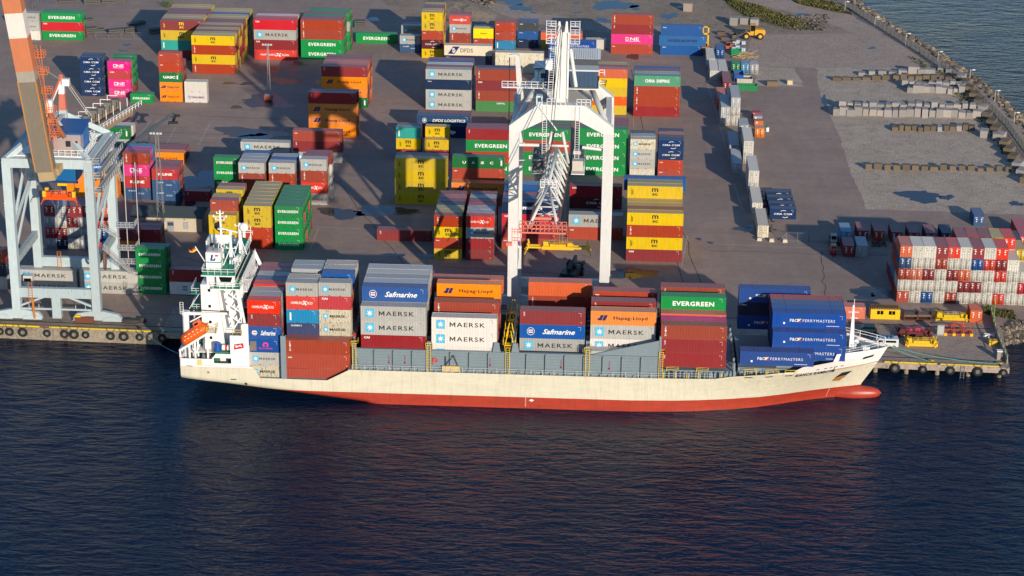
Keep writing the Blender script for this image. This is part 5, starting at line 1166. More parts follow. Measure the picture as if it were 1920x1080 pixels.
b.face([(m0.x+2.8, yh1, zh1+2.6), (m1.x+.5, yh1, zh1+2.6), (m1.x+.5, yh1+2.4, zh1+1.9), (m0.x+2.8, yh1+2.4, zh1+1.9)])
b.box(m0.x+5, yh0+3.2, zh1, m1.x, yh1-.2, zh1+1.6, 1)
ad(b, 'roof', [rf, flat((60, 66, 74), .6)])
b = MB(); b.box(m0.x-6.3, yh0-.2, zh0-.6, m1.x+.2, yh0+1.0, zh0-.45); b.rail([(m0.x-6.3, yh0-.2, zh0-.45), (m0.x+4.0, yh0-.2, zh0-.45)], 1.2, .06, 1.1); b.rail([(m1.x+.3, yh0, zh0), (m1.x+1.5, yh0, zh0), (m1.x+1.5, yh1, zh0)], 1.2, .06, 1.1); b.rail([(m1.x+.3, yh0, zh0+2.3), (m1.x+1.3, yh0, zh0+2.3)], 1.1, .06, 1.)
b.rail([(-11.5, YF-1.2, 49.1), (-8.0, YF-1.2, 49.1)], 1.2, .06, .9); b.rail([(-5.8, YF-1.2, 49.1), (-3.2, YF-1.2, 49.1)], 1.2, .06, .9); b.bar((m0.x+2.2, yh0-.4, zh0-.5), (-10.3, YF, 49.4), .8, .15)
ad(b, 'walkway', WHITE)
s0, s1 = V(977, 185, 413), V(970, 103, 413); b = MB(); b.bar((s0.x, 413, 46.2), (s1.x, 413, s1.z), 1.3, .9, w2=.8, h2=.7); b.bar((s1.x, 413, s1.z), (s1.x-1.6, 413, s1.z-.2), .5); b.bar((s1.x-1.5, 413, s1.z-.3), (s1.x-1.5, 413, 40), .16, m=1)
ad(b, 'service_crane', [CRANEW, DARK])
b = MB(); k0, k1 = V(1006, 190, YF), V(1018, 172, YF); b.box(k0.x, YF-1.6, 48.9, k1.x, YF-.2, 50.9, 0); b.box(k0.x+.25, YF-1.66, 49.8, k1.x-.25, YF-1.6, 50.6, 1); ad(b, 'operator_cabin', [flat((214, 220, 220), .4), flat((30, 110, 110), .2)])
# boom
zb0, zt0 = 36.2, 40.4; yA, yT = 426.5, 367.5
cA, cT = -8.6, -10.8
def bx(y, off): t = (yA-y)/(yA-yT); return cA+(cT-cA)*t+off*(2.1+.42*t)
b = MB()
for s in (-1, 1):
    b.bar((bx(yA, s), yA, zb0), (bx(yT, s), yT, zb0), .42, .5)
ad(b, 'trolley_rail', paint((96, 54, 40), .5))
b = MB(); ya = 379.5; tp = lambda y: (bx(y, 0), y, zt0)
b.tube(tp(403), tp(ya), .33, 10); b.tube(tp(ya), (bx(yT+.3, -1), yT+.3, zb0+.3), .27, 10); b.tube(tp(ya), (bx(yT+.3, 1), yT+.3, zb0+.3), .27, 10)
ys = [403, 399.1, 395.2, 391.3, 387.4, 383.5, 379.5]
for i, y in enumerate(ys):
    for s in (-1, 1):
        b.tube(tp(y), (bx(y, s), y, zb0+.2), .17, 8)
        if i+1 < len(ys): b.tube(tp(y), (bx(ys[i+1], s), ys[i+1], zb0+.2), .17, 8)
    b.tube((bx(y, -1), y, zb0), (bx(y, 1), y, zb0), .14, 8)
    if i+1 < len(ys): b.tube((bx(y, -1), y, zb0), (bx(ys[i+1], 1), ys[i+1], zb0), .1, 6)
for y in (375.5, 371.5): b.tube((bx(y, -1), y, zb0), (bx(y, 1), y, zb0), .14, 8)
b.tube((bx(379.5, -1), 379.5, zb0), (bx(371.5, 1), 371.5, zb0), .12, 8); b.tube((bx(379.5, 1), 379.5, zb0), (bx(371.5, -1), 371.5, zb0), .12, 8)
b.tube((bx(403, -1), 403, zb0+1), (bx(403, 0)-1.0, 403, 43.5), .3, 8); b.tube((bx(403, 1), 403, zb0+1), (bx(403, 0)+1.0, 403, 43.5), .3, 8)
b.tube((bx(403, -1), 402.5, zt0+.4), (bx(403, 1), 402.5, zt0+.4), .25, 8)
ad(b, 'boom', CRANEW, True)
b = MB(); b.rail([(bx(ya, -.6), ya+.4, zt0-.2), (bx(ya, .6), ya+.4, zt0-.2)], 1.1, .05, .7); b.rail([(bx(ya, -.6), ya-.6, zt0-.2), (bx(ya, .6), ya-.6, zt0-.2)], 1.1, .05, .7); b.box(bx(ya, -.6), ya-.6, zt0-.35, bx(ya, .6), ya+.4, zt0-.2); ad(b, 'boom_platform', WHITE)
PK = paint((226, 128, 112), .05)
b = MB(); b.tube((bx(371.2, -1), 371.2, zb0+.6), (bx(371.2, 1), 371.2, zb0+.6), .3, 10); xa_, xb2 = bx(yT, -1)-3.0, bx(yT, 1)+1.6
for y in (yT-.9, yT+1.2): b.bar((xa_+1.2, y, zb0-.5), (xb2, y, zb0-.5), .25); b.rail([(xa_+1.2, y, zb0-.3), (xb2, y, zb0-.3)], 1.2, .06, .8)
for k in range(12): b.bar((xa_+1.4+k*.7, yT-.9, zb0-.45), (xa_+1.4+k*.7, yT+1.2, zb0-.45), .1)
for s in (-1, 1): b.bar((bx(yT, s), yT, zb0), (bx(yT, s)+.8*s, yT-.5, zb0+1.4), .25); b.bar((bx(yT, s), yT, zb0), (bx(yT, s)-1.0*s, yT, zb0+1.3), .2)
b.rail([(xa_, yT-1, zb0-2.6), (xa_+1.5, yT-1, zb0-2.6)], 1.1, .06, .5); b.rail([(xa_, yT-1, zb0-1.0), (xa_+1.5, yT-1, zb0-1.0)], 1.1, .06, .5); b.box(xa_-1.0, yT-1.2, zb0-3.0, xa_, yT-.6, zb0-2.4)
for x in (xa_, xa_+1.5): b.bar((x, yT-1, zb0-3), (x, yT-1, zb0+.3), .12)
ad(b, 'boom_tip_platform', PK)
b = MB()
for x in (xb2-1.6, xb2-.2): b.ladder((x, yT-.5, zb0-2.8), (x, yT-.5, zb0+1.0), w=.9)
ad(b, 'tip_ladder', paint((214, 92, 50), .05))
# trolley and hanging spreader
b = MB(); yt = 411
for s, x0 in ((-1, bx(yt, -1)-2.8), (1, bx(yt, 1)+.5)):
    for k in range(4): b.box(x0, yt-6+k*3.2, zb0-1.2-(k % 2)*.5, x0+2.1, yt-4.0+k*3.2, zb0+.8-(k % 2)*.3, k % 2 if s > 0 else 1)
    b.rail([(x0+(2.3 if s > 0 else -.2), yt-6, zb0-1.2), (x0+(2.3 if s > 0 else -.2), yt+6, zb0-1.2)], 1.1, .05, 1.5, m=2); b.box(x0-.2, yt-6.2, zb0-1.9, x0+2.4, yt+6.2, zb0-1.75, 2)
b.box(bx(yt, -1), yt-2.5, zb0-.9, bx(yt, 1), yt-1.9, zb0-.4, 2); b.box(bx(yt, -1), yt+1.9, zb0-.9, bx(yt, 1), yt+2.5, zb0-.4, 2)
ad(b, 'trolley', [flat((196, 190, 176), .6), flat((84, 90, 92), .6), WHITE])
sp0 = V(1046, 462, yt); zs = sp0.z
b = MB(); 
for dx in (-2.2, 2.2):
    for dy in (-.8, .8): b.bar((sp0.x+dx*.6, yt+dy, zs+1.6), (bx(yt, 0)+dx*.6, yt+dy, zb0-.9), .07)
ad(b, 'hoist_cable', DARK)
def spreader(name, label, x, y, z, half, mats, group=None, flip=1):
    b = MB()
    b.box(-3.2, -1.0, 0, 3.2, -.55, .65); b.box(-3.2, .55, 0, 3.2, 1.0, .65); b.box(-1.6, -.9, .1, 1.6, .9, 1.15); b.box(-2.9, -.6, .65, -1.8, .4, 1.5); b.box(1.9, -.5, .65, 2.9, .6, 1.3)
    e = MB()
    for s in (-1, 1):
        e.box(min(s*3, s*half), -.75, .12, max(s*3, s*half), -.4, .5); e.box(min(s*3, s*half), .4, .12, max(s*3, s*half), .75, .5); e.box(min(s*half, s*(half+.35)), -1.2, -.1, max(s*half, s*(half+.35)), 1.2, .6)
    f = MB()
    for s in (-1, 1):
        for t in (-1, 1): f.bar((s*(half+.2), t*1.2, .4), (s*(half+.75), t*1.5, .2-1.1*flip), .3, .12); f.bar((s*(half-.1), t*1.15, .5), (s*(half+.1), t*1.15, 1.4), .3)
    g_ = MB(); g_.box(-1.2, -.5, 1.15, -.5, .5, 1.5); g_.box(.2, -.4, 1.15, 1.1, .3, 1.7); g_.rail([(-1.7, -.95, 1.15), (1.7, -.95, 1.15)], .8, .04, .8)
    r = thing(name, label, 'spreader', (x, y, z), 0, group)
    for bb_, nm in ((b, 'main_frame'), (f, 'corner_flipper'), (g_, 'hydraulic_unit')): bb_.build(nm, mats[1] if nm == 'hydraulic_unit' and len(mats) > 1 else mats[0], r)
    for s in (-1, 1):
        e = MB(); e.box(min(s*3, s*half), -.75, .12, max(s*3, s*half), -.4, .5); e.box(min(s*3, s*half), .4, .12, max(s*3, s*half), .75, .5); e.box(min(s*half, s*(half+.35)), -1.2, -.1, max(s*half, s*(half+.35)), 1.2, .6); e.build('telescopic_arm', mats[0], r)
    return r
SY = paint((232, 184, 8), .12)
spreader('container_spreader', 'yellow spreader at full length hanging from the white crane trolley', sp0.x, yt, zs-.4, 5.9, [SY, flat((150, 130, 60), .6)])
# ---- left crane (pale blue-grey, boom raised)
YF2, YB2 = 406.0, 424.0; xL, xR = -118.0, -101.7
c2 = thing('ship_to_shore_crane', 'pale grey-blue crane with raised orange and white striped boom', 'crane', (-110, 415, 0))
ad = root_parts(c2, Vector((110, -415, 0)))
zt2 = 34.0
for y, nm in ((YF2, 0), (YB2, 1)):
    for x in (xL, xR):
        b = MB(); b.box(x-.85, y-.85, 2.6, x+.85, y+.85, zt2 if y == YF2 else zt2+.3)
        for z in ((24.5, 23.9, 25.1) if y == YF2 else (26,)): b.box(x-.92, y-.92, z, x+.92, y+.92, z+.2)
        ad(b, 'leg', CRANEG)
for y in (YF2, YB2):
    b = MB(); b.bar((xL-.8, y, zt2-.4), (xR+.8, y, zt2-.4), 1.5, 1.9); ad(b, 'top_beam', CRANEG)
    b = MB(); b.bar((xL, y, 6.2), (xR, y, 6.2), 1.1, 2.0); b.box(-110.8, y-.6, .8, -109.0, y+.6, 5.3); b.bar((-109.9, y, .9), (-109.9, y, 1.0), 1.9, 1.5)
    for s, x in ((1, xL), (-1, xR)): b.bar((x+s*.8, y, 3.3), (x+s*6, y, 5.4), .4); b.bar((x+s*.8, y, 2.6), (-109.9-s*.8, y, 2.6), .35); [b.bar((x+s*q, y, 2.7), (x+s*q, y, 3.6), .12) for q in (2.4, 4.4)]
    ad(b, 'sill_beam', paint((176, 192, 194), .5, .5))
    for x in (xL, xR):
        b = MB(); bogie(b, x, y); ad(b, 'bogie', CRANEG)
for x in (xL, xR):
    b = MB(); b.bar((x, YF2, zt2-.3), (x, YB2, zt2), 1.3, 1.5); ad(b, 'side_beam', CRANEG)
    b = MB(); b.bar((x, YF2+.8, 12.4), (x, YB2-.8, 12.4), 1.0, 1.5); ad(b, 'side_beam', paint((176, 190, 190), .8, .6))
    b = MB(); b.bar((x, YF2+.8, 19), (x, YB2-.8, 33), .5); b.bar((x, YF2+.8, 19), (x, YB2-.8, 25.5), .5); b.bar((x, YB2-.8, 25.5), (x, YF2+1, 13.5), .4); ad(b, 'diagonal_brace', CRANEG)
# pyramid frame and mast
ap = V(118, 212, 417)
b = MB()
for p_, w_ in (((xL, YF2, zt2+.3), .9), ((xR, YF2, zt2+.3), .9), ((xL, YB2, zt2+.5), .9), ((xR, YB2, zt2+.5), .9)):
    b.bar(p_, (-110.0+(.8 if p_[0] > -110 else -.8), 412.5 if p_[1] < 415 else 419, ap.z-.8), w_, 1.1)
b.bar((-110.8, 412.5, ap.z-.8), (-110.8, 419, ap.z-.8), .8); b.bar((-109.2, 412.5, ap.z-.8), (-109.2, 419, ap.z-.8), .8)
ad(b, 'pyramid_frame', CRANEG)
mt0, mt1 = V(118, 225, 418), V(115, 140, 419)
zc = lambda t: mt0.z+(mt1.z-mt0.z)*t; xc = lambda t: mt0.x+(mt1.x-mt0.x)*t; b = MB()
for t0, t1, m_ in ((-.02, .22, 0), (.22, .58, 1), (.58, .8, 2), (.8, 1., 1)): b.bar((xc(t0), 418.5, zc(t0)), (xc(t1), 418.5+t1*.5, zc(t1)), 1.7-1.0*t0, 1.2, m=m_, w2=1.7-1.0*t1, h2=1.0)
b.bar((xc(.98), 418.5, zc(.98)), (xc(0)-2.2, 413, zc(.25)), .3, m=1); b.bar((xc(.9), 418.5, zc(.9)), (xc(0)-2.8, 412, zc(.05)), .3, m=2)
b.box(xc(.8)+.3, 417.8, zc(.78), xc(.8)+1.7, 419.0, zc(.93), 2)
ORS = paint((214, 112, 84), .1)
ad(b, 'mast', [CRANEG, ORS, WHITE])
b = MB()
for dx in (0, .5): b.bar((xc(.85)+.8+dx, 418.5, zc(.85)), (V(167, 218, 422).x+dx, 422, V(167, 218, 422).z), .13)
b.bar((xc(.9), 418.5, zc(.9)), (-112.6, 402.5, 56), .12)
ad(b, 'stay_rod', flat((176, 172, 166), .5))
# raised box boom
h0 = V(86, 318, 402.0); tvec = (V(24, 0, 397.5)-h0).normalized(); bl_ = 46.0
bz = paint((128, 118, 102), .5, .7); OS = paint((206, 124, 82), .12, .55); WS = paint((232, 222, 212), .1, .5)
b = MB(); segs = [(0, 19.0, 0), (19.0, 21.2, 4), (21.2, 28.0, 1), (28.0, 33.0, 2), (33.0, 38.6, 1), (38.6, 43.6, 2), (43.6, 50., 1)]
for a0, a1, m_ in segs: b.bar(h0+tvec*a0, h0+tvec*a1, 3.5, 2.6, m=m_, up=(0, 1, 0))
for s in (-1, 1): b.bar(h0+tvec*0+Vector((s*1.72, -1.15, 0)), h0+tvec*19+Vector((s*1.72, -1.15, 0)), .25, .5, m=3)
ad(b, 'boom', [bz, OS, WS, paint((196, 134, 70), .4), paint((168, 160, 146), .3)])
b = MB(); b.bar(h0-tvec*2.0+Vector((.2, 0, 0)), h0-tvec*0+Vector((.1, 0, 0)), 3.2, 2.2, up=(0, 1, 0)); b.bar(h0+Vector((1.5, 1, -.8)), (-106.4, 412, 34.6), 1.6, 1.4); b.bar(h0+Vector((-1.8, .5, 1)), (-114.0, 407, 34.6), .9, 1.1)
ad(b, 'boom_hinge', paint((190, 164, 120), .5))
b = MB()
for t in (7, 9.5, 12, 16, 20, 23.5): 
    c = h0+tvec*t+Vector((1.9, .6, 0)); b.rail([c, c+Vector((1.8, 0, 0))], 1.1, .06, .6); b.rail([c+Vector((0, 1.4, 0)), c+Vector((1.8, 1.4, 0))], 1.1, .06, .6); b.box(c.x, c.y, c.z-.1, c.x+1.8, c.y+1.4, c.z)
b.ladder(h0+tvec*4+Vector((2.6, .6, 0)), h0+tvec*26+Vector((2.3, .6, 0)), w=.7); b.bar(h0+tvec*6+Vector((1.8, .6, 0)), h0+tvec*26+Vector((3.4, .6, 0)), .12)
ad(b, 'boom_walkway', paint((216, 120, 66), .1))
b = MB(); c = h0+tvec*12+Vector((2.0, .7, 0)); b.box(c.x, c.y, c.z, c.x+1.2, c.y+1.2, c.z+2.4, 0); b.tube(h0+tvec*6+Vector((4, 3, 0)), h0+tvec*12+Vector((1.6, 3, 0)), .45, 10, 1); ad(b, 'winch_housing', [WHITE, paint((150, 84, 56), .2)])
# machinery house, blue roof
b = MB(); y0_, y1_ = 408.6, 415.0; a_, b_ = V(101, 275, y0_), V(150, 283, y0_); hx0, hx1 = a_.x, V(152, 280, y0_).x; zf, zc_ = 35.2, V(150, 252, y0_).z
b.box(hx0, y0_, zf, hx1, y1_, zc_, 0)
for k in range(18): b.box(hx0+.3*k, y0_-.03, zf, hx0+.05+.3*k, y0_, zc_, 0)
b.box(hx0+2.4, y0_-.06, zf+1.0, hx0+3.4, y0_-.03, zf+2.2, 1); b.box(hx0+4.3, y0_-.06, zf+1.2, hx0+4.8, y0_-.03, zf+2.2, 1); b.box(hx1, y0_+2, zf, hx1+.15, y1_+.2, zc_+.2, 2)
ad(b, 'machinery_house', [paint((178, 160, 156), .15), DARK, paint((24, 112, 190), .03)])
b = MB(); b.prism([(y0_-.6, zc_), (y0_-.6, zc_+.3), (y1_+.4, zc_+1.2), (y1_+.4, zc_+.9)], 'x', hx0-.5, hx1+.5); b.bar((hx0+.2, y0_+2, zc_+.9), (hx0+1.6, y0_+2, zc_+.9), .25, m=1); ad(b, 'roof', [paint((30, 94, 156), .05), DARK])
b = MB(); b.box(xL+.8, YF2+.7, 34.6, xR-.8, 417, 34.8); b.rail([(xL+9.0, YF2+.9, 34.8), (xR-1, YF2+.9, 34.8), (xR-1, 418, 34.8)], 1.2, .06, 1.2)
ad(b, 'walkway', WHITE)
# blue trolley house, landward girder
b = MB(); t0_, t1_ = V(75, 337, 414), V(146, 305, 414); b.box(t0_.x, 412.5, t0_.z+.4, t1_.x, 417, t1_.z-.6, 0); b.box(t0_.x-.2, 412.2, t0_.z, t1_.x+.2, 412.6, t0_.z+.35, 1); b.box(t0_.x+4, 412, t0_.z-.5, t0_.x+6, 413, t0_.z, 2)
for k in range(14): b.box(t0_.x+.5*k, 412.45, t0_.z+.4, t0_.x+.08+.5*k, 412.5, t1_.z-.6, 0)
ad(b, 'trolley_house', [paint((22, 96, 150), .5), flat((24, 66, 120), .5), SY])
b = MB(); g0, g1 = V(176, 225, 424), V(207, 172, 440)
b.bar((-108.5, 417, 33.2), (-101.5, 444, 33.6), 1.2, 2.0); b.bar((-111.5, 417, 33.2), (-104.5, 444, 33.6), 1.2, 2.0)
for k in range(7):
    y = 424+k*3.1; x = -109.2+.26*k*3.1; b.box(x-.9, y, 34.6, x+.6, y+1.6, 36.0+.3*(k % 2), 1); b.bar((x+2.6, y, 34.4), (x+2.6, y, 36.6), .12, m=2); b.bar((x-1.6, y, 34.4), (x-1.6, y, 37.0), .12, m=2); b.bar((x-1.6, y, 37.0), (x+.6, y, 37.0), .12, m=2)
for dx in (3.0, -2.6): b.rail([(-108.5+dx, 419, 34.4), (-102.0+dx, 444, 34.6)], 1.1, .06, 1.4, m=2)
ad(b, 'landward_girder', [paint((150, 130, 112), .6), flat((112, 108, 100), .7), WHITE])
# stairs, cable reel, orange ladders, cabin
b = MB()
for (p, q) in (((-99.6, 424.5, 24), (-99.6, 420.5, 29)), ((-99.8, 407, 15.5), (-97.6, 424, 3.0)), ((-100, 408, 19.5), (-99, 416, 14.5)), ((-97.5, 423, 3.2), (-94.0, 423, .4))):
    p = Vector(p); q = Vector(q); b.ladder(p, q, side=(0, 1, 0) if abs(p.y-q.y) < 1 else (1, 0, 0), w=.9); b.rail([p, q], 1.0, .05, 1.2)
for z in (28, 31, 34): b.rail([(-102, 405, z), (-99.2, 405, z), (-99.2, 425, z)], 1.1, .05, 1.6); b.box(-100.8, 405, z-.1, -99.2, 425, z)
for z in (6.5, 9.5, 14.5): b.rail([(-100.8, 422.8, z), (-97.2, 422.8, z), (-97.2, 425.5, z)], 1.1, .05, 1.0); b.box(-100.8, 422.8, z-.1, -97.2, 425.5, z)
for x in (-99.2, -96.8): b.bar((x, 425, 0.5), (x, 425, 28), .14)
ad(b, 'stair_tower', flat((188, 186, 182), .6))
b = MB(); b.torus((-100.3, 409, 12.6), (1, .15, 0), 2.1, .22, 24, 8); b.torus((-100.3, 409, 12.6), (1, .15, 0), 1.2, .2, 20, 6); 
for k in range(10):
    a = k*.628; b.bar((-100.3, 409, 12.6), (-100.3, 409+2.1*math.cos(a), 12.6+2.1*math.sin(a)), .1)
ad(b, 'cable_reel', flat((120, 84, 70), .7))
for y, x in ((YF2-.8, -114.9), (YB2-.8, -113.4)):
    b = MB(); b.ladder((x, y, 4.2), (x, y, 8.6), w=.75); b.bar((x+.35, y, 4.6), (x+.5, y, .8), .35); b.bar((x, y, 5.0), (x+.5, y, 4.4), .3); ad(b, 'access_ladder', paint((206, 124, 40), .2))
b = MB(); k0 = V(45, 533, 420); b.box(k0.x, 419.6, k0.z, k0.x+1.9, 421.2, k0.z+2.0, 0); b.box(k0.x+.2, 419.5, k0.z+.8, k0.x+1.7, 419.6, k0.z+1.5, 1); ad(b, 'electrical_cabin', [flat((200, 200, 196), .5), GLASS])
b = MB(); b.box(-106.2, 405.0, .2, -102.4, 406.8, 1.4, 0); b.box(-106.2, 404.9, 1.4, -105, 406.8, 1.7, 1); ad(b, 'counterweight_box', [RUST, YEL])
so_ = V(114, 372, 414); sp = spreader('container_spreader', 'orange retracted spreader hanging above the end-on stack in left crane', so_.x, 414, so_.z, 3.0, [paint((226, 92, 50), .05), flat((226, 120, 80), .6)])
b = MB()
for s in (-1, 1):
    for t in (-1, 1): b.box(s*3.0-.35, t*1.1-.3, .7, s*3.0+.35, t*1.1+.3, 1.9)
b.build('twistlock_guide', SY, sp)
b = MB()
for s in (-1, 1): b.bar((so_.x+s*1.2, 414, so_.z+1.2), (so_.x+s*1.2, 414, t0_.z+.3), .07)
ad(b, 'hoist_cable', DARK)
# ------------------------------------------------------------------ quay furniture
def simple(name, label, cat, loc, parts, rz=0, group=None):
    r = thing(name, label, cat, loc, rz, group)
    for b, nm, mt in parts: b.build(nm, mt, r)
    return r
tyl = ['first', 'second', 'third', 'fourth', 'fifth', 'sixth', 'seventh', 'eighth', 'ninth', 'tenth', 'eleventh', 'twelfth', 'thirteenth']
tb = MB(); tb.torus((0, 0, 0), (0, 1, 0), .62, .27, 22, 10); ty0 = tb.mesh('tyre_fender', TYRE)
rb = MB(); rb.torus((0, -.05, 0), (0, 1, 0), .33, .06, 18, 6); rb.tube((0, -.1, 0), (0, .1, 0), .14, 10); rim = rb.mesh('rim', flat((150, 146, 138), .6))
chn = MB(); chn.bar((-.3, .1, .5), (-.9, .25, 1.5), .06); chn.bar((.3, .1, .5), (.9, .25, 1.5), .06); chm = chn.mesh('chain', DARK)
for i, px in enumerate((0, 18, 43, 89, 122, 140, 162, 209, 234, 264, 306, 1678, 1730, 1781, 1832, 1880)):
    py = (614+px*.055+10) if px < 400 else 692+(px-1678)*.045; q = V(px, py+7 if px < 400 else py, QY(-100) if px < 400 else QY(60)); x = q.x; y = QY(x)-.35; z = -1.0 if px < 400 else -.9
    o = bpy.data.objects.new('tyre_fender', ty0); COL.objects.link(o); o.location = (x, y, z); s = 1.0+.12*((i*7) % 3-1); o.scale = (s, 1, s)
    side = i < 11
    tag(o, ('dark tyre fender on the western quay wall, %s from the photo edge' % tyl[i]) if side else 'dark tyre fender on the pier front, %s east of the ship bow' % tyl[i-11], 'fender', 'tyre fenders along the quay')
    link_mesh('rim', rim, o); link_mesh('chain', chm, o)
def quay_strip(name, label, x0, x1, off, mat, z=.02, h=.22, w=.3, cat='edge beam', group=None):
    b = MB(); b.bar((x0, QY(x0)+off, z+h/2), (x1, QY(x1)+off, z+h/2), w, h); o = b.build(name, mat); tag(o, label, cat, group)
quay_strip('quay_kerb', 'rusty red steel kerb along the western quay edge', -125, -88.2, .75, paint((150, 86, 60), .6), cat='kerb')
for i, (x0, x1) in enumerate(((-125, -112.8), (-110.8, -90), (-83, -79.5), (55.5, 65.6), (66.3, 77.6))):
    quay_strip('quay_kerb', 'yellow painted kerb, %s length from the west' % tyl[i], x0, x1, .3, paint((222, 190, 40), .2), .02, .25, .28, 'kerb', 'yellow kerb lengths on the quay edge')
b = MB(); b.ladder((70.6, QY(70.6)-.12, -2.8), (70.6, QY(70.6)-.12, .1), w=.7); tag(b.build('quay_ladder', STEEL), 'steel ladder down the pier front between tyres', 'ladder')
b = MB(); b.ladder((-107.5, QY(-107.5)-.1, -2.6), (-107.5, QY(-107.5)-.1, .1), w=.6); tag(b.build('quay_ladder', RUST), 'rusty ladder down the western quay wall', 'ladder')
def rope(name, label, p, q, sag, mat, r=.07):
    b = MB(); p = Vector(p); q = Vector(q); pr = p
    for k in range(1, 17):
        t = k/16; c = p.lerp(q, t)-Vector((0, 0, sag*4*t*(1-t))); b.tube(pr, c, r, 6); pr = c
    tag(b.build(name, mat), label, 'rope')
TEAL = flat((90, 150, 140), .8)
rope('mooring_rope', 'pale green mooring line from ship stern to the western quay', (-78.9, 378, 5.2), (-92.5, QY(-92.5)+.8, .25), .6, TEAL)
rope('mooring_rope', 'pale green mooring line from ship bow to near pier bollard', (53.5, 388.5, 7.6), (64.8, QY(64.8)+.9, .25), .4, TEAL)
rope('mooring_rope', 'long pale green mooring line from ship bow to pier head', (54, 387.5, 7.5), (78.0, QY(78)+1.2, .3), .7, TEAL)
rope('mooring_rope', 'green line lying along the quay by the ship stern', (-92, QY(-92)+.9, .16), (-80, QY(-80)+.9, .16), -.02, TEAL, .12)
for x, l in ((-92.5, 'dark mooring bollard holding the stern line'), (64.8, 'yellow-capped mooring bollard beside the ship bow'), (78.0, 'mooring bollard at the pier corner')):
    b = MB(); b.tube((0, 0, .02), (0, 0, .5), .22, 12); c = MB(); c.tube((0, 0, .5), (0, 0, .62), .32, 12)
    simple('bollard', l, 'bollard', (x, QY(x)+.9, 0), [(b, 'post', DARK), (c, 'cap', YEL if x > 0 else DARK)])
# tarpaulin heap by the crane
b = MB(); b.sphere((-95.3, 406.2, .35), 1.0, 12, 6, 0, (2.3, .8, .55)); b.sphere((-92.8, 406.6, .45), .7, 10, 6, 0, (1.3, .8, .9)); tag(b.build('tarpaulin_heap', flat((58, 54, 52), .8), smooth=True), 'dark tarpaulin heap on the quay beside the left crane', 'tarpaulin')
# ------------------------------------------------------------------ hut with dark roof
p = G(248, 432); q = G(383, 432); Lh = q.x-p.x
w_ = MB(); w_.box(0, 0, 0, Lh-.2, 7.2, 3.3)
rf_ = MB(); rf_.prism([(-.35, 3.3), (3.6, 4.6), (7.55, 3.3), (7.55, 3.42), (3.6, 4.85), (-.35, 3.45)], 'x', -.3, Lh+.1)
hut = simple('storage_hut', 'long cream hut with dark pitched roof behind the left crane', 'hut', (p.x, p.y, 0), [(w_, 'wall', paint((204, 190, 166), .15, .7)), (rf_, 'roof', flat((66, 76, 78), .7))])
for x in (2.0, 8.0):
    b = MB(); b.box(0, -.05, 0.05, 1.6, 0, 2.5, 0); b.box(.15, -.08, 1.4, .75, -.05, 2.2, 1); b.box(.85, -.08, 1.4, 1.45, -.05, 2.2, 1); b.box(.78, -.07, .05, .82, -.05, 2.5, 1); link_mesh('door', b.mesh('door', [flat((150, 156, 160), .5), flat((60, 68, 74), .4)]), hut, (x, 0, 0))
b = MB(); b.box(0, -.05, .6, 1.1, 0, 2.3, 0)
for k in range(5): b.box(.08, -.08, .7+k*.32, 1.02, -.05, .88+k*.32, 1)
link_mesh('shutter', b.mesh('shutter', [flat((140, 146, 150), .5), flat((170, 174, 176), .5)]), hut, (11.7, 0, 0))
for x in (3, 7.5, 12):
    b = MB(); b.box(-.1, -.25, 0, .1, 0, .15); link_mesh('wall_lamp', b.mesh('wall_lamp', DARK), hut, (x, 0, 2.9))
# ------------------------------------------------------------------ light masts
def lattice_mast(px, base, top, w, label, mat):
    p = G(*base); z = V(*top, p.y).z; b = MB(); w2 = w*.35
    cs = [(-1, -1), (1, -1), (1, 1), (-1, 1)]
    for sx_, sy_ in cs: b.bar((sx_*w/2, sy_*w/2, 0), (sx_*w2/2, sy_*w2/2, z), .10)
    n = int(z/1.7)
    for k in range(n):
        a0, a1 = k/n, (k+1)/n; wa, wb = (w+(w2-w)*a0)/2, (w+(w2-w)*a1)/2
        for i in range(4):
            s0, s1 = cs[i], cs[(i+1) % 4]; s0, s1 = (s0, s1) if k % 2 else (s1, s0)
            b.bar((s0[0]*wa, s0[1]*wa, z*a0), (s1[0]*wb, s1[1]*wb, z*a1), .05)
    h = MB(); h.box(-.9, -.9, z, .9, .9, z+.1)
    lam = []
    for dx in (-1.1, -.4, .4, 1.1):
        l_ = MB(); l_.box(dx-.25, -1.3, z+.15, dx+.25, -.95, z+.55); lam.append((l_, 'floodlight', flat((200, 200, 196), .4)))
    simple('light_mast', label, 'light mast', (p.x, p.y, 0), [(b, 'lattice_tower', mat), (h, 'head_frame', mat)]+lam)
lattice_mast(0, (303, 432), (293, 250), 1.5, 'tall grey lattice floodlight mast in front of the cream hut', flat((130, 130, 126), .5))
lattice_mast(0, (505, 184), (503, 84), .8, 'slender pale lattice mast on an orange base in the open yard', flat((150, 150, 148), .5))
p = G(505, 186); b = MB(); b.box(-1.1, -.8, .3, 1.1, .8, 1.5); c = MB(); c.box(-.7, -.7, 0, .7, .7, .3); d_ = MB(); d_.box(-.9, -.9, 1.5, .9, -.5, 2.0)
simple('generator_trailer', 'small orange generator at the foot of the slender mast', 'generator', (p.x, p.y-1.2, 0), [(b, 'housing', paint((196, 92, 56), .2)), (c, 'base', DARK), (d_, 'panel', STEEL)])
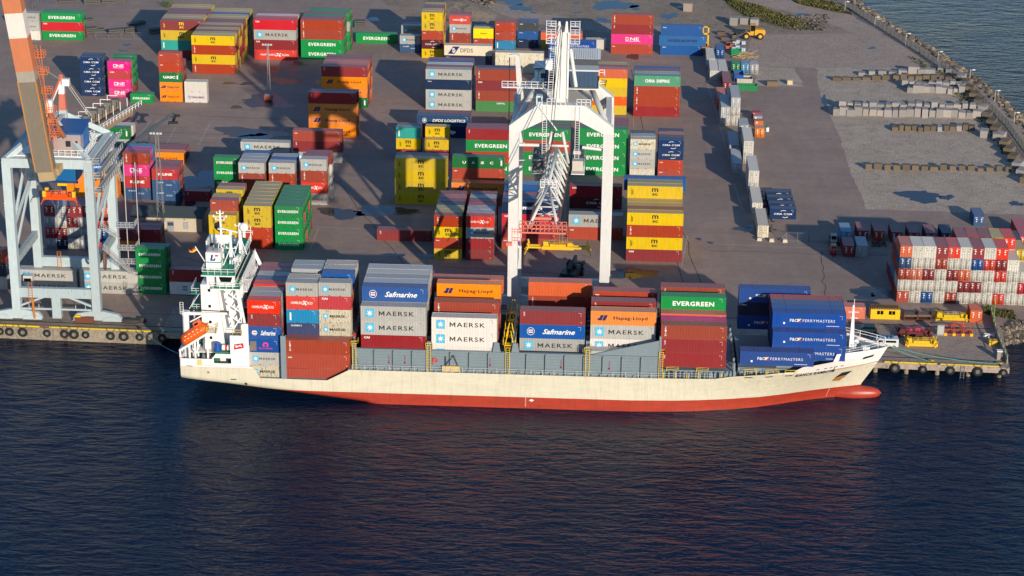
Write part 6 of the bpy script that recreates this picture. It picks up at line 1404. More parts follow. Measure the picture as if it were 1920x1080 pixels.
# ------------------------------------------------------------------ reach stacker
def reach_stacker(label, loc, rz, ext, elev, bodyc, spr=True, hw=3.0):
    r = thing('reach_stacker', label, 'reach stacker', loc, rz); D = flat(bodyc, .5)
    b = MB(); b.box(-4.2, -1.5, .9, 4.0, 1.5, 1.9); b.box(-4.4, -1.5, 1.9, -1.2, 1.5, 2.7); b.box(-4.7, -1.7, .8, -4.2, 1.7, 2.2); b.build('chassis', D, r)
    b = MB(); b.box(-.8, -.75, 1.9, 1.0, .75, 3.4, 0); b.box(-.82, -.6, 2.3, -.8, .6, 3.2, 1); b.box(1.0, -.6, 2.2, 1.02, .6, 3.2, 1); b.box(-.6, -.77, 2.3, .8, -.75, 3.2, 1); b.build('cabin', [D, GLASS], r)
    for x, y, rr in ((-3.1, -1.3, .75), (-3.1, 1.3, .75), (2.9, -1.5, .9), (2.9, 1.5, .9)):
        b = MB(); b.tube((x, y-.35, rr), (x, y+.35, rr), rr, 16, 0); b.tube((x, y-.37, rr), (x, y+.37, rr), rr*.5, 10, 1); b.build('wheel', [TYRE, flat((90, 92, 94), .5)], r)
    a = Vector((-3.0, 0, 3.0)); d = Vector((math.cos(elev), 0, math.sin(elev))); t = a+d*ext
    b = MB(); b.bar(a, a+d*ext*.6, .8, .9); b.bar(a+d*ext*.5, t, .6, .65); b.tube((1.2, -.5, 1.9), a+d*ext*.45+Vector((0, -.5, 0)), .16, 8); b.tube((1.2, .5, 1.9), a+d*ext*.45+Vector((0, .5, 0)), .16, 8); b.build('boom', D, r)
    b = MB(); b.bar(t, t-Vector((0, 0, 1.2)), .5); b.bar(t+Vector((0, -hw, -1.4)), t+Vector((0, hw, -1.4)), .6, .4)
    for s in (-1, 1): b.box(t.x-1.2, s*hw-.2, t.z-1.8, t.x+1.2, s*hw+.2, t.z-1.2); b.bar(t+Vector((-1.1, s*hw, -1.5)), t+Vector((-1.1, s*hw, -2.2)), .15)
    b.build('spreader', DARK if spr else SY, r); return r
reach_stacker('dark reach stacker lifting its boom over the orange container', (G(305, 300).x-5.5, G(305, 300).y+3.5, 0), .1, 13.5, .62, (60, 74, 84))
reach_stacker('black reach stacker parked behind the ship, seen between crane legs', (G(1072, 520).x, G(1072, 520).y-1, 0), 1.35, 6.5, .15, (34, 40, 46), True, 1.6)
# ------------------------------------------------------------------ vehicles
def wheels(r, pts, rad, w, m=(90, 90, 92)):
    for x, y in pts:
        b = MB(); b.tube((x, y-w/2, rad), (x, y+w/2, rad), rad, 16); o = b.build('wheel', TYRE, r)
        b = MB(); b.tube((x, y-w/2-.02, rad), (x, y+w/2+.02, rad), rad*.55, 12); b.build('rim', flat(m, .5), o)
# wheel loader
p = G(1410, 72); wl = thing('wheel_loader', 'yellow wheel loader with its bucket lowered beside grey boulders', 'wheel loader', (p.x, p.y, 0), math.pi+.05)
Yl = paint((222, 160, 20), .15)
b = MB(); b.box(-3.6, -1.2, 1.3, -.6, 1.2, 2.7); b.prism([(-3.6, 1.3), (-3.9, 2.2), (-3.6, 2.9), (-.8, 3.0), (-.6, 1.3)], 'y', -1.1, 1.1); b.box(-.6, -.6, 1.1, 2.4, .6, 2.0); wl_b = b.build('body', Yl, wl)
b = MB(); b.box(-.9, -.85, 2.4, .7, .85, 4.3, 1); b.box(-1.0, -.95, 4.3, .8, .95, 4.45, 0); b.box(-.9, -.85, 1.8, .7, .85, 2.6, 0)
for x in (-.9, .66):
    for y in (-.85, .81): b.box(x, y, 2.5, x+.05, y+.05, 4.3, 0)
b.build('cabin', [Yl, GLASS], wl)
wheels(wl, ((-2.3, -1.25), (-2.3, 1.25), (1.9, -1.25), (1.9, 1.25)), 1.0, .8, (214, 160, 60))
b = MB()
for y in (-.7, .7): b.bar((1.5, y, 2.3), (4.6, y, .8), .25, .45)
b.build('lift_arm', flat((90, 84, 74), .7), wl)
b = MB(); b.prism([(4.6, .1), (6.4, .12), (6.3, .25), (5.0, .6), (4.9, 1.5), (4.6, 1.5)], 'y', -1.7, 1.7); b.box(4.6, -1.7, .1, 6.2, -1.6, 1.4); b.box(4.6, 1.6, .1, 6.2, 1.7, 1.4); b.build('bucket', flat((96, 88, 78), .8), wl)
def car(kind, label, loc, rz, col, L=4.6, H=1.65, van=False):
    r = thing('parked_'+kind, label, kind, loc, rz); M = paint(col, .0, .25); b = MB(); W = .92
    if van: prof = [(-L/2, .35), (L/2-.1, .35), (L/2, .9), (L/2-.5, 1.25), (L/2-1.1, H), (-L/2+.05, H), (-L/2, 1.2)]
    else: prof = [(-L/2, .35), (L/2-.1, .35), (L/2, .75), (L/2-.2, .95), (L/2-1.25, 1.05), (L/2-1.9, H-.05), (-L/2+.5, H), (-L/2+.05, 1.05)]
    b.prism(prof, 'y', -W, W); b.build('body', M, r)
    b = MB(); zt = H-.12
    if van: b.box(L/2-1.9, -W-.01, 1.2, L/2-1.0, W+.01, H-.25); b.box(-L/2+.5, -W-.01, 1.25, L/2-2.1, W+.01, H-.3)
    else: b.prism([(L/2-1.45, 1.07), (L/2-1.95, zt), (-L/2+.6, zt), (-L/2+.25, 1.1)], 'y', -W-.01, W+.01)
    b.bar((L/2-1.2 if not van else L/2-.45, 0, 1.1 if not van else 1.3), (L/2-1.85 if not van else L/2-1.05, 0, zt), W*1.8, .06); b.build('window', GLASS, r)
    wheels(r, ((-L/2+.85, -W+.1), (-L/2+.85, W-.1), (L/2-.85, -W+.1), (L/2-.85, W-.1)), .34, .25, (160, 160, 160))
    for y in (-.7, .7): b = MB(); b.box(L/2-.06, y-.15, .68, L/2+.01, y+.15, .85); b.build('headlight', WHITE, r)
    for y in (-.75, .75): b = MB(); b.box(-L/2-.01, y-.1, .9, -L/2+.05, y+.1, 1.15); b.build('tail_light', flat((190, 30, 30), .4), r)
    return r
p = G(1623, 625); car('car', 'dark blue-green estate car parked on the pier behind the bow', (p.x, p.y+.5, .02), math.pi-.05, (24, 50, 56))
p = G(1660, 652); v_ = car('van', 'white van with a blue rack parked on the pier beside the bow', (p.x, p.y+.5, .02), .0+math.pi, (226, 226, 222), 5.0, 2.0, True)
b = MB(); b.box(-1.6, -.8, 2.02, 1.6, .8, 2.12); [b.box(-1.5+k*.8, -.75, 2.12, -1.1+k*.8, .75, 2.35) for k in range(4)]; b.build('roof_rack', flat((90, 130, 160), .5), v_)
p = G(1562, 476); fk = thing('forklift', 'small red forklift with yellow roof beside the gate', 'forklift', (p.x, p.y, 0), -math.pi/2)
b = MB(); b.box(-1.2, -.6, .3, .9, .6, 1.1); b.box(-1.35, -.6, .4, -1.0, .6, 1.3); b.build('body', flat((206, 44, 50), .4), fk)
b = MB(); b.box(-.9, -.6, 2.1, .6, .6, 2.2); [b.box(x, y, 1.1, x+.07, y+.07, 2.1) for x in (-.9, .53) for y in (-.6, .53)]; b.build('roof', flat((214, 180, 90), .5), fk)
b = MB(); b.box(.95, -.4, .1, 1.05, -.3, 2.3); b.box(.95, .3, .1, 1.05, .4, 2.3); b.box(1.05, -.35, .08, 2.1, -.2, .14); b.box(1.05, .2, .08, 2.1, .35, .14); b.build('mast', DARK, fk)
wheels(fk, ((-.8, -.55), (-.8, .55), (.6, -.55), (.6, .55)), .28, .2)
p = G(1565, 458); tr_ = thing('terminal_tractor', 'small grey terminal tractor behind the red forklift', 'tractor', (p.x, p.y, 0), -math.pi/2)
b = MB(); b.box(-2.6, -1.1, .6, 1.6, 1.1, 1.0); b.box(-2.5, -1.0, 1.0, -1.2, 1.0, 1.3); b.build('chassis', DARK, tr_)
b = MB(); b.box(.2, -1.1, 1.0, 1.6, .3, 2.7, 0); b.box(1.58, -.95, 1.7, 1.62, .15, 2.5, 1); b.box(.4, -1.12, 1.7, 1.4, -1.1, 2.5, 1); b.build('cabin', [flat((170, 174, 172), .5), GLASS], tr_)
wheels(tr_, ((-1.9, -.9), (-1.9, .9), (1.0, -.9), (1.0, .9)), .5, .35)
p = G(1322, 99); sk = thing('container_handler', 'yellow container handler beside the three-high blue stack', 'container handler', (p.x, p.y, 0), math.pi/2)
b = MB(); b.box(-2.5, -1.2, .8, 1.6, 1.2, 1.8); b.box(-2.7, -1.2, 1.6, -1.0, 1.2, 2.4); b.build('body', paint((190, 120, 40), .4), sk)
b = MB(); b.box(-.4, -.7, 1.8, .9, .7, 3.2, 0); b.box(-.42, -.6, 2.2, .92, .6, 3.0, 1); b.build('cabin', [SY, GLASS], sk)
b = MB(); b.box(1.8, -1.0, .4, 2.1, -.6, 7.5); b.box(1.8, .6, .4, 2.1, 1.0, 7.5); b.box(1.8, -1, 7.2, 2.1, 1, 7.5); b.box(1.8, -1, 5.0, 2.2, 1, 5.5); b.build('mast', SY, sk)
wheels(sk, ((-1.8, -1.0), (-1.8, 1.0), (1.0, -1.2), (1.0, 1.2)), .6, .5)
# ------------------------------------------------------------------ pier gear
p = G(1728, 652); spreader('container_spreader', 'yellow spreader resting on the pier, nearest the water', p.x, p.y+1.3, .13, 2.5, [SY, flat((170, 140, 40), .6)], None, -1)
p = G(1716, 636); spreader('container_spreader', 'dark red spreader lying behind the nearest yellow one', p.x, p.y+1.8, .13, 3.0, [flat((96, 34, 36), .7), flat((190, 60, 90), .6)], None, -1)
p = G(1784, 602); spreader('container_spreader', 'flat yellow spreader at the rear of the pier', p.x, p.y+1.0, .13, 2.9, [paint((210, 176, 30), .4), flat((140, 132, 116), .6)], None, -.2)
p = G(1797, 630); fr = thing('spreader_stand', 'red and yellow tubular frame standing on the pier', 'steel frame', (p.x, p.y, 0))
b = MB()
for y in (.2, 2.6): b.bar((-2.7, y, .3), (2.7, y, .3), .25); b.bar((-2.7, y, 1.3), (2.7, y, 1.3), .18)
for x in (-2.7, -1, 1, 2.7): b.bar((x, .2, .3), (x, 2.6, .3), .2); b.bar((x, .2, 0), (x, .2, 1.3), .16); b.bar((x, 2.6, 0), (x, 2.6, 1.3), .16)
b.build('lower_frame', paint((176, 60, 44), .3), fr)
b = MB(); b.torus((0, 1.4, 1.7), (0, 1, 0), .9, .1, 18, 6); [b.bar((x, 1.4, .9), (x*.6, 1.4, 2.5), .14) for x in (-1.4, 1.4)]; b.bar((-1.2, 1.4, 2.5), (1.2, 1.4, 2.5), .14); b.build('lifting_bail', paint((190, 64, 50), .2), fr)
b = MB(); [b.box(x-.3, -.1, .0, x+.3, .25, .55) for x in (-2.6, -.9, .9, 2.6)]; b.build('foot', SY, fr)
p = G(1763, 629); b = MB(); b.box(-.7, 0, 0, .7, 1.0, 2.2); c = MB(); c.box(-.6, -.04, .3, .6, 0, 2.0); simple('electrical_cabinet', 'grey upright cabinet beside the red tubular frame', 'cabinet', (p.x, p.y, .02), [(b, 'case', flat((150, 150, 144), .5)), (c, 'door', flat((176, 176, 170), .5))])
for i, a in enumerate((1707, 1733)):
    p = G(a, 602); b = MB(); b.prism([(-1.4, 0), (1.4, 0), (1.5, 1.6), (1.35, 1.6), (1.2, .3), (-1.2, .3), (-1.35, 1.6), (-1.5, 1.6)], 'y', 0, 2.0); c = MB(); c.box(-1.3, 0.1, .9, 1.3, 1.9, 1.3)
    simple('scrap_skip', 'rusty open skip on the pier, %s the yellow cabin container' % ('beside' if i == 0 else 'second from'), 'skip', (p.x, p.y, .0), [(b, 'tub', paint((96, 54, 40), .8, .8)), (c, 'load', flat((110, 96, 86), .9))])
p = G(1631.7, 598); cy = thing('workshop_container', 'bright yellow windowed workshop container with rusty open roof on pier', 'container', (p.x+3.0, p.y+1.2, .02)); YW = paint((240, 196, 12), .15)
b = MB(); b.box(-3, -1.2, 0, 3, 1.2, 2.1); [b.box(-2.9+k*.3, -1.24, .1, -2.78+k*.3, -1.2, 2.0) for k in range(20)]; b.build('body', YW, cy)
for x in (-1.7, .7): b = MB(); b.box(x, -1.26, 1.05, x+1.3, -1.2, 1.85); o = b.build('window', GLASS, cy); b = MB(); b.box(x+.6, -1.28, 1.05, x+.68, -1.26, 1.85); b.build('window_bar', YW, o)
b = MB(); b.box(-3, -1.2, 2.1, 3, 1.2, 2.2); [b.box(-2.9+k*.34, -1.1, 2.2, -2.75+k*.34, 1.1, 2.45) for k in range(17)]; b.build('roof', paint((150, 122, 80), .8, .8), cy)
p = G(1862, 648); b = MB(); b.box(-.8, 0, .02, .8, 1.2, .9); c = MB(); c.box(-.85, -.05, .9, .85, 1.25, 1.0); simple('grit_box', 'small yellow box near the pier corner', 'box', (p.x, p.y, 0), [(b, 'body', SY), (c, 'lid', SY)])
p = G(1855, 632); b = MB(); b.bar((-1.2, 0, .2), (1.2, 1.2, .2), .3); b.bar((-.9, 1.2, .35), (1.0, -.2, .35), .22); b.bar((-.2, -.6, .2), (.3, 1.6, .2), .2); tag(simple('steel_offcuts', 'tangle of pale steel beams lying near the pier corner', 'steel scrap', (p.x, p.y, 0), [(b, 'beam', WHITE)]), 'tangle of pale steel beams lying near the pier corner', 'steel scrap')
p = G(1873, 673); b = MB(); b.box(-.5, -.5, 0, .5, .5, 1.7); c = MB(); c.box(-.55, -.55, 1.7, .55, .55, 1.85); simple('power_pedestal', 'pale concrete pedestal at the pier corner', 'pedestal', (p.x, p.y, 0), [(b, 'post', CONC), (c, 'cap', WHITE)])
b = MB(); pts = [G(1888, 682), G(1868, 630), G(1858, 590)]
for a_, b_ in zip(pts, pts[1:]): b.bar(a_+Vector((0, 0, .5)), b_+Vector((0, 0, .5)), .25, 1.0)
pw = b.build('pier_parapet', CONC); tag(pw, 'low concrete parapet along the east side of the pier', 'parapet')
b = MB(); b.rail(pts, 1.9, .07, 3.0); tag(b.build('pier_railing', flat((150, 160, 130), .6)), 'steel railing on the parapet along the pier side', 'railing')
p = G(1862, 612); b = MB(); b.tube((0, 0, 0), (0, 0, 6.5), .09, 8, 0); b.tube((0, 0, 5.0), (0, 0, 5.6), .10, 8, 1); tag(b.build('signal_pole', [flat((110, 160, 60), .5), SY]), 'thin green and yellow pole by the rock slope at pier end', 'pole'); bpy.data.objects[-1] if False else None
bpy.context.view_layer.update()
for o in COL.objects:
    if o.name.startswith('signal_pole'): o.location = (p.x, p.y, 0)
# ------------------------------------------------------------------ gate, fence, concrete feet
f0_, f1_ = G(1462, 452), G(1560, 456)
gt = thing('mesh_gate', 'grey wire mesh gate closing the yard beside the pale lane', 'gate', (f0_.x, f0_.y, 0))
def mesh_fence(b, p, q, h=2.0, step=3.0, m=0, wires=8):
    p = Vector(p); q = Vector(q); n = max(1, int((q-p).length/step))
    for k in range(n+1): c = p.lerp(q, k/n); b.bar(c, c+Vector((0, 0, h)), .08, m=m)
    for z in (0.08, h): b.bar(p+Vector((0, 0, z)), q+Vector((0, 0, z)), .06, m=m)
    for k in range(1, wires): b.bar(p+Vector((0, 0, h*k/wires)), q+Vector((0, 0, h*k/wires)), .015, m=m)
b = MB(); g0_ = G(1474, 452)-f0_; g1_ = G(1516, 453)-f0_; g2_ = G(1556, 454)-f0_
mesh_fence(b, g0_, g1_, 2.0, 2.4); b.build('gate_leaf', STEEL, gt); b = MB(); mesh_fence(b, g1_, g2_, 2.0, 2.4); b.build('gate_leaf', STEEL, gt)
b = MB(); b.bar((0, 0, .1), tuple(g0_+Vector((0, 0, 1.9))), .1); b.build('strut', STEEL, gt)
for i, (a, b2) in enumerate(((1424, 452), (1447, 454), (1472, 455))):
    p = G(a, b2); b = MB(); b.prism([(-.55, 0), (.55, 0), (.45, .7), (-.45, .7)], 'y', 0, .8); tag(b.build('concrete_block', flat((206, 196, 176), .8)), 'pale concrete foot block, %s from the lane end' % ('nearest', 'second', 'third')[i], 'block', 'concrete foot blocks by the gate'); 
    COL.objects[-1].location = (p.x, p.y, 0)
b = MB(); a0 = G(1445, 436); a1 = G(1441, 400); a2 = G(1430, 360)
random.seed(5)
rub = MB()
def rock(b, c, s, m=0, rnd=random):
    i = len(b.v); pts = []
    for k in range(9):
        d = Vector((rnd.gauss(0, 1), rnd.gauss(0, 1), rnd.gauss(0, 1))).normalized(); pts.append(Vector(c)+Vector((d.x*s*rnd.uniform(.7, 1.1), d.y*s*rnd.uniform(.7, 1.1), d.z*s*.7)))
    import bmesh
    bm = bmesh.new(); [bm.verts.new(p) for p in pts]; r = bmesh.ops.convex_hull(bm, input=bm.verts[:]); bm.verts.index_update()
    vs_ = [tuple(v.co) for v in bm.verts]; idx = {v: k for k, v in enumerate(bm.verts)}
    for f in bm.faces: b.f.append(tuple(i+idx[v] for v in f.verts)); b.m.append(m)
    b.v += vs_; bm.free()
for k in range(60):
    t = random.random(); c = a0.lerp(a2, t); rock(rub, (c.x+random.gauss(0, .6), c.y, .15), random.uniform(.2, .5), random.choice((0, 1)))
rub.build('rubble', [flat((96, 90, 84), .9), flat((60, 56, 52), .9)], kind='stuff')
rub = MB()
for k in range(70): c = G(random.uniform(1635, 1662), random.uniform(454, 463)); rock(rub, (c.x, c.y, .2), random.uniform(.2, .45), random.choice((0, 1)))
for k in range(320):
    c = G(random.uniform(840, 925), random.uniform(0, 42)); 
    if c.x < 1e9: rock(rub, (c.x, c.y, .2), random.uniform(.3, 1.2), random.choice((0, 0, 1)))
for k in range(160):
    c = G(random.uniform(1470, 1555), random.uniform(28, 58)); rock(rub, (c.x, c.y, .15), random.uniform(.2, .8), random.choice((0, 1)))
rub.build('rubble', [flat((116, 106, 94), .9), flat((70, 62, 54), .9)], kind='stuff')
# mound of earth behind the stacks
b = MB(); base = [G(790, 2), G(850, -8), G(915, 12), G(950, 40), G(975, 62), G(900, 60), G(850, 45), G(815, 25)]
ctr = sum(base, Vector())/len(base); rings = [[p_.lerp(ctr, t)+Vector((0, 0, 3.2*math.sin(t*math.pi/2)+(random.uniform(-.4, .4) if t > 0 else -.1))) for p_ in base] for t in (0, .25, .5, .75)]
b.v = [tuple(v) for r in rings for v in r]+[tuple(ctr+Vector((0, 0, 3.4)))]; n = len(base)
for r in range(3):
    for k in range(n): b.f.append((r*n+k, r*n+(k+1) % n, (r+1)*n+(k+1) % n, (r+1)*n+k)); b.m.append(0)
for k in range(n): b.f.append((3*n+k, 3*n+(k+1) % n, 4*n)); b.m.append(0)
b.build('earth_mound', EARTH, kind='structure')
# ------------------------------------------------------------------ scrap yard beside the lane
for i, (a, b2) in enumerate(((1377, 85), (1383, 92), (1376, 95), (1386, 97), (1394, 84), (1394, 97), (1384, 82))):
    p = G(a, b2); t_ = MB(); t_.box(-.58, -.5, .15, .58, .5, 1.15); c = MB(); c.box(-.62, -.55, 0, .62, .55, .14); e = MB()
    for x in (-.6, 0, .56): e.box(x, -.54, .15, x+.05, -.5, 1.2)
    for z in (.4, .8, 1.17): e.box(-.6, -.54, z, .6, -.5, z+.04)
    simple('liquid_tank', 'caged white liquid tank, number %s of the cluster by the wheel loader' % ('one', 'two', 'three', 'four', 'five', 'six', 'seven')[i], 'tank', (p.x, p.y, 0), [(t_, 'bottle', flat((186, 200, 212), .4)), (c, 'pallet', DARK), (e, 'cage', STEEL)], group='caged white liquid tanks')
def skip(label, a, b2, wpx, depth, h, col, extra=None):
    p = G(a, b2); q = G(a+wpx, b2); L = q.x-p.x; t_ = MB(); t_.prism([(0.2, 0), (L-.2, 0), (L, h), (L-.12, h), (L-.3, .15), (.3, .15), (.12, h), (0, h)], 'y', .1, depth-.1)
    t_.box(.1, 0, .0, L-.1, .1, h); t_.box(.1, depth-.1, 0, L-.1, depth, h); c = MB(); c.box(.3, .15, h*.45, L-.3, depth-.15, h*.7)
    r_ = MB(); [r_.box(.3+k*(L-.7)/5, -.06, .1, .4+k*(L-.7)/5, 0, h) for k in range(6)]
    return simple('waste_skip', label, 'skip', (p.x, p.y, 0), [(t_, 'tub', paint(col, .15)), (c, 'load', flat((130, 118, 96), .9)), (r_, 'rib', paint(col, .15))])
skip('long low green skip beside stacked boulders', 1382, 169.5, 38, 2.3, 1.5, (10, 128, 70)); skip('pale grey skip with a filled load', 1381, 156, 30, 3.6, 1.3, (186, 180, 170)); skip('bright blue skip behind the pale grey one', 1376, 154, 18, 5.0, 2.1, (16, 84, 164)); skip('small green skip beside the broken timber', 1370, 104, 20, 2.2, 1.6, (12, 130, 80))
rub = MB()
for k in range(34):
    c = G(random.uniform(1378, 1418), random.uniform(101, 113)); a = random.uniform(-.6, .6); L = random.uniform(1.2, 3.2); rub.bar((c.x-L/2*math.cos(a), c.y-L/2*math.sin(a), random.uniform(.1, .5)), (c.x+L/2*math.cos(a), c.y+L/2*math.sin(a), random.uniform(.2, 1.1)), .16, .1)
rub.build('timber_debris', flat((190, 160, 112), .8), kind='stuff')
for i, (a, b2, w2, c) in enumerate(((1362, 85, 8, (150, 84, 60)), (1361, 93, 8, (190, 92, 50)), (1369, 89, 9, (170, 100, 70)), (1345, 66, 14, (96, 78, 62)), (1352, 76, 8, (110, 80, 60)))):
    p = G(a, b2); L = G(a+w2, b2).x-p.x; t_ = MB(); t_.box(0, 0, .1, L, 1.1, 1.0); l_ = MB(); l_.box(-.05, -.05, 1.0, L+.05, 1.15, 1.1)
    simple('steel_crate', 'rust-coloured steel crate, %s in the scrap beside the pale lane' % ('first', 'second', 'third', 'fourth', 'fifth')[i], 'crate', (p.x, p.y, 0), [(t_, 'body', paint(c, .5, .7)), (l_, 'lid', flat(tuple(int(x*.8) for x in c), .8))], group='scrap crates')
for i, (a, b2, c, lab) in enumerate(((1409.5, 221, (170, 36, 38), 'small red box container, farthest of the lane-side row'), (1412.5, 228, (150, 154, 160), 'small grey box container in the lane-side row'), (1414.3, 237, (206, 104, 44), 'small orange box container with white disc in the lane-side row'))):
    p = G(a, b2+1); t_ = MB(); t_.box(0, 0, .1, 2.3, 2.0, 1.7); e = MB(); e.tube((.6, -.02, 1.2), (.6, 0, 1.2), .22, 12); f_ = MB(); f_.box(-.04, -.04, 0, 2.34, 2.04, .12)
    simple('box_container', lab, 'container', (p.x, p.y, 0), [(t_, 'body', paint(c, .2)), (e, 'disc', WHITE), (f_, 'base', DARK)])
p = G(1438.5, 246); b = MB(); b.tube((0, 0, 0), (0, 0, 1.1), .45, 12); c = MB(); c.tube((0, 0, 1.1), (0, 0, 1.6), .5, 12, r2=.3); simple('waste_bin', 'small white bin with green top beside the orange box container', 'bin', (p.x, p.y, 0), [(b, 'body', WHITE), (c, 'lid', flat((20, 110, 80), .5))])
# ------------------------------------------------------------------ stone blocks
random.seed(21)
def stone(px, py, w, d, h, rz=0, m=None, label='', group='cut stone blocks in the gravel yard'):
    p = G(px, py); b = MB(); j = lambda: random.uniform(-.06, .06)
    vs = [(-w/2, 0, 0), (w/2, 0, 0), (w/2, d, 0), (-w/2, d, 0), (-w/2, 0, h), (w/2, 0, h), (w/2, d, h), (-w/2, d, h)]
    b.v = [(x+j(), y+j(), z+(j() if z else 0)) for x, y, z in vs]; b.f = [(0,3,2,1),(4,5,6,7),(0,1,5,4),(1,2,6,5),(2,3,7,6),(3,0,4,7)]; b.m = [0]*6
    o = b.build('stone_block', m); o.location = (p.x, p.y, 0.008); o.rotation_euler = (0, 0, rz); tag(o, label, 'stone block', group); return o
STG = [flat((158, 152, 146), .9), flat((146, 140, 134), .9), flat((170, 160, 150), .9)]; STB = [flat((118, 102, 80), .9), flat((104, 92, 74), .9)]
def ordw(n): 
    T_ = ['first', 'second', 'third', 'fourth', 'fifth', 'sixth', 'seventh', 'eighth', 'ninth', 'tenth', 'eleventh', 'twelfth', 'thirteenth', 'fourteenth', 'fifteenth', 'sixteenth', 'seventeenth', 'eighteenth', 'nineteenth', 'twentieth', 'twenty-first', 'twenty-second', 'twenty-third', 'twenty-fourth']
    return T_[n]
def row(x0, x1, y0, y1, n, w, d, h, mats, name, skip=()):
    for k in range(n):
        if k in skip: continue
        t = (k+.5)/n; s = random.uniform(.62, .95)
        stone(x0+(x1-x0)*t, y0+(y1-y0)*t+random.uniform(-1.5, 1.0), w*s, d*random.uniform(.7, 1.15), h*random.uniform(.7, 1.2), random.uniform(-.12, .06)-.12, random.choice(mats), '%s stone block from the west, %s' % (ordw(k), name))
row(1560, 1852, 217, 223, 21, 2.3, 2.6, 2.0, STG, 'front of the long double row')
row(1572, 1845, 205, 210, 19, 2.3, 2.8, 1.9, STG, 'rear of the long double row')
row(1580, 1840, 211.5, 216, 17, 1.3, 1.6, 1.1, STG, 'small ones inside the long double row')
row(1700, 1808, 174, 177, 10, 2.1, 2.6, 1.9, STG, 'front of the pale upper group')
row(1690, 1818, 165, 168, 10, 2.2, 2.6, 1.8, STG, 'rear of the pale upper group')
row(1560, 1670, 152, 151, 6, 2.9, 1.4, 1.2, STB, 'brown top row, western half')
row(1673, 1800, 150, 153, 9, 2.1, 2.0, 1.4, STB, 'brown top row, eastern half')
row(1606, 1702, 142, 140, 5, 2.8, 2.2, 1.1, STG, 'low slabs behind the top row')
row(1705, 1750, 139, 140, 3, 3.4, 2.4, 1.6, STG, 'tall slabs behind the top row')
row(1672, 1828, 247, 246, 13, 1.7, 2.2, 1.4, STG[:1]+STB, 'thin dark lower row')
row(1833, 1878, 257, 266, 2, 2.6, 3.2, 2.1, STG, 'pair at the end of lower row')
row(1620, 1917, 319, 323, 17, 2.1, 1.3, 1.3, STB, 'single brown row across the gravel')
row(1757, 1785, 134, 138, 2, 2.4, 3.2, 1.0, STG, 'flat pair beside the fence')
row(1365, 1424, 48, 47, 3, 3.0, 3.0, 2.4, STG, 'boulder-like cubes behind the loader')
stone(1289, 22, 2.8, 3.2, 2.6, -.1, flat((158, 142, 128), .9), 'large lone stone cube on bare earth', 'lone stone cube')
stone(1448, 162, 3.0, 1.6, 1.4, 0, STB[0], 'brown timber-like block beside the green skip', 'lone blocks by the lane'); stone(1481, 159, 1.5, 1.4, 1.2, 0, flat((206, 186, 150), .9), 'small pale block beside the brown one', 'lone blocks by the lane')
# retaining row of big blocks along the fence
for k in range(16):
    t = k/15; a = 1800+(1920-1800)*t; b2 = 152+(345-152)*t**1.08; stone(a, b2, 2.2, 3.6, 1.6, -.35-.15*t, random.choice(STB+STG[:1]), '%s large block from the top of the line beside the fence' % ordw(k), 'blocks lined along the promenade fence')
# ------------------------------------------------------------------ promenade, rock revetment, fence and lamps
PR = [(1540, -22), (1572, 3), (1640, 47), (1700, 85), (1765, 128), (1830, 180), (1885, 236), (1935, 305)]
PP = [G(*q) for q in PR]; b = MB(); pw = 4.2
def offs(ps, d):
    out = []
    for i, p_ in enumerate(ps):
        a = ps[max(0, i-1)]; c = ps[min(len(ps)-1, i+1)]; t = (c-a).normalized(); out.append(Vector((p_.x+t.y*d, p_.y-t.x*d, 0)))
    return out
E_ = offs(PP, -3.6)                       # seaward edge
if E_[3].x < PP[3].x: E_ = offs(PP, 3.6)
for k in range(len(PP)-1): b.v
b = MB()
for k in range(len(PP)-1): b.face([tuple(PP[k]+Vector((0, 0, .06))), tuple(PP[k+1]+Vector((0, 0, .06))), tuple(E_[k+1]+Vector((0, 0, .06))), tuple(E_[k]+Vector((0, 0, .06)))])
b.build('promenade_path', TRACK, kind='structure')
sgn = 1 if E_[3].x > PP[3].x else -1
fe = thing('promenade_fence', 'long dark green mesh fence between gravel yard and promenade', 'fence', tuple(PP[0]))
b = MB(); b2_ = MB()
for p_, q_ in zip(PP, PP[1:]):
    L = (q_-p_).length; n = max(1, int(L/3))
    for k in range(n): c = p_.lerp(q_, k/n)-PP[0]; b.bar(c, c+Vector((0, 0, 2.0)), .16)
    for z in (1.95, 1.3, .7, .15): b2_.bar(p_-PP[0]+Vector((0, 0, z)), q_-PP[0]+Vector((0, 0, z)), .07)
    for k in range(n*4): c = p_.lerp(q_, k/(n*4))-PP[0]; b2_.bar(c+Vector((0, 0, .1)), c+Vector((0, 0, 1.95)), .035)
FG = flat((34, 66, 58), .6); b.build('post', FG, fe); b2_.build('mesh_panel', FG, fe)
for i, (a, b3, t_) in enumerate(((1584, 22, 3), (1640, 50, 32), (1698, 85, 63), (1758, 116, 97), (1818, 152, 131), (1865, 190, 170), (1901, 232, 211))):
    p = G(a, b3); z = V(a, t_, p.y).z; b = MB(); b.tube((0, 0, 0), (0, 0, z), .10, 8, r2=.07); c = MB(); c.bar((0, 0, z), (.9, 0, z+.1), .12); e = MB(); e.box(.5, -.2, z-.05, 1.3, .2, z+.18)
    simple('street_lamp', 'white-headed promenade lamp post, %s from the top of the photo' % ordw(i), 'street lamp', (p.x, p.y, 0), [(b, 'pole', flat((186, 184, 176), .5)), (c, 'arm', flat((186, 184, 176), .5)), (e, 'lamp_head', flat((226, 226, 220), .4))], group='lamp posts along the promenade')
S1 = offs(PP, 3.8*sgn if (offs(PP, 3.8)[3].x > PP[3].x) else -3.8)
rk = MB(); random.seed(3)
OUT = Vector((1, 0, 0))
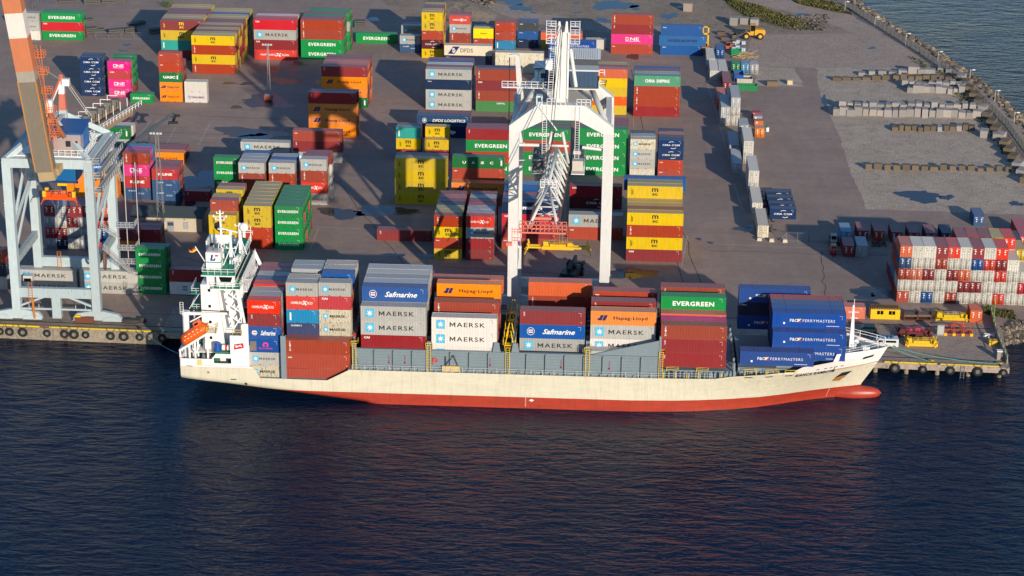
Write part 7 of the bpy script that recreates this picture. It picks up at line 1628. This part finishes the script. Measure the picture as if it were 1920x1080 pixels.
for k in range(len(PP)-1):
    L = (PP[k+1]-PP[k]).length
    for j in range(int(L*3.2)):
        t = random.random(); c = E_[k].lerp(E_[k+1], t); n_ = (E_[k]-PP[k]).normalized(); u = random.uniform(.2, 6.5); rock(rk, (c.x+n_.x*u, c.y+n_.y*u, .25-u*.42), random.uniform(.5, 1.25), random.choice((0, 0, 1, 2)))
for j in range(800):
    t = random.random()**1.5; s_ = random.random(); A_ = Vector((81.6, 417.8, .1)).lerp(Vector((120, 434, .1)), t); B_ = Vector((81.6, 413.8, -3.0)).lerp(Vector((120, 427, -3.0)), t)
    c = A_.lerp(B_, s_); rock(rk, (c.x, c.y, c.z+.15), random.uniform(.35, .85), random.choice((0, 1, 2)))
rk.build('rock_revetment', [flat((104, 94, 82), .9), flat((78, 72, 64), .9), flat((146, 132, 112), .9)], kind='stuff')
# sloped bank under the rocks
b = MB()
for k in range(len(PP)-1):
    n0 = (E_[k]-PP[k]).normalized()*8; n1_ = (E_[k+1]-PP[k+1]).normalized()*8
    b.face([tuple(E_[k]+Vector((0, 0, .03))), tuple(E_[k+1]+Vector((0, 0, .03))), tuple(E_[k+1]+n1_+Vector((0, 0, -3.3))), tuple(E_[k]+n0+Vector((0, 0, -3.3)))])
b.face([(81.4, 417.5, -.02), (81.4, 414.5, -3.2), (150, 438, -3.2), (150, 446.5, -.02)])
b.build('shore_bank', EARTH, kind='structure')
# ------------------------------------------------------------------ racks of steel at the top left
def rack(a, b2, L, n, rz, label, col=(96, 96, 92)):
    p = G(a, b2); r_ = thing('steel_rack_pile', label, 'rack pile', (p.x, p.y, 0), rz, 'piled flat steel racks')
    for k in range(n):
        b = MB(); z = .1+k*.55; b.box(-L/2, 0, z+.25, L/2, 2.2, z+.33); 
        for y in (.1, 1.1, 2.1): b.box(-L/2, y-.08, z, L/2, y+.08, z+.25)
        for x in (-L/2+.3, L/2-.3): b.box(x-.1, 0, z-.1, x+.1, 2.2, z)
        b.build('rack', paint(col, .5, .8), r_)
names = ['beside the green and red stack', 'second by the green and red stack', 'nearest in the shade', 'long one in the shade', 'behind the long one', 'small one by the yellow-brown block', 'farthest at the photo top', 'second at the photo top', 'orange-littered at the photo top', 'third at the photo top']
for i, (a, b2, L, n, rz) in enumerate(((173, 62, 3.6, 3, .5), (189, 61, 2.4, 2, .3), (219, 65, 4.6, 3, .45), (246, 62, 4.0, 3, .7), (262, 48, 5.0, 2, .9), (293, 64, 3.4, 3, .5), (125, 4, 4.8, 2, .1), (173, 8, 5.0, 3, .2), (203, 6, 4.0, 2, .1), (224, 5, 3.6, 2, .1))):
    rack(a, b2, L, n, rz, 'pile of flat grey steel racks, %s' % names[i])
rack(168, 42, 3.0, 2, .6, 'pile of flat grey steel racks, beyond the first by the stack'); rack(675, 52, 3.4, 4, .1, 'pile of flat grey steel racks above the lone green container')
b = MB(); p = G(62, 18); q = G(84, -6); mesh_fence(b, p, q, 2.2, 3); tag(b.build('wire_fence', STEEL), 'short wire fence behind the striped boom at top left', 'fence')
b = MB(); mesh_fence(b, G(180, 73), G(300, 74), 2.0, 3.5, wires=4); tag(b.build('wire_fence', STEEL), 'thin wire fence in front of the piled steel racks', 'fence')
# bushes
def bush(a, b2, s, label):
    p = G(a, b2); r_ = thing('bush', label, 'bush', (p.x, p.y, 0)); b = MB(); b.bar((0, 0, 0), (0, 0, s*.5), .12); b.build('stem', flat((70, 56, 40), .9), r_); b = MB()
    for k in range(260):
        d = Vector((random.gauss(0, .45), random.gauss(0, .45), abs(random.gauss(.45, .3))))*s; t = random.uniform(0, 6.28); c, e = math.cos(t)*.14, math.sin(t)*.14
        b.face([(d.x-c, d.y-e, d.z), (d.x+c, d.y+e, d.z), (d.x+c*.5, d.y-e, d.z+.22), (d.x-c, d.y+e*.4, d.z+.16)], random.choice((0, 1)))
    b.build('foliage', [flat((62, 84, 30), .8), flat((100, 108, 44), .8)], r_)
bush(314, 14, 2.2, 'small green bush behind the yellow-brown block'); bush(1852, 585, 1.3, 'small dry bush beside the orange pier container'); bush(1376, 6, 1.6, 'low bush in the dry grass strip')
